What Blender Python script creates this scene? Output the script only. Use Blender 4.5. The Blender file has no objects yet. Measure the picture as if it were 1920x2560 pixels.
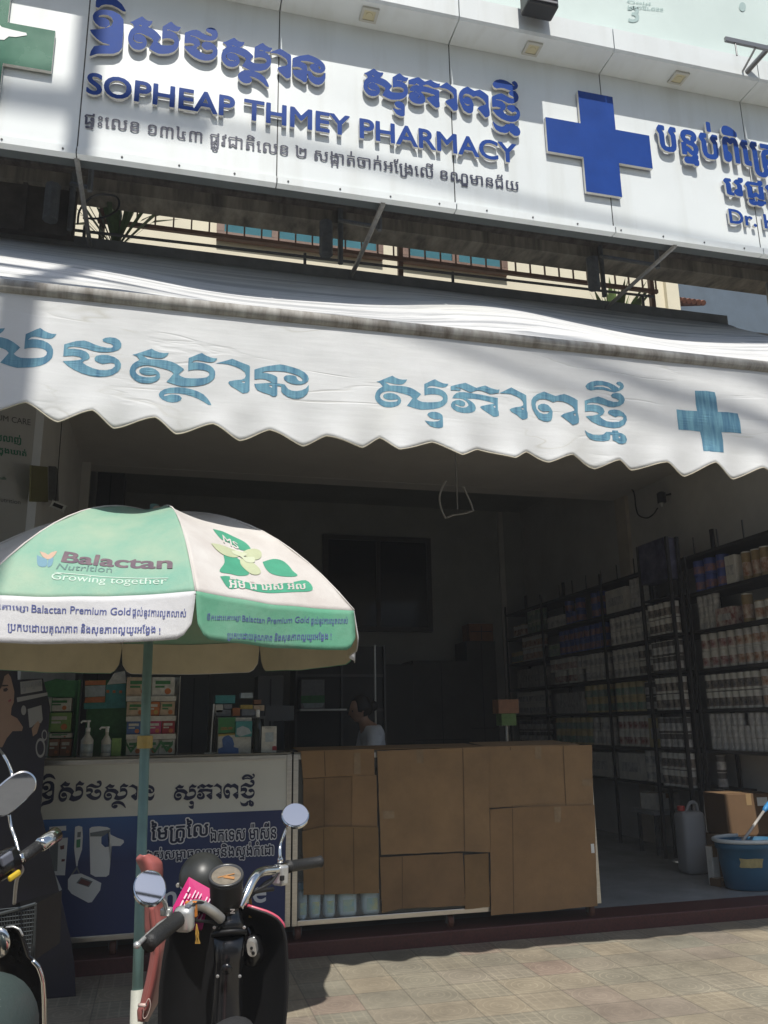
import bpy, bmesh, math, random
import numpy as np
from mathutils import Vector, Matrix, noise

# ------------------------------------------------------------------ camera, sky, sun, exposure
SC = bpy.context.scene
COL = SC.collection
R = math.radians
CAM_H = 1.41
FPX = 2079.4
PITCH, YAW, ROLL = 0.248702, 0.258156, -0.0154358
fwd = Vector((math.sin(YAW)*math.cos(PITCH), math.cos(YAW)*math.cos(PITCH), math.sin(PITCH)))
rgt0 = Vector((math.cos(YAW), -math.sin(YAW), 0))
up0 = rgt0.cross(fwd)
rgt = rgt0*math.cos(ROLL) + up0*math.sin(ROLL)
upv = -rgt0*math.sin(ROLL) + up0*math.cos(ROLL)
CAM = Vector((0, 0, CAM_H))
cd = bpy.data.cameras.new('camera'); cam = bpy.data.objects.new('camera', cd); COL.objects.link(cam)
cd.sensor_fit = 'VERTICAL'; cd.sensor_height = 36; cd.sensor_width = 27
cd.lens = FPX*36/2560
cd.clip_start = 0.05; cd.clip_end = 2000
cam.matrix_world = Matrix(((rgt.x, upv.x, -fwd.x, 0), (rgt.y, upv.y, -fwd.y, 0), (rgt.z, upv.z, -fwd.z, CAM_H), (0, 0, 0, 1)))
SC.camera = cam

SUN_L = Vector((0.08, 1.0, -1.55)).normalized()          # direction the light travels
w = bpy.data.worlds.new('World'); SC.world = w; w.use_nodes = True
nt = w.node_tree
sky = nt.nodes.new('ShaderNodeTexSky'); sky.sky_type = 'NISHITA'; sky.sun_disc = False
sky.sun_elevation = math.asin(-SUN_L.z); sky.sun_rotation = math.atan2(-SUN_L.x, -SUN_L.y)
sky.air_density = 1.2; sky.dust_density = 1.5; sky.ozone_density = 1.0
bg = nt.nodes['Background']; bg.inputs['Strength'].default_value = 0.10
nt.links.new(sky.outputs[0], bg.inputs['Color'])
sl = bpy.data.lights.new('sun', 'SUN'); sl.energy = 4.6; sl.angle = R(0.53); sl.color = (1.0, 0.965, 0.90)
so = bpy.data.objects.new('sun', sl); COL.objects.link(so); so.location = (0, -8, 14)
so.rotation_euler = SUN_L.to_track_quat('-Z', 'Y').to_euler()
SC.view_settings.view_transform = 'Standard'; SC.view_settings.look = 'None'
SC.view_settings.exposure = 0.0; SC.view_settings.gamma = 1.0
SC.cycles.use_denoising = True
SC.cycles.max_bounces = 8; SC.cycles.diffuse_bounces = 5; SC.cycles.glossy_bounces = 4
SC.cycles.transmission_bounces = 6; SC.cycles.caustics_reflective = False; SC.cycles.caustics_refractive = False

# ------------------------------------------------------------------ measuring: a point of the photograph on a real plane
def ray(u, v):
    return rgt*((u-960)/FPX) + upv*(-(v-1280)/FPX) + fwd
def atY(u, v, Y): d = ray(u, v); return CAM + d*(Y/d.y)
def atZ(u, v, z): d = ray(u, v); return CAM + d*((z-CAM_H)/d.z)
def atX(u, v, X): d = ray(u, v); return CAM + d*(X/d.x)
def atD(u, v, dep): return CAM + ray(u, v)*dep
def zm(x0, y0, s): return lambda a, b: (x0+a/s, y0+b/s)
C1, C2, C3, C4, C5, C6, C7, C8 = [zm(x, y, 1659/960) for x, y in ((0,0),(960,0),(0,500),(960,500),(0,1000),(960,1140),(0,1640),(960,1800))]
R1, R2, R3, R4, R5, R7 = zm(320,2000,3.318), zm(300,2230,3.607), zm(0,1900,3.353), zm(0,1660,3.456), zm(480,1640,3.318), zm(0,1000,4.607)
FV = zm(0, 0, 0.86406)

# ------------------------------------------------------------------ materials
def lin(c):
    return tuple((x/12.92 if x <= .04045 else ((x+.055)/1.055)**2.4) for x in c)
MATS = {}
def mat(name, col, rough=.6, metal=0, var=0.0, scale=6, bump=0, bscale=40, col2=None, stretch=None, spec=.5, coat=0, transl=0, emit=0):
    if name in MATS: return MATS[name]
    m = bpy.data.materials.new(name); m.use_nodes = True; n = m.node_tree.nodes; l = m.node_tree.links
    b = n['Principled BSDF']; b.inputs['Roughness'].default_value = rough; b.inputs['Metallic'].default_value = metal
    b.inputs['Specular IOR Level'].default_value = spec
    if coat: b.inputs['Coat Weight'].default_value = coat; b.inputs['Coat Roughness'].default_value = .08
    b.inputs['Base Color'].default_value = (*col, 1)
    tc = n.new('ShaderNodeTexCoord'); mp = n.new('ShaderNodeMapping'); l.new(tc.outputs['Object'], mp.inputs[0])
    if stretch: mp.inputs['Scale'].default_value = stretch
    if var or col2:
        t = n.new('ShaderNodeTexNoise'); t.inputs['Scale'].default_value = scale; t.inputs['Detail'].default_value = 6
        t.inputs['Roughness'].default_value = .65
        l.new(mp.outputs[0], t.inputs['Vector'])
        r = n.new('ShaderNodeValToRGB'); r.color_ramp.elements[0].position = .34; r.color_ramp.elements[1].position = .68
        c2 = col2 if col2 else tuple(min(1, x*(1+var)) for x in col)
        c1 = col if col2 else tuple(x*(1-var) for x in col)
        r.color_ramp.elements[0].color = (*c1, 1); r.color_ramp.elements[1].color = (*c2, 1)
        l.new(t.outputs[0], r.inputs[0]); l.new(r.outputs[0], b.inputs['Base Color'])
        rr = n.new('ShaderNodeMapRange'); rr.inputs[3].default_value = max(0, rough-.08); rr.inputs[4].default_value = min(1, rough+.1)
        l.new(t.outputs[0], rr.inputs[0]); l.new(rr.outputs[0], b.inputs['Roughness'])
    if bump:
        t2 = n.new('ShaderNodeTexNoise'); t2.inputs['Scale'].default_value = bscale; t2.inputs['Detail'].default_value = 5
        l.new(mp.outputs[0], t2.inputs['Vector'])
        bp = n.new('ShaderNodeBump'); bp.inputs['Strength'].default_value = bump; bp.inputs['Distance'].default_value = .01
        l.new(t2.outputs[0], bp.inputs['Height']); l.new(bp.outputs[0], b.inputs['Normal'])
    if transl:
        b.inputs['Transmission Weight'].default_value = 0
        tr = n.new('ShaderNodeBsdfTranslucent'); mx = n.new('ShaderNodeMixShader'); mx.inputs[0].default_value = transl
        src = b.inputs['Base Color'].links[0].from_socket if b.inputs['Base Color'].links else None
        if src: l.new(src, tr.inputs[0])
        else: tr.inputs[0].default_value = (*col, 1)
        l.new(b.outputs[0], mx.inputs[1]); l.new(tr.outputs[0], mx.inputs[2])
        l.new(mx.outputs[0], n['Material Output'].inputs['Surface'])
    MATS[name] = m
    return m
def nodes_of(m): return m.node_tree.nodes, m.node_tree.links, m.node_tree.nodes['Principled BSDF']

# ------------------------------------------------------------------ objects
def tag(o, label=None, cat=None, group=None, kind=None):
    if label: o['label'] = label
    if cat: o['category'] = cat
    if group: o['group'] = group
    if kind: o['kind'] = kind
    return o
def thing(name, loc, label, cat, group=None):
    o = bpy.data.objects.new(name, None); COL.objects.link(o); o.location = loc
    o.empty_display_size = .1
    return tag(o, label, cat, group)
def base_of(p):
    v = Vector(p.location); q = p.parent
    while q is not None:
        v = v + Vector(q.location) + Vector(q.matrix_parent_inverse.translation); q = q.parent
    return v
def link(name, mesh, m=None, parent=None, smooth=False):
    """mesh data is in world coordinates when the parent chain is unrotated"""
    if m is not None and not len(mesh.materials):
        for x in (m if isinstance(m, (list, tuple)) else [m]): mesh.materials.append(x)
    o = bpy.data.objects.new(name, mesh); COL.objects.link(o)
    if smooth:
        for p in mesh.polygons: p.use_smooth = True
    if parent is not None:
        o.parent = parent
        q = parent; off = Vector((0, 0, 0))
        while q is not None:
            off += Vector(q.location) + Vector(q.matrix_parent_inverse.translation); q = q.parent
        o.matrix_parent_inverse = Matrix.Translation(-off)
    return o
def tomesh(bm, name='m'):
    me = bpy.data.meshes.new(name); bmesh.ops.recalc_face_normals(bm, faces=bm.faces); bm.to_mesh(me); bm.free(); return me
def box(bm, x0, x1, y0, y1, z0, z1, bev=0, mi=0):
    r = bmesh.ops.create_cube(bm, size=1)
    vs = r['verts']
    for v in vs:
        v.co = Vector(((x0+x1)/2 + v.co.x*(x1-x0), (y0+y1)/2 + v.co.y*(y1-y0), (z0+z1)/2 + v.co.z*(z1-z0)))
    fs = {f for v in vs for f in v.link_faces}
    for f in fs: f.material_index = mi
    if bev:
        es = {e for v in vs for e in v.link_edges}
        bmesh.ops.bevel(bm, geom=list(es), offset=bev, segments=2, affect='EDGES', profile=.5)
    return vs
def obox(bm, c, ax, ay, az, sx, sy, sz, bev=0):
    """box with its own axes"""
    r = bmesh.ops.create_cube(bm, size=1); vs = r['verts']
    for v in vs:
        v.co = Vector(c) + ax*(v.co.x*sx) + ay*(v.co.y*sy) + az*(v.co.z*sz)
    if bev:
        es = {e for v in vs for e in v.link_edges}
        bmesh.ops.bevel(bm, geom=list(es), offset=bev, segments=2, affect='EDGES', profile=.5)
    return vs
def tube(bm, pts, rad, seg=10, cap=True):
    pts = [Vector(p) for p in pts]
    rads = rad if isinstance(rad, (list, tuple)) else [rad]*len(pts)
    rings = []; prev = None
    for i, p in enumerate(pts):
        d = (pts[min(i+1, len(pts)-1)] - pts[max(i-1, 0)]).normalized()
        if prev is None:
            a = d.orthogonal().normalized()
        else:
            a = (prev - d*prev.dot(d)).normalized()
        prev = a; b = d.cross(a)
        rings.append([bm.verts.new(p + (a*math.cos(2*math.pi*k/seg) + b*math.sin(2*math.pi*k/seg))*rads[i]) for k in range(seg)])
    for i in range(len(rings)-1):
        for k in range(seg):
            bm.faces.new((rings[i][k], rings[i][(k+1) % seg], rings[i+1][(k+1) % seg], rings[i+1][k]))
    if cap:
        bm.faces.new(list(reversed(rings[0]))); bm.faces.new(rings[-1])
def spline(pts, n=6):
    pts = [Vector(p) for p in pts]; out = []
    for i in range(len(pts)-1):
        p0 = pts[max(i-1, 0)]; p1 = pts[i]; p2 = pts[i+1]; p3 = pts[min(i+2, len(pts)-1)]
        for k in range(n):
            t = k/n
            out.append(.5*((2*p1) + (p2-p0)*t + (2*p0-5*p1+4*p2-p3)*t*t + (3*p1-p0-3*p2+p3)*t**3))
    out.append(pts[-1]); return out
def lathe(bm, prof, seg=20, c=(0, 0, 0), ax=Vector((0, 0, 1)), mis=None):
    """prof: list of (radius, height) along ax"""
    c = Vector(c); a = ax.orthogonal().normalized(); b = ax.cross(a); rings = []
    for r, h in prof:
        rings.append([bm.verts.new(c + ax*h + (a*math.cos(2*math.pi*k/seg) + b*math.sin(2*math.pi*k/seg))*max(r, 1e-4)) for k in range(seg)])
    for i in range(len(rings)-1):
        for k in range(seg):
            f = bm.faces.new((rings[i][k], rings[i][(k+1) % seg], rings[i+1][(k+1) % seg], rings[i+1][k]))
            if mis: f.material_index = mis[i]
    f = bm.faces.new(list(reversed(rings[0])));
    if mis: f.material_index = mis[0]
    f = bm.faces.new(rings[-1])
    if mis: f.material_index = mis[-1]
def mesh_box(name, x0, x1, y0, y1, z0, z1, m, parent, bev=0):
    bm = bmesh.new(); box(bm, x0, x1, y0, y1, z0, z1, bev); return link(name, tomesh(bm), m, parent)
def grid(name, fn, nu, nv, m, parent, smooth=True, thick=0):
    bm = bmesh.new(); vs = [[bm.verts.new(fn(i/nu, j/nv)) for i in range(nu+1)] for j in range(nv+1)]
    for j in range(nv):
        for i in range(nu): bm.faces.new((vs[j][i], vs[j][i+1], vs[j+1][i+1], vs[j+1][i]))
    me = bpy.data.meshes.new(name); bm.to_mesh(me); bm.free()
    o = link(name, me, m, parent, smooth)
    if thick:
        s = o.modifiers.new('thickness', 'SOLIDIFY'); s.thickness = thick; s.offset = 0
    return o

# ------------------------------------------------------------------ flat shapes and lettering
def unglyph(cons):
    return [[(q[i]*.004, q[i+1]*.004) for i in range(0, len(q), 2)] for q in cons]
def fill_mesh(polys=None, text=None, extr=0.0, offset=0.0):
    """returns (verts, faces) of a filled shape in its own xy plane"""
    if text is not None:
        c = bpy.data.curves.new('shape', 'FONT'); c.body = text; c.size = 1; c.resolution_u = 4
    else:
        c = bpy.data.curves.new('shape', 'CURVE'); c.dimensions = '2D'; c.fill_mode = 'BOTH'
        for p in polys:
            s = c.splines.new('POLY'); s.points.add(len(p)-1); s.use_cyclic_u = True
            for k, (x, y) in enumerate(p): s.points[k].co = (x, y, 0, 1)
    c.extrude = extr; c.offset = offset
    o = bpy.data.objects.new('shape', c)
    me = bpy.data.meshes.new_from_object(o)
    vs = [tuple(v.co) for v in me.vertices]; fs = [tuple(p.vertices) for p in me.polygons]
    bpy.data.objects.remove(o); bpy.data.curves.remove(c); bpy.data.meshes.remove(me)
    return vs, fs
def field_mesh(segs, off, step, extr=0.0):
    """outline segments grown by off, filled: marching squares over the distance to the outline"""
    S = np.array(segs, dtype=float); x0, y0 = S[:, [0, 2]].min()-off-step*1.5, S[:, [1, 3]].min()-off-step*1.5
    nx = int((S[:, [0, 2]].max()+off+step*1.5-x0)/step)+2; ny = int((S[:, [1, 3]].max()+off+step*1.5-y0)/step)+2
    X, Y = np.meshgrid(x0+np.arange(nx)*step, y0+np.arange(ny)*step); px, py = X.ravel(), Y.ravel()
    D = np.full(px.shape, 1e9); W = np.zeros(px.shape)
    for ax, ay, bx, by in S:
        dx, dy = bx-ax, by-ay; L = dx*dx+dy*dy
        if L == 0: continue
        t = np.clip(((px-ax)*dx+(py-ay)*dy)/L, 0, 1); D = np.minimum(D, (px-ax-t*dx)**2+(py-ay-t*dy)**2)
        if dy != 0:
            hit = ((ay <= py) & (by > py)) | ((by <= py) & (ay > py)); xc = ax+(py-ay)/dy*dx
            W += np.where(hit & (xc > px), 1 if dy > 0 else -1, 0)
    sd = (np.where(W != 0, -1, 1)*np.sqrt(D)-off).reshape(ny, nx)
    ins = sd < 0; V = []; key = {}; F = []
    def vert(k, x, y):
        if k not in key: key[k] = len(V); V.append((x, y, 0.0))
        return key[k]
    some = ins[:-1, :-1] | ins[1:, :-1] | ins[:-1, 1:] | ins[1:, 1:]
    for j, i in zip(*np.nonzero(some)):
        cs = ((j, i), (j, i+1), (j+1, i+1), (j+1, i)); poly = []
        for q in range(4):
            a, b = cs[q], cs[(q+1) % 4]; sa, sb = sd[a], sd[b]
            if sa < 0: poly.append(vert(a, x0+a[1]*step, y0+a[0]*step))
            if (sa < 0) != (sb < 0):
                t = sa/(sa-sb); poly.append(vert((min(a, b), max(a, b)), x0+(a[1]+(b[1]-a[1])*t)*step, y0+(a[0]+(b[0]-a[0])*t)*step))
        if len(poly) > 2: F.append(tuple(poly))
    if extr:
        n = len(V); edge = {}
        for f in F:
            for q in range(len(f)): edge[(f[q], f[(q+1) % len(f)])] = 1
        sides = [(b, a, a+n, b+n) for a, b in edge if (b, a) not in edge]
        V = [(x, y, extr) for x, y, _ in V]+[(x, y, -extr) for x, y, _ in V]
        F = F+sides
    return V, F
def outline_of(src):
    V, F = src; edge = {}
    for f in F:
        for q in range(len(f)): edge[(f[q], f[(q+1) % len(f)])] = 1
    return [(*V[a][:2], *V[b][:2]) for a, b in edge if (b, a) not in edge]
def bold(text, off, step=.02, extr=0.0):
    return field_mesh(outline_of(fill_mesh(text=text)), off, step, extr)
_gc = {}
def khmer(key, extr=0.0, offset=0.0, step=.025):
    wd, seq = LAYOUT[key]; V = []; Fs = []
    for n, (g, x, y) in enumerate(seq):
        kk = (g, extr, offset, step)
        if kk not in _gc:
            segs = [(*c[i-1], *c[i]) for c in unglyph(GLYPHS[g]) for i in range(len(c))]
            _gc[kk] = field_mesh(segs, offset, step, extr)
        vs, fs = _gc[kk]; b = len(V)
        V += [(a+x/1000, c+y/1000, d + (n % 3)*.006) for a, c, d in vs]; Fs += [tuple(b+i for i in f) for f in fs]
    return V, Fs
def join(*parts):
    V = []; Fs = []
    for (vs, fs), dx in parts:
        b = len(V); V += [(x+dx, y, z) for x, y, z in vs]; Fs += [tuple(b+i for i in f) for f in fs]
    return V, Fs
def bbox(V):
    xs = [v[0] for v in V]; ys = [v[1] for v in V]; return min(xs), max(xs), min(ys), max(ys)
def decal(name, src, fmap, m, parent, refine=0, side=None):
    """src (verts, faces); fmap(s, t, d) -> world, s and t run 0..1 over the shape's own box, d is its depth"""
    V, Fs = src; x0, x1, y0, y1 = bbox(V)
    bm = bmesh.new()
    vs = [bm.verts.new(((x-x0)/(x1-x0), (y-y0)/(y1-y0), d)) for x, y, d in V]
    for f in Fs:
        try: bm.faces.new([vs[i] for i in f])
        except ValueError: pass
    if refine:
        for _ in range(4):
            es = [e for e in bm.edges if (e.verts[0].co.xy - e.verts[1].co.xy).length > refine]
            if not es: break
            bmesh.ops.subdivide_edges(bm, edges=es, cuts=1); bmesh.ops.triangulate(bm, faces=[f for f in bm.faces if len(f.verts) > 3])
    bm.normal_update()
    if side is not None:
        for f in bm.faces:
            if abs(f.normal.z) < .5: f.material_index = 1
    for v in bm.verts: v.co = fmap(v.co.x, v.co.y, v.co.z)
    me = bpy.data.meshes.new(name); bm.to_mesh(me); bm.free()
    return link(name, me, [m, side] if side is not None else m, parent)
def quad(p00, p10, p01, p11, nrm, off=.004):
    p00, p10, p01, p11 = [Vector(p) for p in (p00, p10, p01, p11)]; nrm = Vector(nrm).normalized()
    def f(s, t, d): return (p00*(1-s)+p10*s)*(1-t) + (p01*(1-s)+p11*s)*t + nrm*(off+d)
    return f
def rectY(x0, x1, z0, z1, Y, off=.004): return quad((x0, Y, z0), (x1, Y, z0), (x0, Y, z1), (x1, Y, z1), (0, -1, 0), off)
def quadY(pts, Y, off=.004):
    """four photo points: lower left, lower right, upper left, upper right on the plane Y"""
    return quad(*[atY(*p, Y) for p in pts], (0, -1, 0), off)
def pixpoly(zf, pts, proj): return [proj(*zf(a, b)) for a, b in pts]
def flatY(name, zf, polys, Y, m, parent, off=.004, extr=0, side=None, refine=0):
    """outlines read off the photo, laid on the plane Y"""
    P = [[(q.x, q.z) for q in pixpoly(zf, pts, lambda u, v: atY(u, v, Y))] for pts in polys]
    V, Fs = fill_mesh(polys=P, extr=extr); x0, x1, y0, y1 = bbox(V)
    return decal(name, (V, Fs), rectY(x0, x1, y0, y1, Y, off), m, parent, side=side, refine=refine)
def board(name, P, Y, thick, m, parent):
    """an outline (x, z) on the plane Y with real thickness behind it"""
    V, Fs = fill_mesh(polys=[P], extr=thick/2); bm = bmesh.new(); vs = [bm.verts.new((x, Y+thick/2-d, z)) for x, z, d in V]
    for f in Fs: bm.faces.new([vs[i] for i in f])
    return link(name, tomesh(bm), m, parent)
# outlines of small Khmer letters: x, y pairs, 250 units to the em, one list per contour
GLYPHS = [
[[24,130,24,146,134,146,134,130],[24,0,24,73,26,85,31,95,38,103,49,108,63,112,80,113,96,112,110,108,121,103,128,95,133,85,134,73,134,0,112,0,112,73,110,83,104,90,94,95,80,96,66,95,56,90,50,83,48,73,48,0]],
[[79,0,61,1,47,5,37,11,30,19,26,29,24,40,24,72,68,78,87,82,100,88,109,97,111,109,109,118,104,124,94,128,79,130,64,128,54,125,49,119,47,114,48,110,50,107,60,105,60,88,49,88,40,89,32,93,26,101,24,111,26,120,30,128,37,136,47,141,61,145,79,146,98,145,112,141,122,135,129,128,133,119,134,110,132,97,127,86,118,78,105,70,89,65,69,61,48,58,48,40,49,30,55,22,64,18,79,17,94,18,104,22,109,30,111,40,111,58,134,58,134,40,133,29,129,19,122,11,112,5,98,1]],
[[24,130,24,146,134,146,134,130],[24,0,24,73,26,85,31,95,38,103,49,108,63,112,79,113,96,112,110,108,120,103,128,95,133,85,134,73,134,0,111,0,111,73,109,83,103,90,93,94,79,96,65,94,55,90,49,83,47,73,47,39,57,46,63,48,70,49,86,49,86,32,73,32,62,31,55,26,51,20,47,10,47,0]],
[[24,40,24,122,23,126,17,129,7,130,7,146,37,146,43,143,46,139,48,134,48,40,49,30,55,22,64,18,76,17,89,18,98,22,103,30,105,40,105,93,128,93,128,40,130,30,135,22,144,18,156,17,169,18,178,22,183,30,184,40,184,95,208,95,208,40,206,27,202,18,195,10,185,4,172,1,156,0,144,1,133,3,124,7,117,12,106,5,93,1,76,0,61,1,48,4,38,10,30,18,26,27],[184,90,184,98,168,119,167,123,170,129,177,139,183,146,214,146,214,130,183,130,208,102,208,90],[105,90,105,98,89,119,88,123,91,129,98,139,104,146,134,146,134,130,104,130,128,102,128,90]],
[[24,0,24,68,18,71,12,71,12,88,30,88,38,87,43,84,46,78,47,70,47,20,80,50,111,20,111,85,110,91,108,96,100,104,82,98,65,96,54,97,44,99,36,103,30,109,26,117,24,127,24,168,47,168,47,127,48,121,52,117,57,114,65,112,73,113,84,116,78,122,76,131,78,140,81,144,91,149,98,150,105,149,111,147,115,144,118,140,121,130,120,122,115,116,126,109,130,104,134,93,134,0,108,0,80,26,51,0]],
[[129,50,128,27,123,18,116,10,105,4,91,1,74,0,58,1,44,4,33,10,26,18,21,27,20,40,20,96,10,109,7,116,8,121,16,133,26,146,129,146,129,130,27,130,24,126,25,121,28,116,34,110,42,100,42,40,44,30,50,22,60,18,74,17,88,18,98,22,104,30,106,40,106,50],[129,50,106,50,106,61,98,62,86,67,79,77,78,84,80,95,87,103,97,108,109,110,117,109,124,106,128,101,129,95],[106,78,106,93,100,92,96,90,95,86,96,82,98,80]],
[[24,0,24,96,13,113,12,116,13,121,21,133,32,146,101,146,108,148,111,150,111,168,134,168,134,146,131,140,127,135,122,132,114,130,32,130,29,126,31,120,37,112,48,100,48,20,80,50,111,20,111,113,134,113,134,0,108,0,80,26,51,0]],
[[288,95,288,40,287,28,283,18,276,10,266,4,253,1,237,0,225,1,214,3,205,7,198,12,190,7,181,3,170,1,157,0,141,1,128,4,118,10,111,18,107,27,105,40,105,107,103,117,98,124,89,128,76,130,64,128,55,124,49,117,48,107,48,57,24,57,24,107,26,119,30,129,38,137,48,142,60,145,76,146,92,145,105,142,115,137,122,129,127,119,128,107,128,40,130,30,135,22,144,18,166,17,173,19,179,22,183,27,185,33,186,40,186,95,209,95,209,40,210,33,212,27,216,22,222,19,229,17,246,17,253,19,258,22,262,27,265,33,266,40,266,95],[24,62,48,62,48,55,55,54,61,52,66,48,70,43,73,37,74,28,72,17,66,8,58,2,48,0,41,0,35,1,29,4,26,8,24,15],[48,17,54,18,57,22,58,32,56,35,48,38],[266,90,266,98,249,119,248,123,251,129,258,139,264,146,294,146,294,130,264,130,288,102,288,90],[186,90,186,98,170,119,169,123,172,129,179,139,185,146,215,146,215,130,185,130,209,102,209,90]],
[[171,-61,154,-59,139,-53,118,-42,92,-37,73,-36,24,-36,24,-22,73,-22,98,-23,118,-27,127,-30,147,-41,159,-45,171,-46,181,-45,187,-41,190,-35,192,-27,174,-27,174,-12,214,-12,214,-18,212,-30,208,-41,202,-49,194,-56,183,-60],[126,133,141,143,152,147,165,148,182,146,195,142,204,136,209,128,212,118,214,107,214,0,190,0,190,107,189,117,184,125,175,129,162,131,152,130,145,128,132,119],[24,58,24,113,25,122,27,130,36,142,44,145,60,146,66,143,73,138,79,131,80,131,93,143,101,146,118,145,124,142,129,136,132,130,134,122,134,0,111,0,111,120,109,124,106,127,102,128,96,126,90,121,85,115,79,113,74,115,63,126,56,128,52,127,48,120,48,58],[24,62,48,62,48,55,55,54,61,52,66,48,70,43,73,37,74,28,72,17,66,8,58,2,48,0,41,0,35,1,29,4,26,8,24,15],[48,17,54,18,57,22,58,32,56,35,48,38]],
[[24,118,24,152,47,152,47,134,98,134,108,136,111,140,111,168,134,168,134,133,132,128,128,123,122,120,114,118],[24,0,24,100,48,100,48,20,80,50,111,20,111,100,134,100,134,0,108,0,80,26,51,0]],
[[24,59,24,107,26,119,30,129,37,137,47,142,60,145,76,146,91,145,104,142,114,137,121,129,125,119,127,107,127,20,155,46,183,20,183,107,184,119,189,129,196,137,206,142,219,145,234,146,250,145,263,142,273,137,280,129,284,119,286,107,286,0,262,0,262,107,261,117,255,124,247,128,234,130,222,128,213,124,208,117,206,107,206,0,180,0,155,22,130,0,104,0,104,107,102,117,97,124,88,128,76,130,63,128,54,124,49,117,48,107,48,59],[24,62,48,62,48,55,55,54,61,52,66,48,70,43,73,37,74,28,72,17,66,8,58,2,48,0,41,0,35,1,29,4,26,8,24,15],[48,17,54,18,57,22,58,32,56,35,48,38]],
[[24,130,24,146,134,146,134,130],[24,62,48,62,48,55,55,54,61,52,66,48,70,43,73,37,74,28,72,17,66,8,58,2,48,0,41,0,35,1,29,4,26,8,24,15],[48,17,54,18,57,22,58,32,56,35,48,38],[24,57,24,73,31,95,49,108,79,113,110,108,128,95,134,73,134,0,111,0,111,73,109,83,103,90,93,94,79,96,65,94,55,90,49,83,48,73,48,57],[24,62,48,62,48,55,55,54,61,52,66,48,70,43,73,37,74,28,72,17,66,8,58,2,48,0,41,0,35,1,29,4,26,8,24,15],[48,17,54,18,57,22,58,32,56,35,48,38]],
[[74,0,59,1,47,4,38,10,31,18,27,27,26,40,26,58,49,58,49,40,51,30,55,22,63,18,74,17,85,18,93,22,98,30,99,40,99,59,74,63,54,69,39,76,28,84,22,94,20,107,21,118,25,127,32,135,42,141,57,145,75,146,93,145,107,141,118,135,124,128,128,119,130,110,130,104,107,104,107,110,105,118,100,124,90,128,75,130,60,128,50,124,45,117,43,107,44,99,49,92,56,87,67,82,100,76,102,80,110,85,114,86,123,84,128,78,130,72,129,66,127,62,122,58,122,40,121,27,117,18,110,10,101,4,89,1]],
[[134,54,134,0,108,0,80,26,51,0,24,0,24,96,13,113,12,116,13,121,25,139,32,146,134,146,134,130,32,130,29,126,31,120,37,112,48,100,48,20,80,50,111,20,111,54],[134,50,111,50,111,61,103,62,96,64,91,67,84,77,83,84,86,95,92,103,102,108,114,110,122,109,129,106,133,101,134,95],[111,78,111,93,105,92,101,90,100,86,101,82,103,80]],
[[24,0,24,62,47,62,47,43,56,42,63,40,74,35,82,29,90,21,95,18,100,17,106,19,109,21,112,25,114,37,113,44,111,49,108,53,103,57,90,61,74,64,50,72,41,77,34,83,29,90,26,98,24,107,26,118,30,127,37,135,47,141,61,145,79,146,98,145,112,142,122,137,129,130,133,122,134,114,133,107,131,101,127,96,120,92,112,89,99,88,99,103,106,104,110,108,111,115,108,122,99,128,81,130,65,128,55,124,49,117,47,107,48,100,52,94,58,88,67,84,106,74,117,70,126,63,132,56,136,47,137,37,135,26,132,17,126,10,118,4,109,1,100,0,92,1,85,4,65,20,57,24,47,26,47,0]],
[[48,93,48,40,49,30,55,22,65,18,79,17,93,18,103,22,109,30,111,40,111,93,134,93,134,40,128,18,110,4,79,0,49,4,31,18,24,40,24,93],[111,90,111,98,95,119,94,123,97,129,104,139,110,146,140,146,140,130,110,130,134,102,134,90],[24,90,24,98,8,119,7,123,10,129,17,139,23,146,54,146,54,130,23,130,48,102,48,90]],
[[134,54,134,0,108,0,80,26,51,0,24,0,24,96,13,113,12,116,13,121,21,133,32,146,104,146,109,148,111,150,111,168,134,168,134,152,133,142,128,135,119,131,105,130,32,130,29,126,31,120,37,112,48,100,48,20,80,50,111,20,111,54],[134,50,111,50,111,61,103,62,96,64,91,67,84,77,83,84,86,95,92,103,102,108,114,110,122,109,129,106,133,101,134,95],[111,78,111,93,105,92,101,90,100,86,101,82,103,80]],
[[24,58,24,113,25,122,27,130,36,142,44,145,60,146,66,143,73,138,79,131,80,131,93,143,101,146,118,145,124,142,129,136,132,130,134,122,134,0,111,0,111,120,109,124,106,127,102,128,96,126,90,121,85,115,79,113,74,115,63,126,56,128,52,127,48,120,48,58],[24,62,48,62,48,55,55,54,61,52,66,48,70,43,73,37,74,28,72,17,66,8,58,2,48,0,41,0,35,1,29,4,26,8,24,15],[48,17,54,18,57,22,58,32,56,35,48,38]],
[[24,130,24,146,134,146,134,130],[31,-1,21,1,14,6,8,14,5,26,18,31,21,25,24,22,28,20,32,22,33,26,31,39,27,54,24,70,26,82,31,93,38,101,49,108,63,111,79,113,96,112,110,108,120,103,128,95,133,85,134,73,134,0,111,0,111,73,109,83,103,90,93,94,79,96,65,94,55,88,49,80,47,70,50,56,54,43,56,26,55,18,53,11,49,5,44,2,38,0]],
[[40,65,40,82,119,82,119,65],[48,93,48,40,49,30,55,22,65,18,79,17,93,18,103,22,109,30,111,40,111,93,134,93,134,40,128,18,110,4,79,0,49,4,31,18,24,40,24,93],[111,90,111,98,95,119,94,123,97,129,104,139,110,146,140,146,140,130,110,130,134,102,134,90],[24,90,24,98,8,119,7,123,10,129,17,139,23,146,54,146,54,130,23,130,48,102,48,90]],
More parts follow.
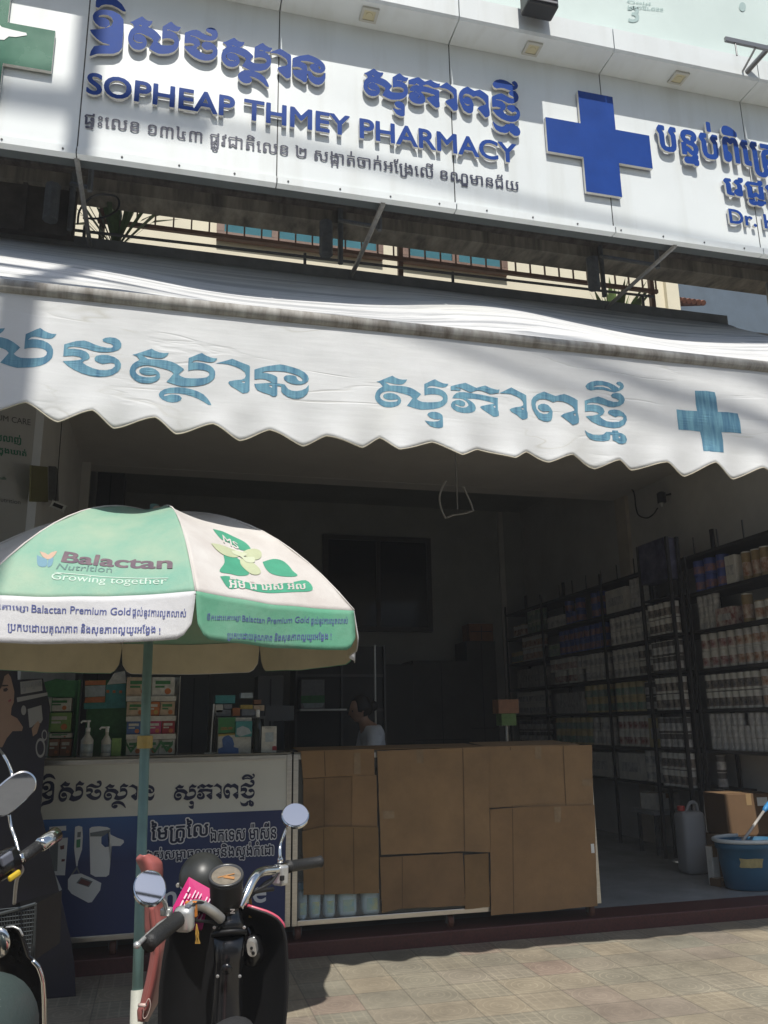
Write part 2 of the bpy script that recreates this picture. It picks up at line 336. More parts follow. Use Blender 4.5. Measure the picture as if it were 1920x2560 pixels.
[[214,94,214,40,212,29,208,20,202,11,192,5,179,1,162,0,150,1,140,3,131,7,124,12,123,12,112,5,98,1,79,0,61,1,47,5,37,11,30,19,26,29,24,40,24,134,26,141,32,145,43,146,64,146,64,130,52,128,48,126,47,124,47,40,49,30,54,22,64,18,90,17,98,19,104,22,108,27,110,33,111,40,111,94,134,94,134,40,136,30,142,22,150,18,162,17,175,18,184,22,189,30,191,40,191,94],[191,90,191,98,174,119,174,123,179,133,190,146,220,146,220,130,190,130,214,102,214,90],[111,90,111,98,95,119,94,123,97,129,104,139,110,146,140,146,140,130,110,130,134,102,134,90]],
[[34,90,34,98,18,119,17,123,20,129,27,139,33,146,63,146,63,130,33,130,57,102,57,90],[57,94,57,17,56,9,53,4,47,1,36,0,22,2,16,5,11,10,7,17,6,27,7,36,11,43,16,48,22,52,34,55,34,94],[34,17,34,38,27,36,24,32,23,27,24,22,27,19]],
[[208,95,208,40,206,27,202,18,195,10,185,4,172,1,156,0,128,4,111,18,105,40,105,107,103,117,98,124,89,128,76,130,64,128,55,124,49,117,48,107,48,59,24,59,24,107,30,129,48,142,76,146,105,142,122,129,128,107,128,40,130,30,135,22,144,18,156,17,169,18,178,22,183,30,184,40,184,95],[24,62,48,62,48,55,55,54,61,52,66,48,70,43,73,37,74,28,72,17,66,8,58,2,48,0,41,0,35,1,29,4,26,8,24,15],[48,17,54,18,57,22,58,32,56,35,48,38],[184,90,184,98,168,119,167,123,170,129,177,139,183,146,214,146,214,130,183,130,208,102,208,90]],
[[34,88,34,98,15,117,11,124,14,130,27,146,39,146,46,148,48,152,48,168,71,168,71,152,70,146,67,140,63,135,57,132,49,130,27,130,57,102,57,88],[57,94,57,17,56,9,53,4,47,1,36,0,22,2,16,5,11,10,7,17,6,27,7,36,11,43,16,48,22,52,34,55,34,94],[34,17,34,38,27,36,24,32,23,27,24,22,27,19]],
[[42,105,38,111,34,115,30,123,36,133,46,146,116,146,116,130,46,130,63,111],[208,94,208,40,206,27,202,18,195,10,185,4,172,1,156,0,128,4,111,18,105,40,105,73,103,83,98,90,89,94,76,96,64,94,55,90,49,83,48,73,48,58,24,58,24,73,26,86,30,96,37,104,48,109,60,112,76,113,92,112,105,108,115,103,122,95,127,85,128,73,128,40,130,30,135,22,144,18,156,17,169,18,178,22,183,30,184,40,184,94],[24,62,48,62,48,55,55,54,61,52,66,48,70,43,73,37,74,28,72,17,66,8,58,2,48,0,41,0,35,1,29,4,26,8,24,15],[48,17,54,18,57,22,58,32,56,35,48,38],[184,90,184,98,168,119,167,123,170,129,177,139,183,146,214,146,214,130,183,130,208,102,208,90]],
[[137,94,137,12,136,7,132,3,127,1,119,0,97,0,97,17,104,17,110,18,113,21,114,24,114,65,50,65,50,12,49,7,46,3,40,1,32,0,10,0,10,17,18,17,23,18,26,21,27,24,27,94,50,94,50,82,114,82,114,94],[114,90,114,98,98,119,97,123,100,129,107,139,113,146,143,146,143,130,113,130,137,102,137,90],[27,90,27,98,11,119,10,123,13,129,20,139,26,146,56,146,56,130,26,130,50,102,50,90]],
[[24,0,24,95,22,97,18,98,12,98,12,116,30,116,38,114,43,111,46,106,48,98,48,20,80,50,111,20,111,110,110,118,106,125,98,128,88,130,65,130,49,132,36,137,30,143,26,151,24,161,24,186,48,186,48,161,49,154,55,148,65,146,100,146,110,145,119,142,126,137,130,130,133,121,134,110,134,0,108,0,80,26,51,0]],
[[24,0,24,122,21,126,15,129,5,130,-30,130,-30,146,28,146,36,143,41,138,45,132,47,124,48,114,48,0]],
[[-113,171,-118,172,-122,176,-124,181,-125,189,-124,197,-121,204,-115,211,-108,216,-98,219,-87,220,-69,217,-52,210,-36,201,-21,189,-21,171],[-106,187,-44,187,-57,195,-69,200,-79,203,-87,204,-95,203,-101,200,-105,195]],
[[-21,171,-38,171,-38,226,-21,226],[-113,171,-118,172,-122,176,-124,181,-125,189,-124,197,-121,204,-115,211,-108,216,-98,219,-87,220,-69,217,-52,210,-36,201,-21,189,-21,171],[-106,187,-44,187,-57,195,-69,200,-79,203,-87,204,-95,203,-101,200,-105,195]],
[[-70,216,-65,223,-59,228,-52,231,-44,232,-34,231,-27,226,-22,220,-20,211,-23,198,-28,191],[-56,212,-38,202,-36,205,-35,210,-37,216,-40,218,-50,217],[-113,171,-118,172,-122,176,-124,181,-125,189,-124,197,-121,204,-115,211,-108,216,-98,219,-87,220,-69,217,-52,210,-36,201,-21,189,-21,171],[-106,187,-44,187,-57,195,-69,200,-79,203,-87,204,-95,203,-101,200,-105,195]],
[[-80,-61,-80,-23,-93,-23,-93,-8,-57,-8,-57,-61]],
[[-74,-61,-90,-59,-101,-54,-108,-46,-110,-34,-110,-8,-89,-8,-89,-34,-88,-41,-83,-45,-68,-46,-63,-43,-60,-39,-59,-34,-59,-8,-39,-8,-39,-34,-41,-46,-47,-54,-58,-59]],
[[-114,-61,-114,-8,-92,-8,-92,-46,-74,-30,-56,-46,-56,-8,-35,-8,-35,-61,-59,-61,-74,-48,-90,-61]],
[[47,94,47,26,49,19,51,17,67,17,67,0,43,0,35,1,29,3,25,7,24,12,24,94],[24,90,24,98,8,119,7,123,10,129,17,139,23,146,53,146,53,130,23,130,47,102,47,90]],
[[29,159,15,161,9,164,4,168,1,174,0,181,2,191,8,198,18,202,32,204,32,188,27,188,22,186,20,184,19,181,21,176,28,174,35,176,41,179,46,184,52,202,52,214,71,214,69,197,66,183,59,172,51,165,40,160],[47,94,47,26,49,19,51,17,67,17,67,0,43,0,35,1,29,3,25,7,24,12,24,94],[24,90,24,98,8,119,7,123,10,129,17,139,23,146,53,146,53,130,23,130,47,102,47,90]],
[[6,159,6,174,30,174,39,175,44,178,46,181,46,189,44,192,36,194,29,192,24,187,6,187,6,213,4,217,0,218,0,232,12,232,18,231,22,229,24,225,24,204,31,208,40,209,51,207,59,202,64,194,66,184,63,170,58,165,52,162,44,160,34,159],[47,94,47,26,49,19,51,17,67,17,67,0,43,0,35,1,29,3,25,7,24,12,24,94],[24,90,24,98,8,119,7,123,10,129,17,139,23,146,53,146,53,130,23,130,47,102,47,90]],
[[-74,171,-81,172,-88,175,-94,179,-98,185,-101,192,-102,199,-101,207,-94,219,-88,224,-81,227,-74,228,-67,227,-60,224,-54,219,-47,207,-46,199,-47,192,-50,185,-54,179,-60,175,-67,172],[-74,186,-69,187,-65,190,-62,194,-61,199,-62,204,-65,209,-69,212,-74,213,-79,212,-84,209,-86,205,-87,199,-86,194,-83,190,-79,187]],
[[48,91,41,92,34,95,28,99,24,105,21,112,20,119,21,126,24,133,28,139,34,143,41,146,48,147,56,146,68,139,73,133,76,126,76,112,73,105,68,99,56,92],[48,106,53,107,57,110,60,114,61,119,60,124,58,128,53,132,43,132,39,129,36,124,35,119,36,114,39,110,43,107],[48,-1,41,0,34,3,28,8,24,13,21,20,20,28,21,35,24,42,28,47,34,52,41,55,48,56,56,55,62,52,73,42,76,35,76,20,73,13,62,3,56,0],[48,14,53,15,57,18,60,22,61,28,60,33,58,37,53,40,48,41,43,40,39,37,36,33,35,28,36,22,39,18,43,15]],
[[-102,171,-102,220,-84,220,-84,171],[-64,171,-64,220,-46,220,-46,171]],
[[-129,171,-129,188,-86,188,-74,174,-62,188,-19,188,-19,171]],
[[-84,171,-84,220,-65,220,-65,171]],
[[-81,170,-91,171,-99,173,-106,177,-113,187,-114,194,-112,202,-109,209,-103,214,-91,218,-74,220,-74,205,-83,205,-90,203,-94,200,-95,196,-94,192,-92,189,-87,187,-79,186,-69,187,-61,191,-54,196,-49,204,-45,214,-44,226,-26,226,-27,210,-32,197,-40,186,-52,177,-65,172]],
[[79,0,63,1,49,4,38,10,31,17,26,27,24,39,47,39,49,29,55,22,65,18,79,17,93,18,103,22,109,29,111,39,111,108,109,117,103,124,93,128,79,130,65,128,55,124,49,117,47,108,47,93,48,88,51,85,56,83,63,82,79,82,79,64,51,64,42,67,34,71,29,76,26,84,24,93,24,108,26,119,31,129,38,137,49,142,63,145,79,146,96,145,110,142,120,137,128,129,133,119,134,108,134,39,133,27,128,17,120,10,110,4,96,1]],
[[94,0,73,1,55,5,42,12,32,22,26,34,24,49,24,160,12,160,12,177,36,177,41,176,45,174,47,171,48,167,48,49,49,39,53,31,59,25,68,20,80,18,94,17,108,18,120,20,129,25,135,31,139,39,140,49,140,126,116,105,90,126,90,90,96,90,96,73,67,73,67,146,90,146,116,125,140,146,164,146,164,49,162,34,156,22,146,12,133,5,115,1]],
[[24,0,24,104,26,117,30,128,36,136,46,142,57,145,83,146,93,144,108,136,122,144,132,146,158,145,170,142,179,136,186,127,190,116,191,102,191,0,168,0,168,102,166,114,162,123,154,128,144,130,133,128,125,123,121,116,119,106,119,0,96,0,96,106,95,116,90,123,82,128,72,130,61,128,54,123,49,114,48,102,48,17,60,17,60,0]],
[[79,0,63,1,49,5,38,12,31,22,26,34,24,49,24,162,12,162,12,178,34,178,41,177,45,174,47,168,47,49,49,35,55,25,65,19,79,17,118,17,86,55,86,103,88,108,96,113,102,114,134,114,134,98,108,98,108,61,134,17,128,0]],
[[-128,-61,-128,-34,-127,-27,-124,-20,-117,-14,-108,-10,-95,-7,-79,-6,-63,-7,-50,-10,-41,-14,-35,-20,-30,-34,-30,-61,-51,-61,-51,-34,-53,-27,-57,-22,-66,-19,-79,-18,-93,-19,-101,-22,-106,-27,-108,-34,-108,-61]],
[[-109,-60,-116,-58,-122,-54,-126,-49,-129,-42,-130,-34,-128,-21,-122,-12,-112,-8,-94,-6,-94,-22,-102,-23,-106,-25,-109,-28,-110,-33,-109,-37,-107,-40,-103,-43,-98,-44,-90,-41,-83,-35,-78,-33,-75,-33,-64,-41,-56,-44,-51,-43,-48,-40,-46,-36,-54,-34,-59,-31,-62,-26,-61,-14,-58,-10,-52,-6,-45,-5,-37,-7,-31,-10,-25,-20,-13,-20,-13,-36,-26,-36,-31,-48,-35,-53,-40,-57,-47,-60,-54,-61,-62,-60,-69,-56,-77,-50,-83,-56,-90,-60,-95,-61]],
[[-127,-42,-125,-36,-118,-34,-78,-29,-61,-26,-53,-23,-52,-22,-52,-19,-79,-25,-106,-19,-106,-27,-127,-27,-127,-14,-125,-8,-122,-6,-106,-6,-79,-14,-52,-6,-36,-6,-33,-8,-32,-10,-32,-28,-36,-31,-60,-37,-106,-43,-106,-49,-52,-43,-52,-38,-32,-38,-32,-61,-52,-61,-52,-54,-106,-61,-123,-61,-126,-60,-127,-58]],
[[-112,-61,-119,-60,-124,-58,-127,-53,-128,-47,-128,-34,-127,-27,-124,-20,-117,-14,-108,-10,-95,-7,-79,-6,-63,-7,-50,-10,-41,-14,-35,-20,-30,-34,-30,-61,-51,-61,-51,-34,-53,-27,-57,-22,-66,-19,-79,-18,-93,-19,-101,-22,-106,-27,-108,-34,-108,-45,-106,-48,-101,-49,-85,-49,-85,-61]],
[[-56,-61,-53,-55,-54,-53,-56,-52,-114,-55,-124,-51,-126,-48,-128,-41,-127,-36,-124,-31,-118,-27,-57,-20,-52,-15,-62,-15,-62,-6,-30,-6,-31,-16,-33,-20,-37,-24,-48,-28,-103,-35,-106,-36,-108,-38,-107,-43,-105,-44,-98,-44,-30,-37,-30,-51,-31,-55,-35,-60,-39,-61]],
[[-47,-61,-53,-60,-58,-57,-62,-50,-110,-53,-120,-52,-127,-49,-133,-43,-135,-35,-134,-29,-131,-24,-126,-20,-109,-16,-62,-16,-62,-6,-41,-6,-41,-16,-26,-16,-26,-28,-41,-28,-41,-37,-37,-38,-34,-41,-32,-48,-33,-53,-36,-57,-40,-60],[-62,-38,-62,-28,-105,-28,-111,-29,-114,-31,-115,-34,-113,-38,-106,-40,-90,-40]],
[[-127,-61,-127,-6,-106,-6,-79,-20,-52,-6,-32,-6,-32,-61,-52,-61,-52,-23,-79,-37,-106,-23,-106,-47,-96,-47,-96,-61]],
[[48,94,48,-30,51,-35,55,-39,65,-44,81,-43,89,-39,94,-33,96,-24,96,-12,119,-12,119,-26,118,-37,112,-46,105,-53,95,-58,84,-60,72,-61,60,-60,49,-58,39,-53,31,-46,26,-37,24,-26,24,94],[24,90,24,98,8,119,7,123,10,129,17,139,23,146,54,146,54,130,23,130,48,102,48,90]],
[[-131,-61,-130,-45,-128,-33,-125,-23,-116,-11,-110,-8,-100,-6,-88,-8,-80,-16,-69,-34,-67,-41,-64,-45,-60,-46,-55,-45,-52,-42,-48,-28,-48,-6,-27,-6,-28,-26,-32,-40,-37,-51,-43,-57,-59,-62,-69,-60,-76,-56,-81,-49,-94,-23,-100,-21,-103,-22,-105,-24,-108,-31,-110,-43,-110,-61]],
[[-90,-61,-109,-59,-117,-56,-122,-51,-126,-44,-127,-29,-86,-19,-71,-14,-51,-6,-31,-6,-32,-26,-36,-35,-41,-43,-48,-50,-57,-55,-67,-58,-78,-60],[-89,-46,-81,-45,-65,-38,-58,-34,-54,-28,-52,-22,-66,-28,-106,-39,-104,-42,-96,-45]],
[[50,96,50,17,63,17,63,0,50,0,50,-27,48,-38,42,-47,34,-53,24,-58,0,-61,-12,-60,-23,-58,-32,-53,-39,-46,-44,-37,-45,-24,-59,-24,-59,-12,-25,-12,-25,-24,-24,-30,-21,-35,-17,-39,-12,-42,-6,-44,0,-44,13,-42,23,-35,26,-30,26,0,2,0,2,17,26,17,26,96],[26,90,26,98,10,119,9,123,12,129,19,139,25,146,56,146,56,130,25,130,50,102,50,90]],
[[-134,-61,-134,-47,-122,-47,-122,-6,-101,-6,-101,-20,-52,-20,-52,-6,-32,-6,-32,-61,-65,-61,-65,-47,-52,-47,-52,-34,-101,-34,-101,-61]],
]
# each line of lettering: width, then (letter, x, y)
LAYOUT = {
'address': (24393, [(16,0,0),(51,635,0),(38,635,0),(34,1021,0),(22,1309,0),(1,2237,0),(43,3132,0),(45,3767,0),(46,4628,0),(45,5263,0),(16,6384,0),(55,7019,0),(32,7019,-190),(23,7019,0),(6,7345,0),(27,7980,0),(11,8268,0),(28,8903,0),(34,8903,0),(22,9191,0),(1,10119,0),(44,11014,0),(24,12026,0),(4,12954,0),(47,13589,0),(27,13589,0),(11,13877,0),(41,14512,0),(5,14512,0),(27,15127,0),(0,15415,0),(41,16051,0),(25,16051,0),(35,16686,0),(54,16974,0),(4,17261,0),(34,17896,0),(22,18184,0),(29,19112,0),(1,19372,0),(10,20007,0),(49,21247,0),(19,21247,0),(27,21882,0),(14,22170,0),(6,22805,0),(42,23440,0),(20,23440,0)]),
'clinic': (4424, [(15,0,0),(14,635,0),(51,1270,0),(15,1270,0),(41,1905,0),(17,1905,0),(28,2540,0),(34,2540,0),(54,2828,0),(2,3115,0),(27,3750,0),(38,4038,0)]),
'doctor': (3759, [(34,0,0),(23,288,0),(6,614,0),(48,1249,0),(15,1249,0),(10,1884,0),(49,3124,0),(28,3124,0),(11,3124,0)]),
'milk': (5556, [(12,0,0),(30,599,0),(0,599,0),(34,1235,0),(9,1523,0),(27,2158,0),(38,2446,0),(34,2832,0),(2,3120,0),(27,3755,0),(34,4043,0),(19,4331,0),(57,4966,0),(27,5268,0)]),
'growth': (7443, [(16,0,0),(50,635,0),(22,635,0),(41,1563,0),(14,1563,0),(32,2198,0),(23,2198,0),(0,2524,0),(27,3160,0),(21,3448,0),(22,3736,0),(32,4664,0),(11,4664,0),(22,5299,0),(27,6227,0),(24,6515,0),(41,7443,0)]),
'quality': (16803, [(54,0,0),(15,287,0),(0,922,0),(15,1558,0),(34,2193,0),(9,2481,0),(27,3116,0),(20,3404,0),(2,4357,0),(31,4992,0),(10,4992,0),(18,6232,0),(27,6867,0),(17,7155,0),(14,8050,0),(28,8685,0),(4,8685,0),(24,9320,0),(31,10248,0),(1,10248,0),(18,10883,0),(27,11518,0),(17,11806,0),(22,12441,0),(58,13369,0),(20,13369,0),(32,14322,0),(21,14322,0),(25,14610,0),(35,15245,0),(4,15533,0),(56,16168,0),(4,16168,0)]),
'micro': (3062, [(36,0,0),(19,288,0),(54,923,0),(0,1210,0),(32,1846,0),(36,1846,0),(22,2134,0)]),
'special': (5832, [(26,0,0),(0,635,0),(34,1271,0),(12,1559,0),(24,2158,0),(19,3346,0),(39,3981,0),(27,3981,0),(24,4269,0),(40,5197,0),(29,5197,0),(14,5197,0)]),
'pressure': (6202, [(23,0,0),(27,326,0),(24,614,0),(41,1542,0),(24,1542,0),(19,2470,0),(53,3105,0),(27,3105,0),(13,3393,0),(7,4028,0),(27,5279,0),(19,5567,0)]),
'pressureb': (4680, [(14,0,0),(28,635,0),(4,635,0),(24,1270,0),(51,2198,0),(4,2198,0),(41,2833,0),(0,2833,0),(37,3469,0),(34,3469,0),(9,3757,0),(27,4392,0)]),
'love': (3383, [(54,0,0),(24,287,0),(22,1215,0),(27,2143,0),(8,2431,0),(41,3383,0)]),
'care': (4338, [(34,0,0),(24,288,0),(29,1216,0),(0,1216,0),(52,1852,0),(31,1852,-190),(4,1852,0),(3,2487,0),(27,3415,0),(11,3703,0),(41,4338,0)]),
'ribbon': (6099, [(25,0,0),(30,635,0),(19,635,0),(6,1530,0),(29,2165,0),(34,2425,0),(25,2713,0),(24,3348,0),(25,4536,0),(28,5171,0),(22,5171,0)]),
'standee': (3394, [(24,0,0),(50,928,0),(33,928,-190),(5,928,0),(24,1543,0),(58,2471,0),(27,2471,0),(11,2759,0)]),
}
# outlines of the heading letters, read off the awning (photo pixels = origin + xy/scale)
DSP = {
'sa': ((920, 920, 7.541), [[(145,272),(200,262),(290,225),(380,190),(445,165),(500,200),(570,228),(640,242),(722,238),(700,280),(660,315),(620,330),(560,330),(490,322),(420,305),(320,282),(322,292),(360,318),(400,345),(500,348),(600,355),(700,370),(790,395),(870,435),(930,475),(985,515),(940,560),(900,605),(950,640),(1010,662),(1100,668),(1200,668),(1290,662),(1350,650),(1385,620),(1390,580),(1360,550),(1310,530),(1240,520),(1170,518),(1100,525),(1048,538),(1042,430),(1042,325),(1120,290),(1190,255),(1245,235),(1310,275),(1380,305),(1430,318),(1497,322),(1475,360),(1440,385),(1390,392),(1320,385),(1250,370),(1180,360),(1130,368),(1088,405),(1150,395),(1230,400),(1310,415),(1390,450),(1440,490),(1475,545),(1482,600),(1475,660),(1440,705),(1390,745),(1320,775),(1220,797),(1100,806),(980,808),(880,785),(790,755),(718,730),(760,680),(800,625),(825,590),(780,550),(720,525),(640,500),(560,480),(480,460),(400,450),(330,455),(270,475),(230,505),(215,545),(230,585),(270,620),(330,642),(400,653),(470,653),(530,645),(555,620),(540,605),(500,612),(430,618),(370,612),(310,592),(280,565),(275,535),(300,505),(350,490),(410,485),(470,495),(530,520),(580,560),(605,600),(612,640),(600,680),(560,720),(500,745),(430,758),(350,755),(280,740),(210,700),(160,650),(130,600),(122,550),(135,490),(160,440),(210,395),(270,362),(245,330),(215,295)]]),
'u': ((920, 920, 7.541), [[(1095,905),(1120,870),(1180,850),(1260,852),(1330,875),(1375,910),(1388,950),(1388,1130),(1370,1150),(1310,1160),(1240,1148),(1160,1120),(1100,1070),(1050,1010),(1110,1025),(1200,1035),(1290,1030),(1330,1010),(1350,985),(1300,995),(1230,990),(1150,960)]]),
'tha': ((0, 820, 5.184), [[(835,225),(900,205),(990,180),(1090,170),(1150,185),(1230,220),(1310,245),(1400,262),(1455,260),(1470,235),(1440,210),(1380,195),(1335,175),(1330,150),(1370,132),(1430,125),(1500,135),(1550,165),(1575,210),(1570,255),(1535,290),(1470,312),(1390,320),(1290,318),(1200,300),(1120,275),(1040,258),(960,250),(900,258),(870,280),(960,280),(1050,290),(1120,315),(1155,350),(1165,390),(1140,415),(1095,430),(1070,455),(1120,490),(1200,525),(1290,548),(1380,550),(1450,535),(1490,500),(1485,465),(1440,455),(1390,462),(1330,470),(1270,450),(1230,425),(1225,395),(1250,365),(1320,350),(1400,355),(1480,380),(1540,420),(1570,470),(1565,520),(1530,570),(1460,612),(1380,632),(1280,637),(1170,625),(1060,595),(960,550),(880,500),(815,440),(920,435),(1020,425),(1070,408),(1030,382),(950,370),(870,375),(822,378)]]),
'sub': ((310, 850, 5.184), [[(450,700),(470,665),(520,635),(600,615),(700,608),(790,615),(880,635),(960,662),(1030,700),(1080,750),(1115,800),(1133,840),(1095,838),(1040,800),(970,760),(890,725),(800,700),(720,688),(640,685),(570,688),(525,700),(515,725),(560,715),(610,700),(670,703),(720,715),(750,745),(735,775),(690,797),(630,805),(560,795),(500,770),(460,735)]]),
'aa': ((310, 850, 5.184), [[(1150,300),(1230,280),(1310,258),(1370,240),(1440,268),(1520,300),(1590,325),(1600,345),(1595,650),(1570,675),(1510,685),(1480,668),(1420,630),(1350,590),(1318,550),(1330,530),(1400,515),(1490,505),(1530,490),(1548,450),(1530,405),(1480,370),(1400,335),(1310,310),(1230,302)],[(1490,525),(1540,528),(1530,550),(1505,545)]]),
'no': ((540, 870, 6.636), [[(638,355),(740,325),(850,300),(960,285),(1070,272),(1160,290),(1270,320),(1390,360),(1470,405),(1520,455),(1540,510),(1525,550),(1480,585),(1410,605),(1330,605),(1250,590),(1180,560),(1135,525),(1122,490),(1150,460),(1210,448),(1280,455),(1330,470),(1345,510),(1375,545),(1425,552),(1440,520),(1400,480),(1330,445),(1240,415),(1130,392),(1000,382),(880,382),(800,390),(760,408),(840,415),(930,438),(990,465),(1018,490),(1018,585),(1090,595),(1140,605),(1165,640),(1200,680),(1260,705),(1340,712),(1420,700),(1490,670),(1540,610),(1538,700),(1510,760),(1450,810),(1370,838),(1280,835),(1190,805),(1120,760),(1085,720),(1080,630),(1018,625),(1018,770),(990,800),(940,802),(890,770),(780,735),(690,695),(655,650),(635,590),(760,582),(930,575),(890,545),(820,515),(740,505),(638,515)],[(870,605),(930,618),(930,660),(895,640)]]),
'pho': ((1110, 940, 7.541), [[(103,220),(200,190),(300,165),(390,145),(470,180),(540,210),(600,235),(680,210),(770,188),(850,225),(930,250),(1000,265),(1042,258),(1030,320),(960,335),(860,343),(790,315),(700,285),(620,280),(560,295),(495,325),(430,305),(350,270),(280,245),(195,235),(200,245),(260,262),(310,268),(270,300),(170,292),(105,295)]]),
'phob': ((1110, 940, 7.541), [[(135,440),(160,390),(210,345),(270,326),(360,321),(500,336),(700,358),(880,392),(1015,412),(1015,640),(1030,680),(1032,750),(990,770),(930,775),(880,745),(790,690),(700,630),(668,595),(700,575),(800,550),(900,530),(955,515),(880,495),(760,470),(640,450),(520,440),(410,445),(470,475),(530,515),(570,560),(588,620),(570,670),(520,700),(440,715),(330,712),(230,690),(160,650),(115,600),(110,555),(140,505),(200,478),(270,470),(340,490),(380,520),(385,560),(350,590),(290,585),(230,560),(185,550),(200,575),(260,600),(330,615),(400,608),(445,575),(440,540),(400,490),(340,455),(270,442),(200,442)],[(920,580),(965,555),(965,605)]]),
'aab': ((1110, 940, 7.541), [[(1045,322),(1110,295),(1190,255),(1262,220),(1330,255),(1420,300),(1510,340),(1550,365),(1560,500),(1565,640),(1585,700),(1585,780),(1550,805),(1480,815),(1440,785),(1370,730),(1270,675),(1235,635),(1260,615),(1340,590),(1440,575),(1490,555),(1500,520),(1480,470),(1430,420),(1350,380),(1260,345),(1180,335),(1080,330)],[(1440,605),(1500,598),(1510,635),(1480,628)]]),
'po': ((1310, 930, 5.53), [[(105,390),(130,345),(190,300),(280,268),(350,295),(440,330),(500,315),(555,305),(620,330),(690,365),(735,395),(742,560),(762,640),(762,695),(730,715),(680,728),(640,695),(570,640),(515,600),(560,570),(640,550),(690,535),(700,515),(670,475),(610,435),(540,405),(470,395),(410,412),(350,385),(290,368),(220,370),(180,395),(165,440),(180,505),(220,550),(280,575),(330,570),(365,540),(330,535),(280,540),(230,520),(200,490),(200,460),(240,435),(290,432),(340,450),(380,490),(405,540),(400,620),(385,660),(340,680),(280,672),(210,640),(160,570),(120,500),(105,440)],[(680,580),(715,570),(710,605)]]),
'ii': ((1310, 930, 5.53), [[(845,200),(870,165),(920,138),(1000,123),(1080,130),(1160,150),(1240,185),(1310,230),(1325,200),(1290,185),(1265,165),(1280,145),(1320,138),(1360,165),(1378,200),(1365,235),(1310,265),(1250,285),(1180,272),(1090,250),(1000,245),(920,258),(870,240)],[(940,215),(1000,190),(1080,188),(1160,210),(1220,260),(1150,228),(1080,208),(1000,208)]]),
'thb': ((1310, 930, 5.53), [[(832,400),(930,365),(1025,340),(1090,360),(1160,390),(1240,412),(1300,412),(1315,395),(1280,370),(1220,350),(1200,325),(1220,300),(1270,290),(1330,298),(1375,335),(1395,380),(1380,430),(1330,465),(1250,483),(1170,478),(1090,450),(1010,430),(930,425),(880,435),(860,458),(950,452),(1040,465),(1095,500),(1115,545),(1095,585),(1045,612),(1090,650),(1150,680),(1230,690),(1310,685),(1365,660),(1380,625),(1350,605),(1310,605),(1270,622),(1220,600),(1170,575),(1160,550),(1185,525),(1250,515),(1320,525),(1380,560),(1420,610),(1428,660),(1400,720),(1330,762),(1240,773),(1140,760),(1030,730),(930,680),(850,610),(950,605),(1040,580),(1000,555),(920,545),(838,552)]]),
'mi': ((1310, 930, 5.53), [[(845,795),(890,830),(960,860),(1040,872),(1100,860),(1140,825),(1220,828),(1222,805),(1300,808),(1310,835),(1360,845),(1410,875),(1435,925),(1420,970),(1370,990),(1310,985),(1270,960),(1225,940),(1222,865),(1195,865),(1192,920),(1170,945),(1100,955),(1000,945),(920,915),(880,870)],[(1310,880),(1340,885),(1330,915),(1312,905)]]),
'plus': ((1670, 960, 8.295), [[(540,150),(780,155),(945,183),(975,300),(990,480),(1003,597),(1200,602),(1405,632),(1450,800),(1470,1052),(1270,1025),(1078,1015),(1110,1180),(1130,1432),(900,1420),(715,1400),(690,1170),(650,995),(440,960),(225,942),(200,750),(175,525),(390,555),(583,570),(555,430)]]),
}
HAT = [(215,30),(225,0),(300,-30),(400,-15),(480,20),(540,75),(590,160),(560,155),(500,115),(420,75),(330,65),(270,80),(240,110),(212,100)]
OOBODY = [(175,220),(200,175),(260,150),(340,148),(430,165),(510,210),(555,270),(560,360),(550,480),(540,630),(500,680),(430,705),(330,705),(220,705),(135,735),(150,680),(190,620),(260,610),(380,610),(440,595),(470,575),(400,590),(300,565),(220,510),(165,450),(140,405),(250,400),(350,385),(420,350),(440,290),(420,240),(360,205),(290,200),(240,215),(225,250),(260,245),(320,250),(370,285),(380,340),(330,365),(260,355),(205,310),(180,265)]
OOHOLE = [(300,440),(380,410),(490,405),(485,490),(430,520),(370,505)]
AWN_Y = 3.70
def dsp_polys(key):
    (x0, y0, s), polys = DSP[key]
    return [[(q.x, q.z) for q in (atY(x0+a/s, y0+b/s, AWN_Y) for a, b in p)] for p in polys]
def move(polys, dx, dz, sx=1, sz=1, cx=0, cz=0):
    return [[(cx+(x-cx)*sx+dx, cz+(z-cz)*sz+dz) for x, z in p] for p in polys]
# the whole heading in the awning plane (metres): list of polygons groups in reading order
def heading():
    out = []
    sa = dsp_polys('sa'); 
    def fit(polys, x0, x1, z0, z1):
        xs = [p[0] for q in polys for p in q]; zs = [p[1] for q in polys for p in q]
        a, b, c, d = min(xs), max(xs), min(zs), max(zs)
        return [[(x0+(x-a)/(b-a)*(x1-x0), z0+(z-c)/(d-c)*(z1-z0)) for x, z in q] for q in polys]
    r1 = zm(0, 820, 5.184); r2 = zm(310, 850, 5.184)
    # first sa of the awning, its right edge in view
    pR = atY(*r1(708, 400), AWN_Y); pT = atY(*r1(540, 105), AWN_Y); pB = atY(*r1(400, 545), AWN_Y)
    wS = atY(*r2(1172, 430), AWN_Y).x - atY(*r2(72, 390), AWN_Y).x
    out.append(('sa1', fit(sa, pR.x-wS, pR.x+.0, pB.z, pT.z+.035)))
    out.append(('tha', dsp_polys('tha')))
    a = atY(*r2(72, 390), AWN_Y); b = atY(*r2(1203, 430), AWN_Y); t = atY(*r2(360, 112), AWN_Y); bo = atY(*r2(900, 612), AWN_Y)
    out.append(('sa2', fit(sa, a.x, b.x, bo.z, t.z)))
    out.append(('sub', dsp_polys('sub'))); out.append(('aa', move(dsp_polys('aa'), .012, 0))); out.append(('no', dsp_polys('no')))
    for k in ('sa', 'u', 'pho', 'phob', 'aab', 'po', 'ii', 'thb', 'mi'): out.append((k, dsp_polys(k)))
    return out
HEAD = heading()
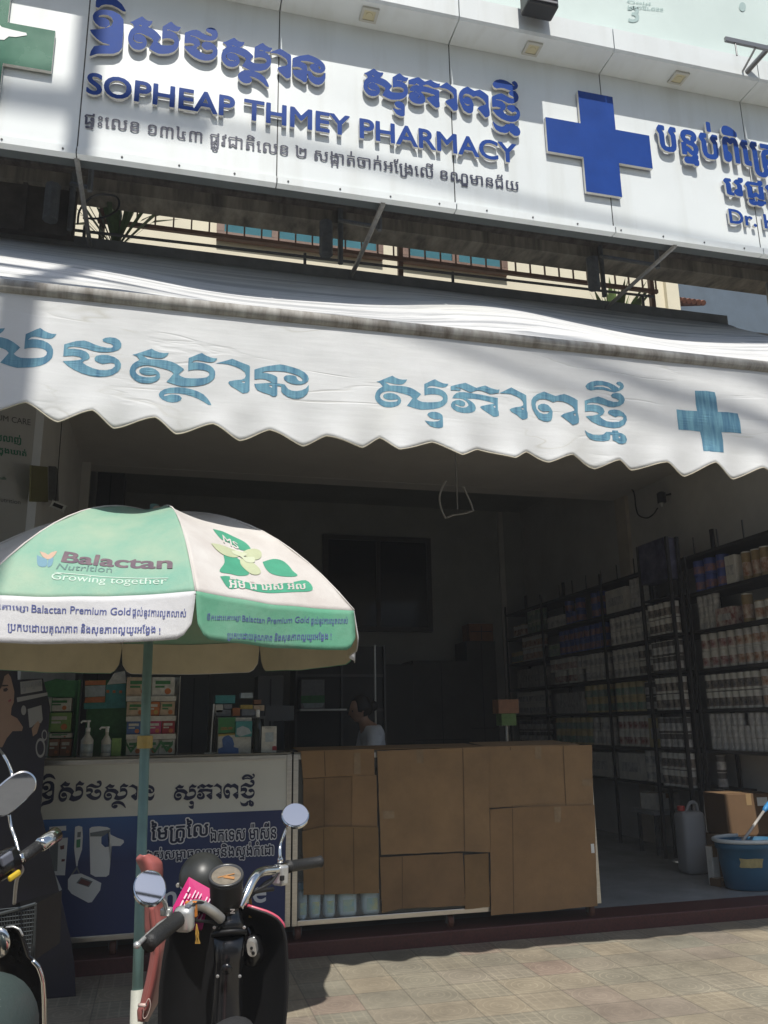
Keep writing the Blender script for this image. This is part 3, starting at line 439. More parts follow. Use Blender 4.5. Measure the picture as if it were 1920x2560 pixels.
# ------------------------------------------------------------------ metres of the place
FLOOR = .086; STEP_Y = 5.66; SIGN_Y = 4.60; SLAB_Y = 5.66; BEAM_Y = 8.70; CEIL = 4.05; BACK_Y = 11.83
LWALL = -.91; RWALL = 5.36; SHELF_X = 5.0; UPW_Y = 7.1
def tile_mat():
    m = mat('paving', (.30, .25, .18), .82, var=.25, scale=3, bump=.25, bscale=55)
    n, l, b = nodes_of(m)
    g = n.new('ShaderNodeNewGeometry')
    def math_(op, a, bb=None, c=None):
        x = n.new('ShaderNodeMath'); x.operation = op
        for i, q in enumerate((a, bb, c)):
            if q is None: continue
            if isinstance(q, (int, float)): x.inputs[i].default_value = q
            else: l.new(q, x.inputs[i])
        return x.outputs[0]
    mp = n.new('ShaderNodeMapping'); mp.inputs['Rotation'].default_value = (0, 0, R(0)); mp.inputs['Scale'].default_value = (1/.27, 1/.27, 1)
    l.new(g.outputs['Position'], mp.inputs[0]); s = n.new('ShaderNodeSeparateXYZ'); l.new(mp.outputs[0], s.inputs[0])
    x, y = s.outputs[0], s.outputs[1]
    fx, fy = math_('FRACT', x), math_('FRACT', y); ix, iy = math_('FLOOR', x), math_('FLOOR', y)
    # rings round the middle of the edge shared by two tiles
    cx = math_('SUBTRACT', fx, .5); cy = math_('SUBTRACT', fy, .5)
    rr = math_('SQRT', math_('ADD', math_('MULTIPLY', cx, cx), math_('MULTIPLY', cy, cy)))
    ring = math_('LESS_THAN', math_('ABSOLUTE', math_('SUBTRACT', math_('FRACT', math_('MULTIPLY', rr, 7.5)), .5)), .11)
    inr = math_('LESS_THAN', rr, .5)
    gx = math_('LESS_THAN', math_('ABSOLUTE', math_('SUBTRACT', math_('FRACT', math_('MULTIPLY', fx, 5)), .5)), .09)
    gy = math_('LESS_THAN', math_('ABSOLUTE', math_('SUBTRACT', math_('FRACT', math_('MULTIPLY', fy, 5)), .5)), .09)
    gr = math_('MAXIMUM', gx, gy)
    par = math_('MODULO', math_('ABSOLUTE', math_('ADD', ix, math_('MULTIPLY', iy, 1))), 2)
    pat = math_('ADD', math_('MULTIPLY', ring, inr), math_('MULTIPLY', gr, math_('SUBTRACT', 1, inr)))
    par2 = math_('MODULO', math_('ABSOLUTE', math_('FLOOR', math_('MULTIPLY', ix, .5))), 2)
    pat = math_('ADD', math_('MULTIPLY', pat, math_('SUBTRACT', 1, math_('MULTIPLY', par, par2))), math_('MULTIPLY', gr, math_('MULTIPLY', par, par2)))
    pat = math_('MINIMUM', pat, 1)
    ex = math_('LESS_THAN', math_('MINIMUM', math_('SUBTRACT', .5, math_('ABSOLUTE', cx)), math_('SUBTRACT', .5, math_('ABSOLUTE', cy))), .014)
    # worn: pattern comes and goes
    wn = n.new('ShaderNodeTexNoise'); wn.inputs['Scale'].default_value = 1.3; wn.inputs['Detail'].default_value = 4
    l.new(g.outputs['Position'], wn.inputs['Vector'])
    wear = n.new('ShaderNodeMapRange'); wear.inputs[1].default_value = .38; wear.inputs[2].default_value = .62; l.new(wn.outputs[0], wear.inputs[0])
    wn2 = n.new('ShaderNodeTexNoise'); wn2.inputs['Scale'].default_value = 35; l.new(g.outputs['Position'], wn2.inputs['Vector'])
    pat = math_('MULTIPLY', pat, math_('ADD', .25, math_('MULTIPLY', wear.outputs[0], math_('ADD', .35, math_('MULTIPLY', wn2.outputs[0], .6)))))
    # colour of each tile
    cmb = n.new('ShaderNodeCombineXYZ'); l.new(ix, cmb.inputs[0]); l.new(iy, cmb.inputs[1])
    wh = n.new('ShaderNodeTexWhiteNoise'); wh.noise_dimensions = '2D'; l.new(cmb.outputs[0], wh.inputs['Vector'])
    cr = n.new('ShaderNodeValToRGB'); cr.color_ramp.interpolation = 'LINEAR'
    els = cr.color_ramp.elements; els[0].color = (.255, .225, .17, 1); els[1].color = (.28, .21, .165, 1)
    for p, c in ((.3, (.24, .225, .175)), (.55, (.31, .26, .185)), (.8, (.26, .23, .18))):
        e = els.new(p); e.color = (*c, 1)
    l.new(wh.outputs['Value'], cr.inputs[0])
    dn = n.new('ShaderNodeTexNoise'); dn.inputs['Scale'].default_value = 2.2; dn.inputs['Detail'].default_value = 7; dn.inputs['Roughness'].default_value = .7
    l.new(g.outputs['Position'], dn.inputs['Vector'])
    dr = n.new('ShaderNodeMapRange'); dr.inputs[1].default_value = .3; dr.inputs[2].default_value = .7; dr.inputs[3].default_value = .62; dr.inputs[4].default_value = 1.2
    l.new(dn.outputs[0], dr.inputs[0])
    mx = n.new('ShaderNodeMix'); mx.data_type = 'RGBA'; mx.inputs['Factor'].default_value = 0
    l.new(math_('MULTIPLY', pat, .36), mx.inputs['Factor']); l.new(cr.outputs[0], mx.inputs['A']); mx.inputs['B'].default_value = (.50, .44, .32, 1)
    mx2 = n.new('ShaderNodeMix'); mx2.data_type = 'RGBA'; l.new(math_('MULTIPLY', ex, .55), mx2.inputs['Factor']); l.new(mx.outputs['Result'], mx2.inputs['A']); mx2.inputs['B'].default_value = (.13, .115, .09, 1)
    sc = n.new('ShaderNodeVectorMath'); sc.operation = 'SCALE'; l.new(mx2.outputs['Result'], sc.inputs[0]); l.new(dr.outputs[0], sc.inputs['Scale'])
    l.new(sc.outputs[0], b.inputs['Base Color'])
    bp = n.new('ShaderNodeBump'); bp.inputs['Strength'].default_value = .5; bp.inputs['Distance'].default_value = .004
    l.new(math_('SUBTRACT', pat, ex), bp.inputs['Height']); l.new(bp.outputs[0], b.inputs['Normal'])
    return m
M_PAVE = tile_mat()
M_ROAD = mat('asphalt', (.06, .058, .055), .9, var=.3, scale=9, bump=.4, bscale=120)
M_CONC = mat('concrete', (.30, .29, .27), .85, var=.2, scale=4, bump=.2)
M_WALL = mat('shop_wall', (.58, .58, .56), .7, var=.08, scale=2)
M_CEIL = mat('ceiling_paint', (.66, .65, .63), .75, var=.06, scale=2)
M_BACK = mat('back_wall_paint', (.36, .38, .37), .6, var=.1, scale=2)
M_CREAM = mat('cream_paint', (.80, .74, .58), .75, var=.05, scale=3)
M_RED = mat('red_granite', (.085, .024, .021), .5, var=.25, scale=60)
M_FLOOR = mat('floor_tiles', (.33, .35, .36), .22, var=.1, scale=2.5)
M_STEEL = mat('stainless', (.62, .60, .55), .32, metal=1, var=.12, scale=14, stretch=(1, 1, 12))
M_DARKST = mat('painted_steel', (.10, .105, .105), .55, var=.3, scale=18)
M_BROWN = mat('brown_railing_paint', (.19, .11, .08), .5, var=.2, scale=20)
M_GLASSB = mat('teal_window_glass', (.06, .19, .24), .12, var=.15, scale=2, spec=.8)
M_BLACK = mat('black_plastic', (.012, .012, .013), .38)
M_WHITEP = mat('white_panel', (.78, .80, .78), .38, var=.04, scale=5)

def plane(name, x0, x1, y0, y1, z, m):
    bm = bmesh.new(); vs = [bm.verts.new(p) for p in ((x0, y0, z), (x1, y0, z), (x1, y1, z), (x0, y1, z))]; bm.faces.new(vs)
    me = bpy.data.meshes.new(name); bm.to_mesh(me); bm.free(); return tag(link(name, me, m), kind='structure')
plane('ground', -600, 600, -600, 600, -.16, M_ROAD)
bm = bmesh.new(); box(bm, -40, 40, -1.2, STEP_Y-.002, -.15, 0)
tag(link('pavement', tomesh(bm), M_PAVE), kind='structure')
bm = bmesh.new(); box(bm, -40, 40, -1.36, -1.203, -.15, .012, .02); tag(link('kerb', tomesh(bm), M_CONC), kind='structure')

# the shophouse: one building with its parts
SHOP = thing('shophouse', (2.2, STEP_Y, 0), 'open-fronted shophouse with a dim pharmacy inside and a cream balcony wall above', 'building')
mesh_box('shop_floor', LWALL-.1, RWALL+.1, STEP_Y+.05, BACK_Y+.1, -.1, FLOOR, M_FLOOR, SHOP)
mesh_box('step', LWALL-2.4, RWALL+3, STEP_Y, STEP_Y+.3, -.1, FLOOR+.003, M_RED, SHOP, .008)
mesh_box('side_wall', LWALL-.2, LWALL, SLAB_Y+.35, BACK_Y, FLOOR-.05, 4.7, M_WALL, SHOP)
mesh_box('side_wall', RWALL, RWALL+.2, SLAB_Y+.35, BACK_Y, FLOOR-.05, 4.7, M_WALL, SHOP)
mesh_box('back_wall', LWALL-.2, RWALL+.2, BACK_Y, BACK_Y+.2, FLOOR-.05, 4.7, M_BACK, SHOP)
mesh_box('ceiling', LWALL, RWALL, SLAB_Y+.02, BEAM_Y, CEIL, CEIL+.1, M_CEIL, SHOP)
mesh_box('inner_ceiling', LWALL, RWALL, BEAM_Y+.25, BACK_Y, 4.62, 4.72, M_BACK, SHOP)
mesh_box('ceiling_beam', LWALL, RWALL, BEAM_Y, BEAM_Y+.25, CEIL-.002, 4.7, M_CEIL, SHOP)
mesh_box('corner_pilaster', RWALL-.05, RWALL-.002, BEAM_Y-.02, BEAM_Y+.22, FLOOR, CEIL-.004, mat('pilaster_paint', (.55, .50, .42), .6, var=.15, scale=3), SHOP)
mesh_box('corner_trim', 4.95, 5.03, BACK_Y-.05, BACK_Y-.003, FLOOR, 4.6, M_WALL, SHOP)
mesh_box('side_trim', LWALL+.003, LWALL+.09, BEAM_Y-.08, BEAM_Y, FLOOR, CEIL-.004, M_WALL, SHOP)
# window with dark glass in the back wall
a = atY(*C6(-260, 335), BACK_Y-.1); b_ = atY(*C6(215, 760), BACK_Y-.1)
wf = bmesh.new(); y0 = BACK_Y-.08; y1 = BACK_Y-.004
for q in ((a.x, b_.x, b_.z, b_.z+.07), (a.x, b_.x, a.z-.07, a.z), (a.x, a.x+.07, b_.z+.072, a.z-.072), (b_.x-.07, b_.x, b_.z+.072, a.z-.072), ((a.x+b_.x)/2-.03, (a.x+b_.x)/2+.03, b_.z+.072, a.z-.072)):
    box(wf, q[0], q[1], y0, y1, q[2], q[3])
win = link('window', tomesh(wf), mat('dim_frame', (.07, .07, .07), .5), SHOP)
mesh_box('pane', a.x+.07, b_.x-.07, BACK_Y-.05, BACK_Y-.03, b_.z+.07, a.z-.07, mat('dark_glass', (.01, .012, .013), .1), win)
# first floor: slab edge, balcony, upper wall with windows
mesh_box('balcony_slab', LWALL-1.9, RWALL+2.6, SLAB_Y, UPW_Y+.3, CEIL+.104, 4.70, M_CONC, SHOP)
WX1 = atY(*C4(1258, 400), UPW_Y).x
mesh_box('upper_wall', -2.0, WX1, UPW_Y, UPW_Y+.2, 4.703, 7.6, M_CREAM, SHOP)
mesh_box('wall_corner', WX1-.14, WX1+.01, UPW_Y-.05, UPW_Y-.002, 4.703, 7.6, M_CREAM, SHOP)
M_STAIN = mat('stained_concrete', (.33, .30, .24), .9, col2=(.09, .08, .068), scale=3.2, stretch=(2.5, 1, .35), bump=.3)
bz = atY(*C4(0, 195), 5.66).z
mesh_box('roof_beam', -2.4, 7.5, 5.45, 5.66, bz, bz+.75, M_STAIN, SHOP)
mesh_box('gutter', -2.4, 7.5, 5.39, 5.447, bz+.10, bz+.42, mat('rusty_steel', (.13, .115, .10), .8, col2=(.045, .035, .03), scale=5, stretch=(3, 1, .3)), SHOP)
def up_window(u0z, u1z, zlow):
    x0 = atY(*u0z, UPW_Y).x; x1 = atY(*u1z, UPW_Y).x; z0 = zlow; z1 = z0+1.25
    f = bmesh.new(); y0 = UPW_Y-.06; y1 = UPW_Y-.003
    n = max(2, round((x1-x0)/.62))
    box(f, x0, x1, y0, y1, z0, z0+.07); box(f, x0, x1, y0, y1, z1-.07, z1)
    for i in range(n+1):
        xc = x0+.035+(x1-x0-.07)*i/n; box(f, xc-.035, xc+.035, y0, y1, z0+.072, z1-.072)
    fr = link('window', tomesh(f), M_BROWN, SHOP)
    for i in range(n):
        xa = x0+.07+(x1-x0-.07)*i/n; xb = x0+(x1-x0-.07)*(i+1)/n
        mesh_box('pane', xa, xb, UPW_Y-.04, UPW_Y-.02, z0+.07, z1-.07, M_GLASSB, fr)
zl = atY(*C4(300, 297), UPW_Y).z
up_window(C3(935, 150), C3(1650, 230), zl-.02)
up_window(C4(70, 240), C4(525, 290), zl-.02)

# balcony railing
rb = atY(*C4(70, 257), 5.9); RZ = rb.z
RAIL = thing('balcony_railing', (2, 5.9, 4.7), 'brown metal railing of thin upright bars on the balcony above the awning', 'railing')
x0 = atY(*C3(420, 120), 5.9).x; x1 = atY(*C4(1178, 365), 5.9).x
bm = bmesh.new(); box(bm, x0, x1, 5.885, 5.915, RZ-.012, RZ+.02); link('bottom_rail', tomesh(bm), M_BROWN, RAIL)
bm = bmesh.new(); box(bm, x0, x1, 5.88, 5.92, RZ+.8, RZ+.845); link('handrail', tomesh(bm), M_BROWN, RAIL)
bm = bmesh.new(); k = int((x1-x0)/.135)
for i in range(k+1):
    xx = x0+.01+(x1-x0-.02)*i/k; box(bm, xx-.006, xx+.006, 5.894, 5.906, RZ+.02, RZ+.8)
link('bars', tomesh(bm), M_BROWN, RAIL)
for xx in (x0+.03, (x0+x1)/2, x1-.03): mesh_box('post', xx-.02, xx+.02, 5.925, 5.965, 4.7, RZ+.8, M_BROWN, RAIL)

# thin pipe along the slab edge
pA = atY(*C3(300, 128), 5.66); pB = atY(*C4(1165, 418), 5.66)
bm = bmesh.new(); tube(bm, [(pA.x, 5.66, pA.z-.0), (pB.x, 5.66, pB.z)], .011)
for xx in (pA.x+.1, .9, 2.1, pB.x-.1): tube(bm, [(xx, 5.672, 4.70), (xx, 5.672, pB.z)], .012)
tag(link('steel_pipe', tomesh(bm), M_DARKST), 'thin dark steel pipe running along the balcony edge under the railing', 'pipe')

# plants on the balcony
def plant(name, c, n, ln, wd, up, m, label, cat, pot=.07):
    t = thing(name, c, label, cat); rng = random.Random(int(c[0]*100))
    bm = bmesh.new(); lathe(bm, [(pot*.7, 0), (pot, pot*1.7), (pot*1.1, pot*1.75), (pot*.9, pot*1.7)], 14, c)
    link('pot', tomesh(bm), mat('plant_pot', (.16, .12, .09), .8), t)
    bm = bmesh.new()
    for i in range(n):
        a = rng.uniform(0, 6.28); e = rng.uniform(*up); L = ln*rng.uniform(.6, 1.1)
        d = Vector((math.cos(a)*math.cos(e), math.sin(a)*math.cos(e), math.sin(e))); s = d.cross(Vector((0, 0, 1))).normalized()*wd
        p = Vector(c)+Vector((0, 0, pot*1.6)); q = p+d*L*.55+Vector((0, 0, L*.06)); r = p+d*L-Vector((0, 0, L*.18*math.cos(e)))
        v = [bm.verts.new(x) for x in (p-s*.4, p+s*.4, q+s, q-s, r)]
        bm.faces.new((v[0], v[1], v[2], v[3])); bm.faces.new((v[3], v[2], v[4]))
    link('leaves', tomesh(bm), m, t)
    return t
M_LEAF = mat('leaf_green', (.06, .11, .035), .6, var=.4, scale=9)
pp = atY(*C3(505, 110), 5.78)
plant('potted_plant', (pp.x, 5.78, 4.703), 34, .95, .022, (.7, 1.45), M_LEAF, 'spiky long-leaved plant in a pot at the left end of the balcony', 'plant')
pp = atY(*C4(975, 330), 6.5)
plant('potted_plant', (pp.x, 6.5, 4.703), 46, .72, .04, (.8, 1.5), mat('leaf_light', (.12, .19, .05), .6, var=.4, scale=9), 'bushy light green leafy plant near the right end of the balcony', 'plant')

# neighbour on the right, seen in the gap under the sign
NB = thing('neighbouring_house', (8, 8.2, 0), 'slate blue house wall with a small terracotta tiled eave behind the sign frame', 'building')
mesh_box('wall', WX1+.35, 16, 8.2, 8.5, -.1, 9.5, mat('slate_paint', (.105, .14, .18), .8, var=.12, scale=3), NB)
e0 = atY(*C4(1268, 440), 7.6); e1 = atY(*C4(1392, 450), 7.6)
bm = bmesh.new(); nt_ = 6
for i in range(nt_):
    xx = e0.x+(e1.x-e0.x)*(i+.5)/nt_; 
    tube(bm, [(xx, 7.6, e0.z+.03), (xx, 8.198, e0.z+.33)], (e1.x-e0.x)/nt_*.52, 8)
link('roof', tomesh(bm), mat('terracotta', (.22, .085, .05), .8, var=.3, scale=12), NB)

# dark sheet-clad wall at the left, behind the sign's end
pL = atY(*C3(325, 60), 5.5)
bm = bmesh.new(); box(bm, -3.2, pL.x, 5.50, 5.56, 4.72, 5.75)
for i in range(9): box(bm, -3.2+i*.3, -3.17+i*.3, 5.47, 5.497, 4.72, 5.75)
tag(link('sheet_metal_wall', tomesh(bm), mat('dark_sheet', (.07, .06, .05), .7, var=.4, scale=6)), 'dark corrugated metal sheet wall under the left end of the sign', 'wall')
# ------------------------------------------------------------------ the big sign
SG = thing('pharmacy_sign', (1.3, SIGN_Y, 4.73), 'long white shop sign with raised blue letters, a blue cross and a white overhanging top', 'sign')
SX0, SX1 = -2.6, 5.6
zb = atY(*C2(0, 838), SIGN_Y).z; zt = atY(*C2(930, 320), SIGN_Y).z
FRY = 4.385; zc = zt+.195
joints = [atY(*C1(x, y), SIGN_Y).x for x, y in ((372, 200), (1200, 500))] + [atY(*C2(x, y), SIGN_Y).x for x, y in ((290, 450), (965, 700), (1560, 600))]
seams = [SX0]+joints+[SX1]
def sign_face_mat():
    m = mat('composite_panel', (.78, .815, .81), .32, var=.03, scale=1.5)
    n, l, b = nodes_of(m); src = b.inputs['Base Color'].links[0].from_socket
    t = n.new('ShaderNodeTexNoise'); t.inputs['Scale'].default_value = 3; t.inputs['Detail'].default_value = 8
    mp = n.new('ShaderNodeMapping'); mp.inputs['Scale'].default_value = (3, 1, .25); g = n.new('ShaderNodeNewGeometry')
    l.new(g.outputs['Position'], mp.inputs[0]); l.new(mp.outputs[0], t.inputs['Vector'])
    r = n.new('ShaderNodeMapRange'); r.inputs[1].default_value = .5; r.inputs[2].default_value = .8; r.inputs[3].default_value = 0; r.inputs[4].default_value = .34
    l.new(t.outputs[0], r.inputs[0]); mx = n.new('ShaderNodeMix'); mx.data_type = 'RGBA'
    l.new(r.outputs[0], mx.inputs['Factor']); l.new(src, mx.inputs['A']); mx.inputs['B'].default_value = (.52, .52, .46, 1)
    l.new(mx.outputs['Result'], b.inputs['Base Color'])
    return m
M_SIGN = sign_face_mat()
def panels(name, f):
    for a, b in zip(seams[:-1], seams[1:]):
        bm = bmesh.new(); f(bm, a+.004, b-.004); link(name, tomesh(bm), M_SIGN, SG)
panels('face_panel', lambda bm, a, b: box(bm, a, b, SIGN_Y, SIGN_Y+.02, zb, zt-.002))
def coping(bm, a, b):
    # soffit, front and top bent from one sheet
    pr = [(SIGN_Y+.15, zt), (FRY, zt), (FRY-.012, zt+.02), (FRY-.012, zc), (SIGN_Y+.15, zc+.05)]
    q = [[bm.verts.new((x, y, z)) for y, z in pr] for x in (a, b)]
    for i in range(len(pr)-1): bm.faces.new((q[0][i], q[0][i+1], q[1][i+1], q[1][i]))
    bm.faces.new(list(reversed(q[0]))); bm.faces.new(q[1])
panels('coping', coping)
panels('bottom_lip', lambda bm, a, b: box(bm, a, b, SIGN_Y-.025, SIGN_Y+.03, zb-.052, zb-.002))
M_GREYU = mat('sign_underside', (.06, .07, .07), .7, var=.15, scale=3)
mesh_box('backing', SX0+.01, SX1-.01, SIGN_Y+.021, SIGN_Y+.15, zb-.02, zt-.004, M_GREYU, SG)
for jx in joints: mesh_box('joint_sealant', jx-.005, jx+.005, SIGN_Y+.002, SIGN_Y+.018, zb, zt-.003, M_BLACK, SG)
bm = bmesh.new()
for i in range(24):
    xx = SX0+.2+i*.335; lathe(bm, [(.007, 0), (.005, .005)], 8, (xx, SIGN_Y-.026, zb-.03), Vector((0, -1, 0)))
link('rivet', tomesh(bm), M_DARKST, SG)
# square downlights in the soffit
M_LAMPG = mat('lamp_glass', (.62, .56, .36), .25)
for px in (C1(1595, 60), C2(640, 207), C2(1272, 333), ):
    c = atZ(*px, zt)
    fr = bmesh.new(); s = .058
    for q in ((-s, s, -s, -s+.018), (-s, s, s-.018, s), (-s, -s+.018, -s+.018, s-.018), (s-.018, s, -s+.018, s-.018)):
        box(fr, c.x+q[0], c.x+q[1], c.y+q[2], c.y+q[3], zt-.016, zt-.001)
    f = link('downlight', tomesh(fr), mat('lamp_frame', (.55, .54, .48), .5), SG)
    bm = bmesh.new(); box(bm, c.x-s+.018, c.x+s-.018, c.y-s+.018, c.y+s-.018, zt-.010, zt-.002)
    lathe(bm, [(.022, -.014), (.024, -.0098)], 14, (c.x, c.y, zt)); link('lens', tomesh(bm), M_LAMPG, f)
# raised lettering
M_BLUE = mat('blue_acrylic', (.011, .055, .27), .5, var=.10, scale=5, spec=.12)
M_EDGE = mat('letter_edge', (.72, .70, .64), .4)
# map the heading from the awning onto the sign by the left of "tha" and the right of the last letter
def xs_of(k):
    P = [p for kk, q in HEAD if kk == k for pl in q for p in pl]; return min(p[0] for p in P), max(p[0] for p in P), min(p[1] for p in P), max(p[1] for p in P)
LY_ = SIGN_Y-.024
A1 = atY(*C1(798, 200), LY_); A2 = atY(*C2(583, 540), LY_)
t_ = xs_of('tha'); m_ = xs_of('mi')
SSX = (A2.x-A1.x)/(m_[1]-t_[0])
zt1 = atY(*C1(870, 118), LY_).z; zb1 = atY(*C1(870, 262), LY_).z
SSZ = (zt1-zb1)/(t_[3]-t_[2])
def to_sign(polys): return [[(A1.x+(x-t_[0])*SSX, zb1+(z-t_[2])*SSZ) for x, z in p] for p in polys]
def letters(name, groups, Y, extr, off, m, parent, side, edge_off=0.0, grain=.006):
    V = []; Fs = []
    for n, P in enumerate(groups):
        vs, fs = field_mesh([(*c[i-1], *c[i]) for c in P for i in range(len(c))], edge_off, grain, extr) if edge_off else fill_mesh(polys=P, extr=extr); b = len(V)
        V += [(x, y, z+n % 3*.0008) for x, y, z in vs]; Fs += [tuple(b+i for i in f) for f in fs]
    x0, x1, y0, y1 = bbox(V)
    return decal(name, (V, Fs), rectY(x0, x1, y0, y1, Y, off), m, parent, side=side)
OO = [[[(q.x, q.z) for q in (atY(200+a/5.184, b/5.184, LY_) for a, b in P)] for P in grp] for grp in ([HAT], [OOBODY, OOHOLE])]
sgl = []
for k, P in HEAD:
    if k == 'sa1':      # the first sa of the sign stands at its own place
        a = atY(*C1(556, 170), LY_); b = atY(*C1(778, 130), LY_); t = atY(*C1(615, 78), LY_); bo = atY(*C1(700, 238), LY_)
        q = xs_of('sa1'); P2 = [[(a.x+(x-q[0])/(q[1]-q[0])*(b.x-a.x), bo.z+(z-q[2])/(q[3]-q[2])*(t.z-bo.z)) for x, z in p] for p in P]
        sgl.append(P2)
    else: sgl.append(to_sign(P))
letters('heading_letters', OO+sgl, LY_, .009, .0, M_BLUE, SG, M_EDGE, .004)
def latin_sign(text, ll, lr, ul, ur, grow=.022, thick=.009, m=M_BLUE, name='latin_letters', off=0):
    src = bold(text, grow, .02, .02)
    q = [atY(*p, LY_) for p in (ll, lr, ul, ur)]
    z0 = (q[0].z+q[1].z)/2; z1 = (q[2].z+q[3].z)/2
    f0 = rectY(q[0].x, q[1].x, z0, z1, LY_, off); ex = .02
    return decal(name, src, lambda s, t, d: f0(s, t, d*thick/ex), m, SG, side=M_EDGE)
latin_sign('SOPHEAP THMEY PHARMACY', C1(370, 422), C2(573, 700), C1(375, 325), C2(580, 618))
latin_sign('Dr. H', C2(1490, 955), C2(1700, 1010), C2(1487, 895), C2(1697, 945), name='small_latin_letters')
M_NAVYL = mat('navy_letter', (.03, .035, .075), .5)
def khm_sign(key, ll, lr, ul, ur, grow, m, name, thick=.0, side=None, Y=None):
    Y = Y or SIGN_Y
    src = khmer(key, extr=thick and .02 or 0, offset=grow)
    q = [atY(*p, Y) for p in (ll, lr, ul, ur)]; z0 = (q[0].z+q[1].z)/2; z1 = (q[2].z+q[3].z)/2
    f0 = rectY(q[0].x, q[1].x, z0, z1, Y, .006)
    return decal(name, src, lambda s, t, d: f0(s, t, d*(thick/.02) if thick else d*.1), m, SG, side=side)
khm_sign('address', C1(358, 590), C2(582, 838), C1(366, 500), C2(588, 745), .010, M_NAVYL, 'address_line')
khm_sign('clinic', C2(1185, 690), C2(1800, 810), C2(1185, 505), C2(1800, 600), .03, M_BLUE, 'clinic_letters', .009, M_EDGE, LY_)
khm_sign('doctor', C2(1470, 868), C2(1990, 960), C2(1465, 740), C2(1985, 830), .03, M_BLUE, 'doctor_letters', .009, M_EDGE, LY_)
# blue cross
cr = [(838,393),(988,420),(1000,560),(1145,585),(1160,730),(1018,705),(1028,848),(873,828),(860,678),(708,653),(697,507),(850,530)]
P = [[(q.x, q.z) for q in (atY(*C2(*p), LY_-.01) for p in cr)]]
x0_, x1_, z0_, z1_ = bbox([(x, y, 0) for x, y in P[0]])
cxm = (x0_+x1_)/2; aw = (atY(*C2(988, 420), LY_).x-atY(*C2(838, 393), LY_).x)/2; ah = aw
czm = (z0_+z1_)/2; hw = (x1_-x0_)/2; hh = (z1_-z0_)/2
plus = [(cxm-aw, czm+hh), (cxm+aw, czm+hh), (cxm+aw, czm+ah), (cxm+hw, czm+ah), (cxm+hw, czm-ah), (cxm+aw, czm-ah), (cxm+aw, czm-hh), (cxm-aw, czm-hh), (cxm-aw, czm-ah), (cxm-hw, czm-ah), (cxm-hw, czm+ah), (cxm-aw, czm+ah)]
letters('blue_cross', [[plus]], LY_, .012, 0, M_BLUE, SG, M_EDGE)
# green cross with its white emblem at the left edge
M_GREEN = mat('green_acrylic', (.012, .14, .075), .25, var=.1, scale=4)
gq = lambda a, b: (lambda q: (q.x, q.z))(atY(*C1(a, b), LY_))
g1 = [gq(240, 140), gq(228, 322), gq(12, 278), gq(35, 95)]
wv = gq(35, 95)[0]; top = gq(240, 140)[1]; bot = gq(228, 315)[1]; rx = g1[0][0]; arm = rx-wv
cxg = wv-(top-bot)/2
green = [(wv, top+arm), (wv, top), (rx, top), (rx, bot), (wv, bot), (wv, bot-arm), (2*cxg-wv, bot-arm), (2*cxg-wv, bot), (2*cxg-rx, bot), (2*cxg-rx, top), (2*cxg-wv, top), (2*cxg-wv, top+arm)]
letters('green_cross', [[green]], LY_, .012, 0, M_GREEN, SG, M_EDGE)
em = [gq(a, b) for a, b in ((-60,90),(-10,105),(10,125),(60,138),(115,150),(118,160),(70,168),(40,165),(20,180),(-60,175))]
letters('emblem', [[em]], LY_-.0145, 0, .0, M_WHITEP, SG, None)

# billboard above the sign
BB = thing('billboard', (4, 4.5, zc), 'pale printed billboard with a thin green edge standing above the shop sign', 'billboard')
bx0 = -2.8; BY = 4.47
mesh_box('panel', bx0, 8.0, BY, BY+.05, zc+.03, zc+1.7, mat('billboard_print', (.66, .76, .72), .4, var=.05, scale=1.5), BB)
mesh_box('green_edge', bx0, 8.0, BY-.008, BY+.05, zc+.0, zc+.028, mat('green_edge', (.10, .45, .28), .5), BB)
M_FAINT = mat('faint_print', (.40, .52, .50), .5)
f0 = quadY((C2(1055, 98), C2(1102, 98), C2(1055, 28), C2(1102, 28)), BY)
decal('digit', bold('3', .02), f0, M_FAINT, BB)
f1 = quadY((C2(1205, 30), C2(1052, 18), C2(1205, 58), C2(1052, 44)), BY)
decal('word', fill_mesh(text='Progress'), lambda s, t, d: f1(1-s, t, d), M_FAINT, BB)
f2 = quadY((C2(1050, 0), C2(1150, 12), C2(1050, 14), C2(1150, 24)), BY)
decal('small_word', fill_mesh(text='Gold'), lambda s, t, d: f2(s, 1-t, d), M_FAINT, BB)
ell = [[(math.cos(i*.3927), math.sin(i*.3927)) for i in range(16)]]
decal('emblem', fill_mesh(polys=ell), quadY((C2(1533, 50), C2(1562, 52), C2(1533, 10), C2(1562, 12)), BY), M_FAINT, BB)
# floodlight on its arm
c = atY(*C2(675, 18), 4.25)
FL = thing('floodlight', (c.x, 4.25, c.z), 'black floodlight with cooling fins mounted above the sign coping', 'floodlight')
bm = bmesh.new(); box(bm, c.x-.115, c.x+.115, 4.2, 4.33, c.z-.05, c.z+.16, .012); link('housing', tomesh(bm), M_BLACK, FL)
bm = bmesh.new()
for i in range(4): box(bm, c.x-.1, c.x+.1, 4.19, 4.1985, c.z-.03+i*.045, c.z-.015+i*.045)
link('fins', tomesh(bm), mat('grey_metal', (.25, .25, .25), .4, metal=.8), FL)
bm = bmesh.new(); tube(bm, [(c.x, 4.3, c.z+.02), (c.x, 4.45, c.z+.02), (c.x, 4.46, c.z+.3)], .015); link('arm', tomesh(bm), M_BLACK, FL)
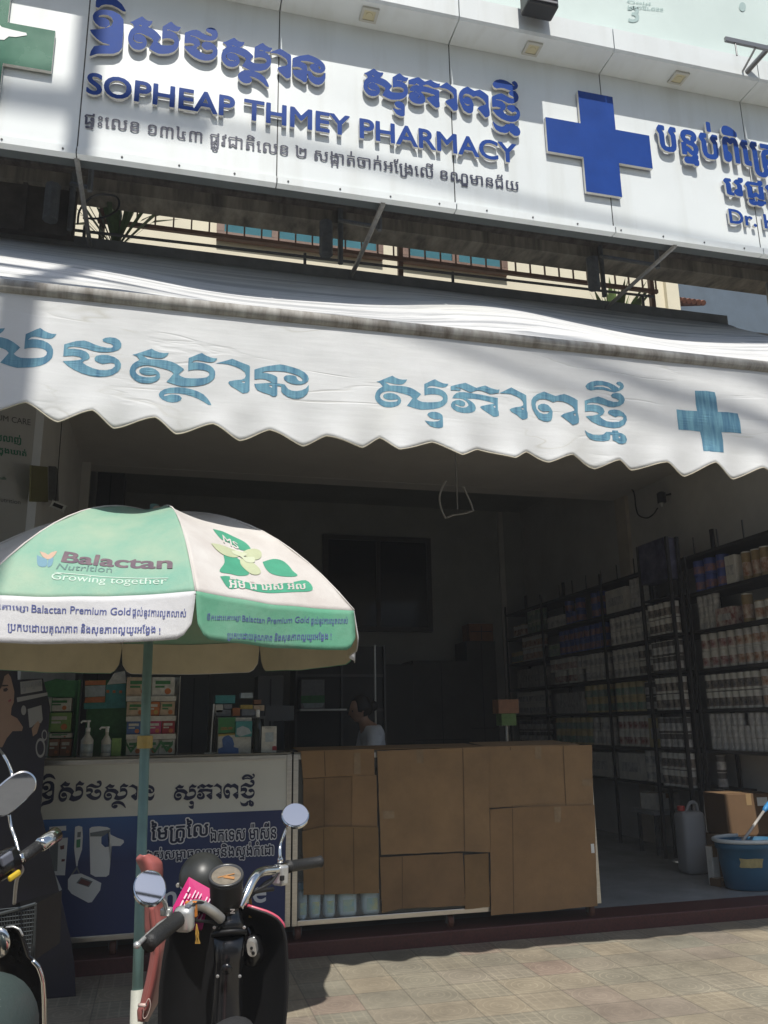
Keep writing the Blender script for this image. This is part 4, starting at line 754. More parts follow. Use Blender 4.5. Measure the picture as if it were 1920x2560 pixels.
# lamp bracket at the far right
a = atY(*C2(1475, 182), 4.2); b = atY(*C2(1659, 218), 4.2)
bm = bmesh.new(); box(bm, a.x, b.x+.1, 4.19, 4.21, b.z+.0, b.z+.035); q = atY(*C2(1525, 240), 4.2)
tube(bm, [(q.x, 4.2, b.z), (q.x, 4.2, q.z)], .006); q2 = atY(*C2(1600, 262), 4.25); tube(bm, [(q2.x-.02, 4.2, b.z), (q2.x, 4.42, q2.z)], .008)
q3 = atY(*C2(1659, 225), 4.2); tube(bm, [(q2.x+.02, 4.4, q2.z), (q3.x+.08, 4.2, q3.z+.12)], .02)
tag(link('lamp_bracket', tomesh(bm), mat('grey_metal', (.25, .25, .25), .4, metal=.8)), 'bare grey metal lamp bracket sticking out over the right part of the sign', 'bracket')

# steel brackets carrying the sign
def bracket(sx, label):
    t = thing('steel_bracket', (sx, 5.0, 4.72), label, 'bracket', 'steel brackets under the sign')
    z = zb-.06
    bm = bmesh.new(); tube(bm, [(sx, SIGN_Y+.02, z), (sx, 5.6, z+.02)], .017, 6); link('strut', tomesh(bm), mat('galvanised', (.34, .33, .31), .5, metal=.6, var=.2, scale=20), t)
    bm = bmesh.new(); tube(bm, [(sx+.05, 4.92, z), (sx+.05, 4.92, z+.75)], .018, 6); link('upright', tomesh(bm), M_DARKST, t)
    bm = bmesh.new(); tube(bm, [(sx+.05, 4.93, z+.03), (sx-.13, 5.4, z+.36)], .016, 6); link('diagonal', tomesh(bm), M_DARKST, t)
    bm = bmesh.new(); tube(bm, [(sx-.12, 5.42, 4.72), (sx-.12, 5.42, z+.9)], .02, 6); tube(bm, [(sx-.24, 5.36, 4.74), (sx-.24, 5.36, z+.3)], .05, 8); link('post', tomesh(bm), M_DARKST, t)
xr = atY(*C4(1262, 165), SIGN_Y).x; xl = atY(*C3(1659, 30), SIGN_Y).x; st = xr-xl
bracket(xr, 'steel bracket between the blue cross and the right wall corner, strut in the light')
bracket(xl, 'steel bracket below the middle of the address line, next to the first window')
bracket(xr+st*.78, 'steel bracket at the far right in front of the slate blue house')
bracket(atY(*C1(330, 690), SIGN_Y).x, 'steel bracket at the left end beside the dark sheet wall')
bm = bmesh.new(); pc = atY(*C3(440, 50), 5.4)
tube(bm, spline([(pc.x-.15, 5.4, pc.z-.12), (pc.x-.14, 5.4, pc.z+.0), (pc.x-.05, 5.4, pc.z+.12), (pc.x+.09, 5.4, pc.z+.13), (pc.x+.1, 5.4, pc.z+.03), (pc.x, 5.4, pc.z-.05), (pc.x-.12, 5.4, pc.z-.07)]), .008, 6)
tag(link('cable', tomesh(bm), M_BLACK), 'black cable looped round the left bracket below the sign', 'cable')
# ------------------------------------------------------------------ awning
AW = thing('awning', (1.3, 3.7, 2.7), 'white canvas shop awning with blue lettering and a scalloped, wrinkled front flap', 'awning')
AY0, AZ0 = 3.70, 3.345; AY1, AZ1 = 5.62, atY(*C4(0, 360), 5.62).z
AX0, AX1 = -2.4, 4.6
def n2(x, y, s=1): return noise.noise(Vector((x*s, y*s, 3.7)))
def canvas_mat(name='awning_canvas', base=(.82, .83, .825)):
    m = mat(name, base, .75, var=.05, scale=2.5, transl=.16); n, l, b = nodes_of(m)
    g = n.new('ShaderNodeNewGeometry'); mp = n.new('ShaderNodeMapping'); mp.inputs['Scale'].default_value = (.4, 1.2, 2.8); mp.inputs['Rotation'].default_value = (0, R(4), 0)
    l.new(g.outputs['Position'], mp.inputs[0])
    # creases: thin dark and light lines of a warped noise
    t = n.new('ShaderNodeTexNoise'); t.inputs['Scale'].default_value = 2.1; t.inputs['Detail'].default_value = 3; t.inputs['Distortion'].default_value = .6
    l.new(mp.outputs[0], t.inputs['Vector'])
    ab = n.new('ShaderNodeMath'); ab.operation = 'SUBTRACT'; ab.inputs[1].default_value = .5; l.new(t.outputs[0], ab.inputs[0])
    a2 = n.new('ShaderNodeMath'); a2.operation = 'ABSOLUTE'; l.new(ab.outputs[0], a2.inputs[0])
    mr = n.new('ShaderNodeMapRange'); mr.inputs[1].default_value = 0; mr.inputs[2].default_value = .03; l.new(a2.outputs[0], mr.inputs[0])
    t3 = n.new('ShaderNodeTexNoise'); t3.inputs['Scale'].default_value = 5; t3.inputs['Detail'].default_value = 5; l.new(mp.outputs[0], t3.inputs['Vector'])
    tk = n.new('ShaderNodeTexNoise'); tk.inputs['Scale'].default_value = 3.3; l.new(g.outputs['Position'], tk.inputs['Vector'])
    mk = n.new('ShaderNodeMapRange'); mk.inputs[1].default_value = .46; mk.inputs[2].default_value = .62; mk.inputs[4].default_value = .8; l.new(tk.outputs[0], mk.inputs[0])
    mr_ = n.new('ShaderNodeMath'); mr_.operation = 'MULTIPLY'; l.new(mr.outputs[0], mr_.inputs[0]); l.new(mk.outputs[0], mr_.inputs[1])
    ad = n.new('ShaderNodeMath'); ad.operation = 'MULTIPLY_ADD'; ad.inputs[1].default_value = .6; l.new(mr_.outputs[0], ad.inputs[0]); l.new(t3.outputs[0], ad.inputs[2])
    bp = n.new('ShaderNodeBump'); bp.inputs['Strength'].default_value = .35; bp.inputs['Distance'].default_value = .010
    l.new(ad.outputs[0], bp.inputs['Height']); l.new(bp.outputs[0], b.inputs['Normal'])
    # dirt held in the creases and rising from the top seam
    src = b.inputs['Base Color'].links[0].from_socket
    mx = n.new('ShaderNodeMix'); mx.data_type = 'RGBA'; f = n.new('ShaderNodeMapRange'); f.inputs[1].default_value = 0; f.inputs[2].default_value = .012; f.inputs[3].default_value = .28; f.inputs[4].default_value = 0
    l.new(a2.outputs[0], f.inputs[0])
    t4 = n.new('ShaderNodeTexNoise'); t4.inputs['Scale'].default_value = 1.7; l.new(g.outputs['Position'], t4.inputs['Vector'])
    st = n.new('ShaderNodeMapRange'); st.inputs[1].default_value = .5; st.inputs[2].default_value = .6; l.new(t4.outputs[0], st.inputs[0])
    mu = n.new('ShaderNodeMath'); mu.operation = 'MULTIPLY'; l.new(f.outputs[0], mu.inputs[0]); l.new(st.outputs[0], mu.inputs[1])
    l.new(mu.outputs[0], mx.inputs['Factor']); l.new(src, mx.inputs['A']); mx.inputs['B'].default_value = (.42, .39, .26, 1)
    t5 = n.new('ShaderNodeTexNoise'); t5.inputs['Scale'].default_value = 1.1; t5.inputs['Detail'].default_value = 6; l.new(g.outputs['Position'], t5.inputs['Vector'])
    s5 = n.new('ShaderNodeMapRange'); s5.inputs[1].default_value = .52; s5.inputs[2].default_value = .75; s5.inputs[4].default_value = .3; l.new(t5.outputs[0], s5.inputs[0])
    mx2 = n.new('ShaderNodeMix'); mx2.data_type = 'RGBA'; l.new(s5.outputs[0], mx2.inputs['Factor']); l.new(mx.outputs['Result'], mx2.inputs['A']); mx2.inputs['B'].default_value = (.74, .72, .58, 1)
    l.new(mx2.outputs['Result'], b.inputs['Base Color'])
    for k in n:
        if k.type == 'BSDF_TRANSLUCENT': l.new(mx2.outputs['Result'], k.inputs[0])
    return m
M_CANV = canvas_mat()
# slope: sags between its arms, folded near the front tube
def slope(s, t):
    x = AX0+(AX1-AX0)*s; y = AY0+(AY1-AY0)*t; z = AZ0+.03+(AZ1-AZ0-.03)*t
    z -= .10*math.sin(math.pi*t)*(1+.5*math.sin(x*2.1+.6)+.4*n2(x, 0, 1.1))
    z += .06*math.sin(math.pi*t)*n2(x*.6, y*1.4, 1)
    f = max(0, 1-t/.5)
    z += .034*f*(1-abs(math.sin(y*19+1.8*n2(x*.4, y, 1)+x*.2))**.6*1.6)*min(1, t*12)
    z += .010*n2(x*.45, y*7, 1.6)*min(1, t*8)
    return Vector((x, y, z))
def shade_streaks():  # grey streaks put the shade of the folds into the canvas colour
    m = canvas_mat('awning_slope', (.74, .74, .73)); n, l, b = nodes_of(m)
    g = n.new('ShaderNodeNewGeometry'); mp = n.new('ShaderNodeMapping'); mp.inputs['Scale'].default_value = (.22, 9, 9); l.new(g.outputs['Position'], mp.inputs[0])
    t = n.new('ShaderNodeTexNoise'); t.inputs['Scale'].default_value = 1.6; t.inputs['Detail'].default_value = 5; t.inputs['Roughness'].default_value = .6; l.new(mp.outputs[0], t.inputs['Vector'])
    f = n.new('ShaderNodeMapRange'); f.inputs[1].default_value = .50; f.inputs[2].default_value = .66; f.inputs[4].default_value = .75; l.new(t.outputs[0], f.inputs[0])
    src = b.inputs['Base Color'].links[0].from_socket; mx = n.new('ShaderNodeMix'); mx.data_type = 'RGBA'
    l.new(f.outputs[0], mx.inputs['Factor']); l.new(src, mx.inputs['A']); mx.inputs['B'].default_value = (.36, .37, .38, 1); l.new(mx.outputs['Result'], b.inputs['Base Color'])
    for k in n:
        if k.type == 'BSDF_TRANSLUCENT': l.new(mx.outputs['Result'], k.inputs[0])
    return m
grid('canopy', slope, 160, 150, shade_streaks(), AW, thick=.003)
# front tube, its canvas sleeve stained dark underneath
bm = bmesh.new(); tube(bm, [(AX0, AY0, AZ0), (AX1, AY0, AZ0)], .034, 14)
link('front_tube', tomesh(bm), mat('stained_sleeve', (.46, .45, .42), .8, col2=(.17, .15, .125), scale=4, stretch=(4, 1, 1)), AW, True)
bm = bmesh.new(); box(bm, AX0, AX1, AY1, AY1+.03, AZ1-.02, atY(*C4(0, 318), 5.62).z)
link('back_rail', tomesh(bm), mat('grey_rail', (.20, .21, .21), .6, var=.15, scale=8), AW)
for xx in (-.9, 1.35, 3.4):
    bm = bmesh.new(); tube(bm, [(xx, AY0+.03, AZ0-.03), (xx, 4.6, 3.55), (xx, 5.63, 3.9)], .018, 8); link('arm', tomesh(bm), M_DARKST, AW)
# flap
px = [(0,915)]+[(115,880),(250,960),(400,912),(490,982),(670,940),(760,1005),(920,968),(1035,1033),(1165,992),(1310,1058),(1410,1020),(1565,1068),(1640,1030)]
key = [atY(*C3(*p), AY0) for p in px]
px4 = [(60,1087),(205,1050),(325,1110),(405,1077),(560,1117),(620,1085),(715,1132),(820,1097),(918,1157),(1020,1122),(1080,1160),(1225,1132),(1310,1188),(1425,1137),(1510,1205),(1625,1162)]
key += [atY(*C4(*p), AY0) for p in px4]
kz = sorted([(q.x, q.z) for q in key])
per = .145; lo, hi = 2.685, 2.755
xk = kz[0][0]; i = 0
ext = []
while xk > AX0: xk -= per; i += 1; ext.append((xk, lo if i % 2 else hi))
kz = ext[::-1]+kz; xk = kz[-1][0]; i = 0
while xk < AX1: xk += per; i += 1; kz.append((xk, lo if i % 2 else hi))
def edge(x):
    for (a, b), (c, d) in zip(kz[:-1], kz[1:]):
        if a <= x <= c:
            t = (x-a)/(c-a); 
            t2 = t*t*(3-2*t); t = t if b < d else t
            return b+(d-b)*(.55*t+.45*t2)
    return lo
def flapy(x, z):
    h = (AZ0-z)
    g = max(0, (h-.42)/.25)
    return AY0 - .004 + .016*math.sin(x*3.1+1)*h + .02*n2(x, z*.6, 1.6)*min(1, h*3) + g*g*(.022*math.sin(x*2*math.pi/.29+.8)) + .006*n2(x, z, 6)*min(1, h*4)
def flap(s, t):
    x = AX0+(AX1-AX0)*s; zb_ = edge(x); z = AZ0-.012+(zb_-AZ0+.012)*t
    return Vector((x, flapy(x, z), z))
grid('flap', flap, 560, 30, M_CANV, AW, thick=.002)
xs = [AX0+(AX1-AX0)*k/1100 for k in range(1101)]
bm = bmesh.new(); tube(bm, [(x, flapy(x, edge(x)), edge(x)) for x in xs], .0032, 5); link('hem', tomesh(bm), mat('hem_thread', (.50, .46, .36), .8, var=.2, scale=8), AW)
M_ABLUE = mat('faded_blue_print', (.065, .185, .30), .8, col2=(.19, .40, .49), scale=9, stretch=(6, 1, .5))
V = []; Fs = []
for n_, (k, P) in enumerate(HEAD+[('plus', dsp_polys('plus'))]):
    vs, fs = fill_mesh(polys=P); b = len(V); V += [(x, z, .0006*(n_ % 3)) for x, z, _ in vs]; Fs += [tuple(b+i for i in f) for f in fs]
x0, x1, z0, z1 = bbox(V)
def onflap(s, t, d):
    x = x0+(x1-x0)*s; z = z0+(z1-z0)*t
    return Vector((x, flapy(x, z)-.0022-d, z))
decal('lettering', (V, Fs), onflap, M_ABLUE, AW, refine=.03)
# ------------------------------------------------------------------ display counters
CY = 5.68; CD = .52
M_PANELW = mat('print_white', (.68, .68, .62), .45, var=.04, scale=3)
M_NAVY = mat('print_navy', (.016, .026, .085), .45)
M_NAVYTXT = mat('navy_text', (.012, .018, .06), .5)
M_OUTL = mat('print_pale', (.74, .75, .78), .5)
M_CLEAR = mat('cabinet_glass', (.9, .95, .95), .05)
nn, ll, bb = nodes_of(M_CLEAR); tb = nn.new('ShaderNodeBsdfTransparent'); mxs = nn.new('ShaderNodeMixShader'); mxs.inputs[0].default_value = .07
ll.new(tb.outputs[0], mxs.inputs[1]); ll.new(bb.outputs[0], mxs.inputs[2]); ll.new(mxs.outputs[0], nn['Material Output'].inputs['Surface'])
M_CAST = mat('castor_rubber', (.10, .035, .02), .6)
x1L = -.80; x1R = atY(*C7(1262, 430), CY).x; x2L = atY(*C7(1268, 430), CY).x; x2R = atY(*C8(940, 790), CY).x
ztop = atY(*C7(1245, 425), CY).z; zbot = atY(*C7(1240, 1172), CY).z
def castor(parent, x, y, h):
    bm = bmesh.new(); lathe(bm, [(.012, -.018), (.038, -.018), (.042, -.01), (.042, .01), (.038, .018), (.012, .018)], 18, (x, y, FLOOR+.042), Vector((1, 0, 0)))
    c = link('castor', tomesh(bm), M_CAST, parent, False)
    bm = bmesh.new(); box(bm, x-.026, x-.021, y-.02, y+.02, FLOOR+.03, h-.004); box(bm, x+.021, x+.026, y-.02, y+.02, FLOOR+.03, h-.004); box(bm, x-.035, x+.035, y-.035, y+.035, h-.004, h-.0005)
    link('fork', tomesh(bm), M_DARKST, c)
def counter(name, xa, xb, label, castors):
    t = thing(name, ((xa+xb)/2, CY+CD/2, FLOOR), label, 'counter')
    f = .034; bm = bmesh.new()
    for x in (xa, xb-f):
        for y in (CY, CY+CD-f): box(bm, x, x+f, y, y+f, zbot, ztop, .003)
    for z in (zbot, ztop-f):
        for y in (CY, CY+CD-f): box(bm, xa+f+.001, xb-f-.001, y+.002, y+f-.002, z, z+f-.002, .003)
        for x in (xa, xb-f): box(bm, x+.002, x+f-.002, CY+f+.001, CY+CD-f-.001, z, z+f-.002, .003)
    link('frame', tomesh(bm), M_STEEL, t)
    mesh_box('top', xa+.004, xb-.004, CY+.004, CY+CD-.004, ztop+.001, ztop+.012, mat('counter_top', (.20, .19, .16), .25), t)
    mesh_box('base_board', xa+f, xb-f, CY+f, CY+CD-f, zbot+.01, zbot+.022, M_STEEL, t)
    mesh_box('rear_panel', xa+f, xb-f, CY+CD-f-.012, CY+CD-f-.004, zbot+.03, ztop-f-.003, mat('counter_back', (.16, .16, .15), .6), t)
    for x in castors:
        for y in (CY+.06, CY+CD-.06): castor(t, x, y, zbot)
    return t
K1 = counter('display_counter', x1L, x1R, 'steel framed counter with a white and navy printed front behind the scooter', (atY(*C7(485, 1270), CY).x, x1R-.12, x1L+.1))
K2 = counter('display_counter', x2L, x2R, 'steel framed glass counter on castors with cardboard sheets covering its front', (atY(*C7(1290, 1215), CY).x, atY(*C8(297, 908), CY).x, x2R-.06))
mesh_box('glass', x2L+.035, x2R-.035, CY+.012, CY+.017, zbot+.036, ztop-.036, M_CLEAR, K2)
mesh_box('glass', x2R-.02, x2R-.015, CY+.036, CY+CD-.036, zbot+.036, ztop-.036, M_CLEAR, K2)
# printed front of the first counter
f = .034; FY = CY+.006
zd = atY(*C7(700, 687), CY).z
mesh_box('printed_panel', x1L+f, x1R-f, FY, FY+.01, zbot+f, ztop-f, M_PANELW, K1)
nm = mat('navy_gradient', (.016, .026, .085), .45); n, l, b = nodes_of(nm)
g = n.new('ShaderNodeNewGeometry'); sx = n.new('ShaderNodeSeparateXYZ'); l.new(g.outputs['Position'], sx.inputs[0])
mr = n.new('ShaderNodeMapRange'); mr.inputs[1].default_value = .62; mr.inputs[2].default_value = zd; l.new(sx.outputs[2], mr.inputs[0])
mr2 = n.new('ShaderNodeMapRange'); mr2.inputs[1].default_value = .5; mr2.inputs[2].default_value = -.7; l.new(sx.outputs[0], mr2.inputs[0])
mm = n.new('ShaderNodeMath'); mm.operation = 'MULTIPLY'; l.new(mr.outputs[0], mm.inputs[0]); l.new(mr2.outputs[0], mm.inputs[1])
mx = n.new('ShaderNodeMix'); mx.data_type = 'RGBA'; l.new(mm.outputs[0], mx.inputs['Factor']); mx.inputs['A'].default_value = (.022, .038, .13, 1); mx.inputs['B'].default_value = (.05, .16, .42, 1); l.new(mx.outputs['Result'], b.inputs['Base Color'])
mesh_box('navy_print', x1L+f, x1R-f, FY-.003, FY-.0005, zbot+f, zd, nm, K1)
# heading on the counter: same letters, mapped by first and last letter
kA = atY(*zm(100, 1880, 2.592)(299, 240), CY); kB = atY(*zm(100, 1880, 2.592)(1388, 300), CY)
kz1 = atY(*zm(100, 1880, 2.592)(360, 185), CY).z; kz0 = atY(*zm(100, 1880, 2.592)(360, 312), CY).z
KSX = (kB.x-kA.x)/(m_[1]-t_[0]); KSZ = (kz1-kz0)/(t_[3]-t_[2])
kg = [[[(kA.x+(x-t_[0])*KSX, kz0+(z-t_[2])*KSZ) for x, z in p] for p in P] for k, P in HEAD if k != 'sa1']
rz = zm(100, 1880, 2.592)
sa = [P for k, P in HEAD if k == 'sa1'][0]; q = xs_of('sa1'); a = atY(*rz(118, 300), CY); b_ = atY(*rz(288, 190), CY); t1 = atY(*rz(165, 188), CY); bo = atY(*rz(200, 322), CY)
kg.append([[(a.x+(x-q[0])/(q[1]-q[0])*(b_.x-a.x), bo.z+(z-q[2])/(q[3]-q[2])*(t1.z-bo.z)) for x, z in p] for p in sa])
ox0, ox1, oz0, oz1 = bbox([(x, z, 0) for P in OO for p in P for x, z in p])
a = atY(*rz(-2, 360), CY); b_ = atY(*rz(103, 150), CY); t1 = atY(*rz(60, 140), CY)
kg += [[[(a.x+(x-ox0)/(ox1-ox0)*(b_.x-a.x), a.z+(z-oz0)/(oz1-oz0)*(t1.z-a.z)) for x, z in p] for p in P] for P in OO]
letters('heading_letters', kg, FY, 0, .002, M_NAVYTXT, K1, None)
# outlined lines of print
def outlined(key, pts, grow, ol, parent, Y):
    f1 = quadY(pts, Y, .005); f2 = quadY(pts, Y, .0068)
    src = khmer(key, offset=grow); W = LAYOUT[key][0]
    V, Fs = khmer(key, offset=ol); x0, x1, y0, y1 = bbox(src[0])
    # the pale outline uses the same box as the dark letters
    bx = bbox(V)
    def fo(s, t, d):
        x = bx[0]+(bx[1]-bx[0])*s; y = bx[2]+(bx[3]-bx[2])*t
        return f1((x-x0)/(x1-x0), (y-y0)/(y1-y0), d*.08)
    decal('outline_letters', (V, Fs), fo, M_OUTL, parent)
    decal('print_letters', src, lambda s, t, d: f2(s, t, d*.08), M_NAVYTXT, parent)
outlined('micro', (rz(712, 605), rz(1090, 572), rz(722, 448), rz(1092, 420)), .020, .085, K1, FY-.003)
outlined('special', (rz(1102, 580), rz(1530, 560), rz(1104, 478), rz(1532, 452)), .016, .085, K1, FY-.003)
outlined('pressure', (rz(680, 722), rz(1160, 692), rz(684, 622), rz(1164, 605)), .016, .085, K1, FY-.003)
outlined('pressureb', (rz(1172, 702), rz(1512, 690), rz(1174, 592), rz(1514, 572)), .016, .085, K1, FY-.003)
decal('print_letters', bold('microlife', .012), quadY((zm(320, 2000, 3.318)(215, 893), zm(320, 2000, 3.318)(1145, 850), zm(320, 2000, 3.318)(222, 705), zm(320, 2000, 3.318)(1150, 650)), FY-.003), M_OUTL, K1)
# pictures of the devices
M_PIC = mat('print_device', (.68, .70, .70), .5); M_PICD = mat('print_dark', (.15, .17, .18), .5); M_PICG = mat('print_screen', (.06, .24, .12), .5); M_PICR = mat('print_red', (.13, .04, .04), .5)  # tones of the printed devices, dark one for their details
FN = FY-.003
flatY('device_print', R3, [[(630,560),(660,550),(690,560),(695,640),(688,750),(655,850),(650,890),(640,890),(635,850),(622,740)], [(750,575),(770,560),(830,555),(900,562),(925,575),(915,960),(890,978),(800,978),(758,955)], [(850,650),(880,600),(910,590),(930,625),(980,650),(1035,670),(1040,690),(1010,720),(940,720),(880,730),(850,700)], [(570,1000),(600,960),(680,950),(760,985),(850,1030),(840,1090),(770,1190),(740,1195),(600,1120),(570,1080)], [(385,660),(570,650),(545,965),(420,965)], [(415,560),(555,550),(556,590),(415,600)], [(430,975),(470,970),(520,1085),(455,1130)]], FN, M_PIC, K1, .0045)
flatY('device_detail', R3, [[(650,605),(680,600),(676,645),(648,648)], [(755,610),(925,580),(923,600),(860,640),(758,640)], [(640,1030),(680,980),(778,1015),(745,1065)], [(415,690),(490,685),(480,930),(430,930)], [(640,895),(650,895),(670,945),(660,945),(645,915),(610,960),(600,955)]], FN, M_PICD, K1, .006)
flatY('screen_print', R3, [[(642,668),(676,660),(672,730),(640,735)]], FN, M_PICG, K1, .006)
flatY('red_print', R3, [[(655,1030),(685,995),(765,1022),(738,1055)], [(518,830),(545,828),(543,848),(516,850)], [(505,720),(540,712),(538,745),(508,750)]], FN, M_PICR, K1, .0075)

# cardboard sheets in front of the second counter, each its own thickness
def card_mat(k):
    m = mat('cardboard_%s' % k, ((.27, .165, .080), (.225, .138, .068), (.29, .182, .09), (.235, .145, .066))[k], .85, var=.16, scale=3.5)
    n, l, b = nodes_of(m); w_ = n.new('ShaderNodeTexWave'); w_.inputs['Scale'].default_value = 55; w_.inputs['Distortion'].default_value = .4
    g = n.new('ShaderNodeNewGeometry'); l.new(g.outputs['Position'], w_.inputs['Vector']); bp = n.new('ShaderNodeBump'); bp.inputs['Strength'].default_value = .10; bp.inputs['Distance'].default_value = .003
    l.new(w_.outputs[0], bp.inputs['Height']); l.new(bp.outputs[0], b.inputs['Normal'])
    return m
def sheet(pts, off, k, label, folds=(), tapes=()):
    P = [atY(*FV(*p), CY) for p in pts]; Y = CY-.006-off
    t = thing('cardboard_sheet', (sum(p.x for p in P)/len(P), Y, min(p.z for p in P)), label, 'cardboard', 'cardboard sheets over the counter front')
    rng = random.Random(int(pts[0][0]*7+pts[0][1])); bm = bmesh.new(); out = []
    for i, p in enumerate(P):
        q = P[(i+1) % len(P)]; m = max(2, int((q-p).length/.05))
        for j in range(m):
            r = p.lerp(q, j/m); d = (q-p).normalized(); nrm = Vector((-d.z, 0, d.x)); jit = rng.uniform(-.002, .002) if j else 0
            out.append((r.x+nrm.x*jit, r.z+nrm.z*jit))
    cx = sum(x for x, _ in out)/len(out); cz = sum(z for _, z in out)/len(out)
    bow = rng.uniform(.002, .006)
    def yy(x, z): return Y - bow*math.sin((x-cx)*5+rng.random()*0) - .002*math.sin(z*9+cx*3)
    a = [bm.verts.new((x, yy(x, z), z)) for x, z in out]; b = [bm.verts.new((x, yy(x, z)+.004, z)) for x, z in out]
    bm.free(); V, Fs = fill_mesh(polys=[out], extr=.002); bm = bmesh.new(); vs = [bm.verts.new((x, yy(x, z)+.002-d, z)) for x, z, d in V]
    for q in Fs: bm.faces.new([vs[i] for i in q])
    link('board', tomesh(bm), card_mat(k), t)
    for n_, fd in enumerate(folds):
        p, q = [atY(*FV(*x), CY) for x in fd]; bm = bmesh.new()
        for i in range(12):
            r0 = p.lerp(q, i/12); r1 = p.lerp(q, (i+1)/12)
            w0 = .0022
            v = [bm.verts.new(c) for c in ((r0.x-w0, yy(r0.x, r0.z)-.0015, r0.z), (r0.x+w0, yy(r0.x, r0.z)-.0015, r0.z), (r1.x+w0, yy(r1.x, r1.z)-.0015, r1.z), (r1.x-w0, yy(r1.x, r1.z)-.0015, r1.z))]
            bm.faces.new(v)
        link('crease', tomesh(bm), mat('cardboard_crease', (.10, .065, .035), .9), t)
    for a0, b0, wd in tapes:
        p, q = [atY(*FV(*x), CY) for x in (a0, b0)]; d = (q-p).normalized(); nn_ = Vector((-d.z, 0, d.x))*wd/2; bm = bmesh.new()
        for i in range(6):
            r0 = p.lerp(q, i/6); r1 = p.lerp(q, (i+1)/6); cs = [r0-nn_, r0+nn_, r1+nn_, r1-nn_]
            bm.faces.new([bm.verts.new((c.x, yy(c.x, c.z)-.0022, c.z)) for c in cs])
        link('tape', tomesh(bm), mat('packing_tape', (.30, .21, .12), .22, var=.15, scale=14), t)
    return t
sheet([(649,1622),(807,1618),(808,1674),(654,1681)], .004, 0, 'narrow cardboard strip at the top left of the counter front', [((700,1622),(702,1676))], [((770,1626),(771,1672),.045)])
sheet([(655,1682),(764,1677),(762,1790),(654,1793)], .000, 1, 'square cardboard piece below the narrow top left strip', [((700,1682),(700,1790))])
sheet([(760,1676),(812,1674),(814,1786),(760,1786)], .008, 0, 'small upright cardboard piece between the square piece and the big centre sheet')
sheet([(652,1795),(700,1785),(815,1785),(817,1928),(655,1932)], .014, 3, 'cardboard piece just above the blue bottles at the counter bottom', [((698,1790),(699,1930)), ((762,1788),(763,1929))])
sheet([(813,1622),(1000,1615),(1052,1612),(1056,1840),(1000,1838),(822,1846)], .016, 2, 'largest centre cardboard sheet with one upright fold', [((997,1616),(1001,1838))], [((905,1619),(906,1648),.05), ((826,1760),(850,1759),.05)])
sheet([(820,1851),(998,1842),(1003,1955),(868,1962),(824,1972)], .006, 1, 'low wide cardboard sheet under the large centre sheet', [((868,1850),(868,1962))])
sheet([(1002,1846),(1054,1842),(1057,1958),(1004,1964)], .003, 3, 'darkest narrow cardboard piece low beside the right hand sheet')
sheet([(1052,1612),(1276,1609),(1279,1740),(1130,1742),(1055,1745)], .008, 2, 'upper right cardboard sheet with two upright folds', [((1101,1614),(1105,1742)), ((1214,1611),(1220,1740))], [((1160,1612),(1161,1640),.05), ((1255,1690),(1278,1690),.045)])
sheet([(1056,1748),(1128,1742),(1280,1738),(1287,1955),(1160,1968),(1058,1976)], .018, 0, 'tall lower right cardboard sheet hanging below the counter frame', [((1104,1746),(1107,1973))], [((1200,1742),(1201,1775),.05)])
# flaps lying on top
def topflap(x0, x1, y0, y1, tilt, k, label):
    bm = bmesh.new(); vs = [bm.verts.new(p) for p in ((x0, y0, ztop+.016), (x1, y0, ztop+.018), (x1-.01, y1, ztop+.02+tilt), (x0+.02, y1, ztop+.018+tilt))]
    f = bm.faces.new(vs); r = bmesh.ops.extrude_face_region(bm, geom=[f]); bmesh.ops.translate(bm, vec=(0, 0, .004), verts=[v for v in r['geom'] if isinstance(v, bmesh.types.BMVert)])
    tag(link('cardboard_sheet', tomesh(bm), card_mat(k)), label, 'cardboard', 'cardboard sheets on the counter top')
xm = atY(*FV(1050, 1612), CY).x
topflap(x2L+.03, xm-.01, CY-.01, CY+.4, .012, 3, 'cardboard sheet lying flat on the left half of the glass counter')
topflap(xm+.01, x2R-.09, CY-.012, CY+.42, .02, 2, 'cardboard sheet lying flat on the right half of the glass counter')
# white clip on the right edge
c = atY(*C8(899, 554), CY-.02); tag(mesh_box('label_clip', c.x-.012, c.x+.012, CY-.03, CY-.0245, c.z-.03, c.z+.03, M_WHITEP, None), 'small white paper label on the right edge of the cardboard covered counter', 'label')
# bottles behind the glass at the bottom
def jug(x, wd, label):
    c = (x, CY+.14, zbot+.0225); t = thing('detergent_bottle', c, label, 'bottle', 'blue bottles at the counter bottom'); bm = bmesh.new()
    vs = box(bm, x-wd, x+wd, CY+.03, CY+.15, zbot+.0225, zbot+.20, .03)
    link('bottle_body', tomesh(bm), mat('pale_blue_plastic', (.50, .66, .72), .35, var=.12, scale=8), t, True)
    bm = bmesh.new(); lathe(bm, [(.022, 0), (.026, .005), (.026, .04), (.02, .045)], 16, (x, CY+.09, zbot+.198)); link('cap', tomesh(bm), mat('blue_cap', (.10, .30, .50), .35), t, True)
    bm = bmesh.new(); box(bm, x-wd*.62, x+wd*.62, CY+.0265, CY+.0295, zbot+.06, zbot+.13); link('paper_label', tomesh(bm), mat('bottle_print', (.16, .42, .55), .5, col2=(.55, .58, .25), scale=14), t)
for i, (a_, w_, lb) in enumerate(((1302, .030, 'slim blue bottle farthest left behind the counter glass'), (1356, .036, 'second blue bottle from the left behind the counter glass'), (1418, .036, 'third blue bottle, left of the two wide ones behind the glass'), (1497, .058, 'left of the two wide blue bottles behind the counter glass'), (1597, .058, 'wide blue bottle farthest right behind the counter glass'))):
    jug(atY(*C7(a_, 1080), CY+.1).x, w_, lb)
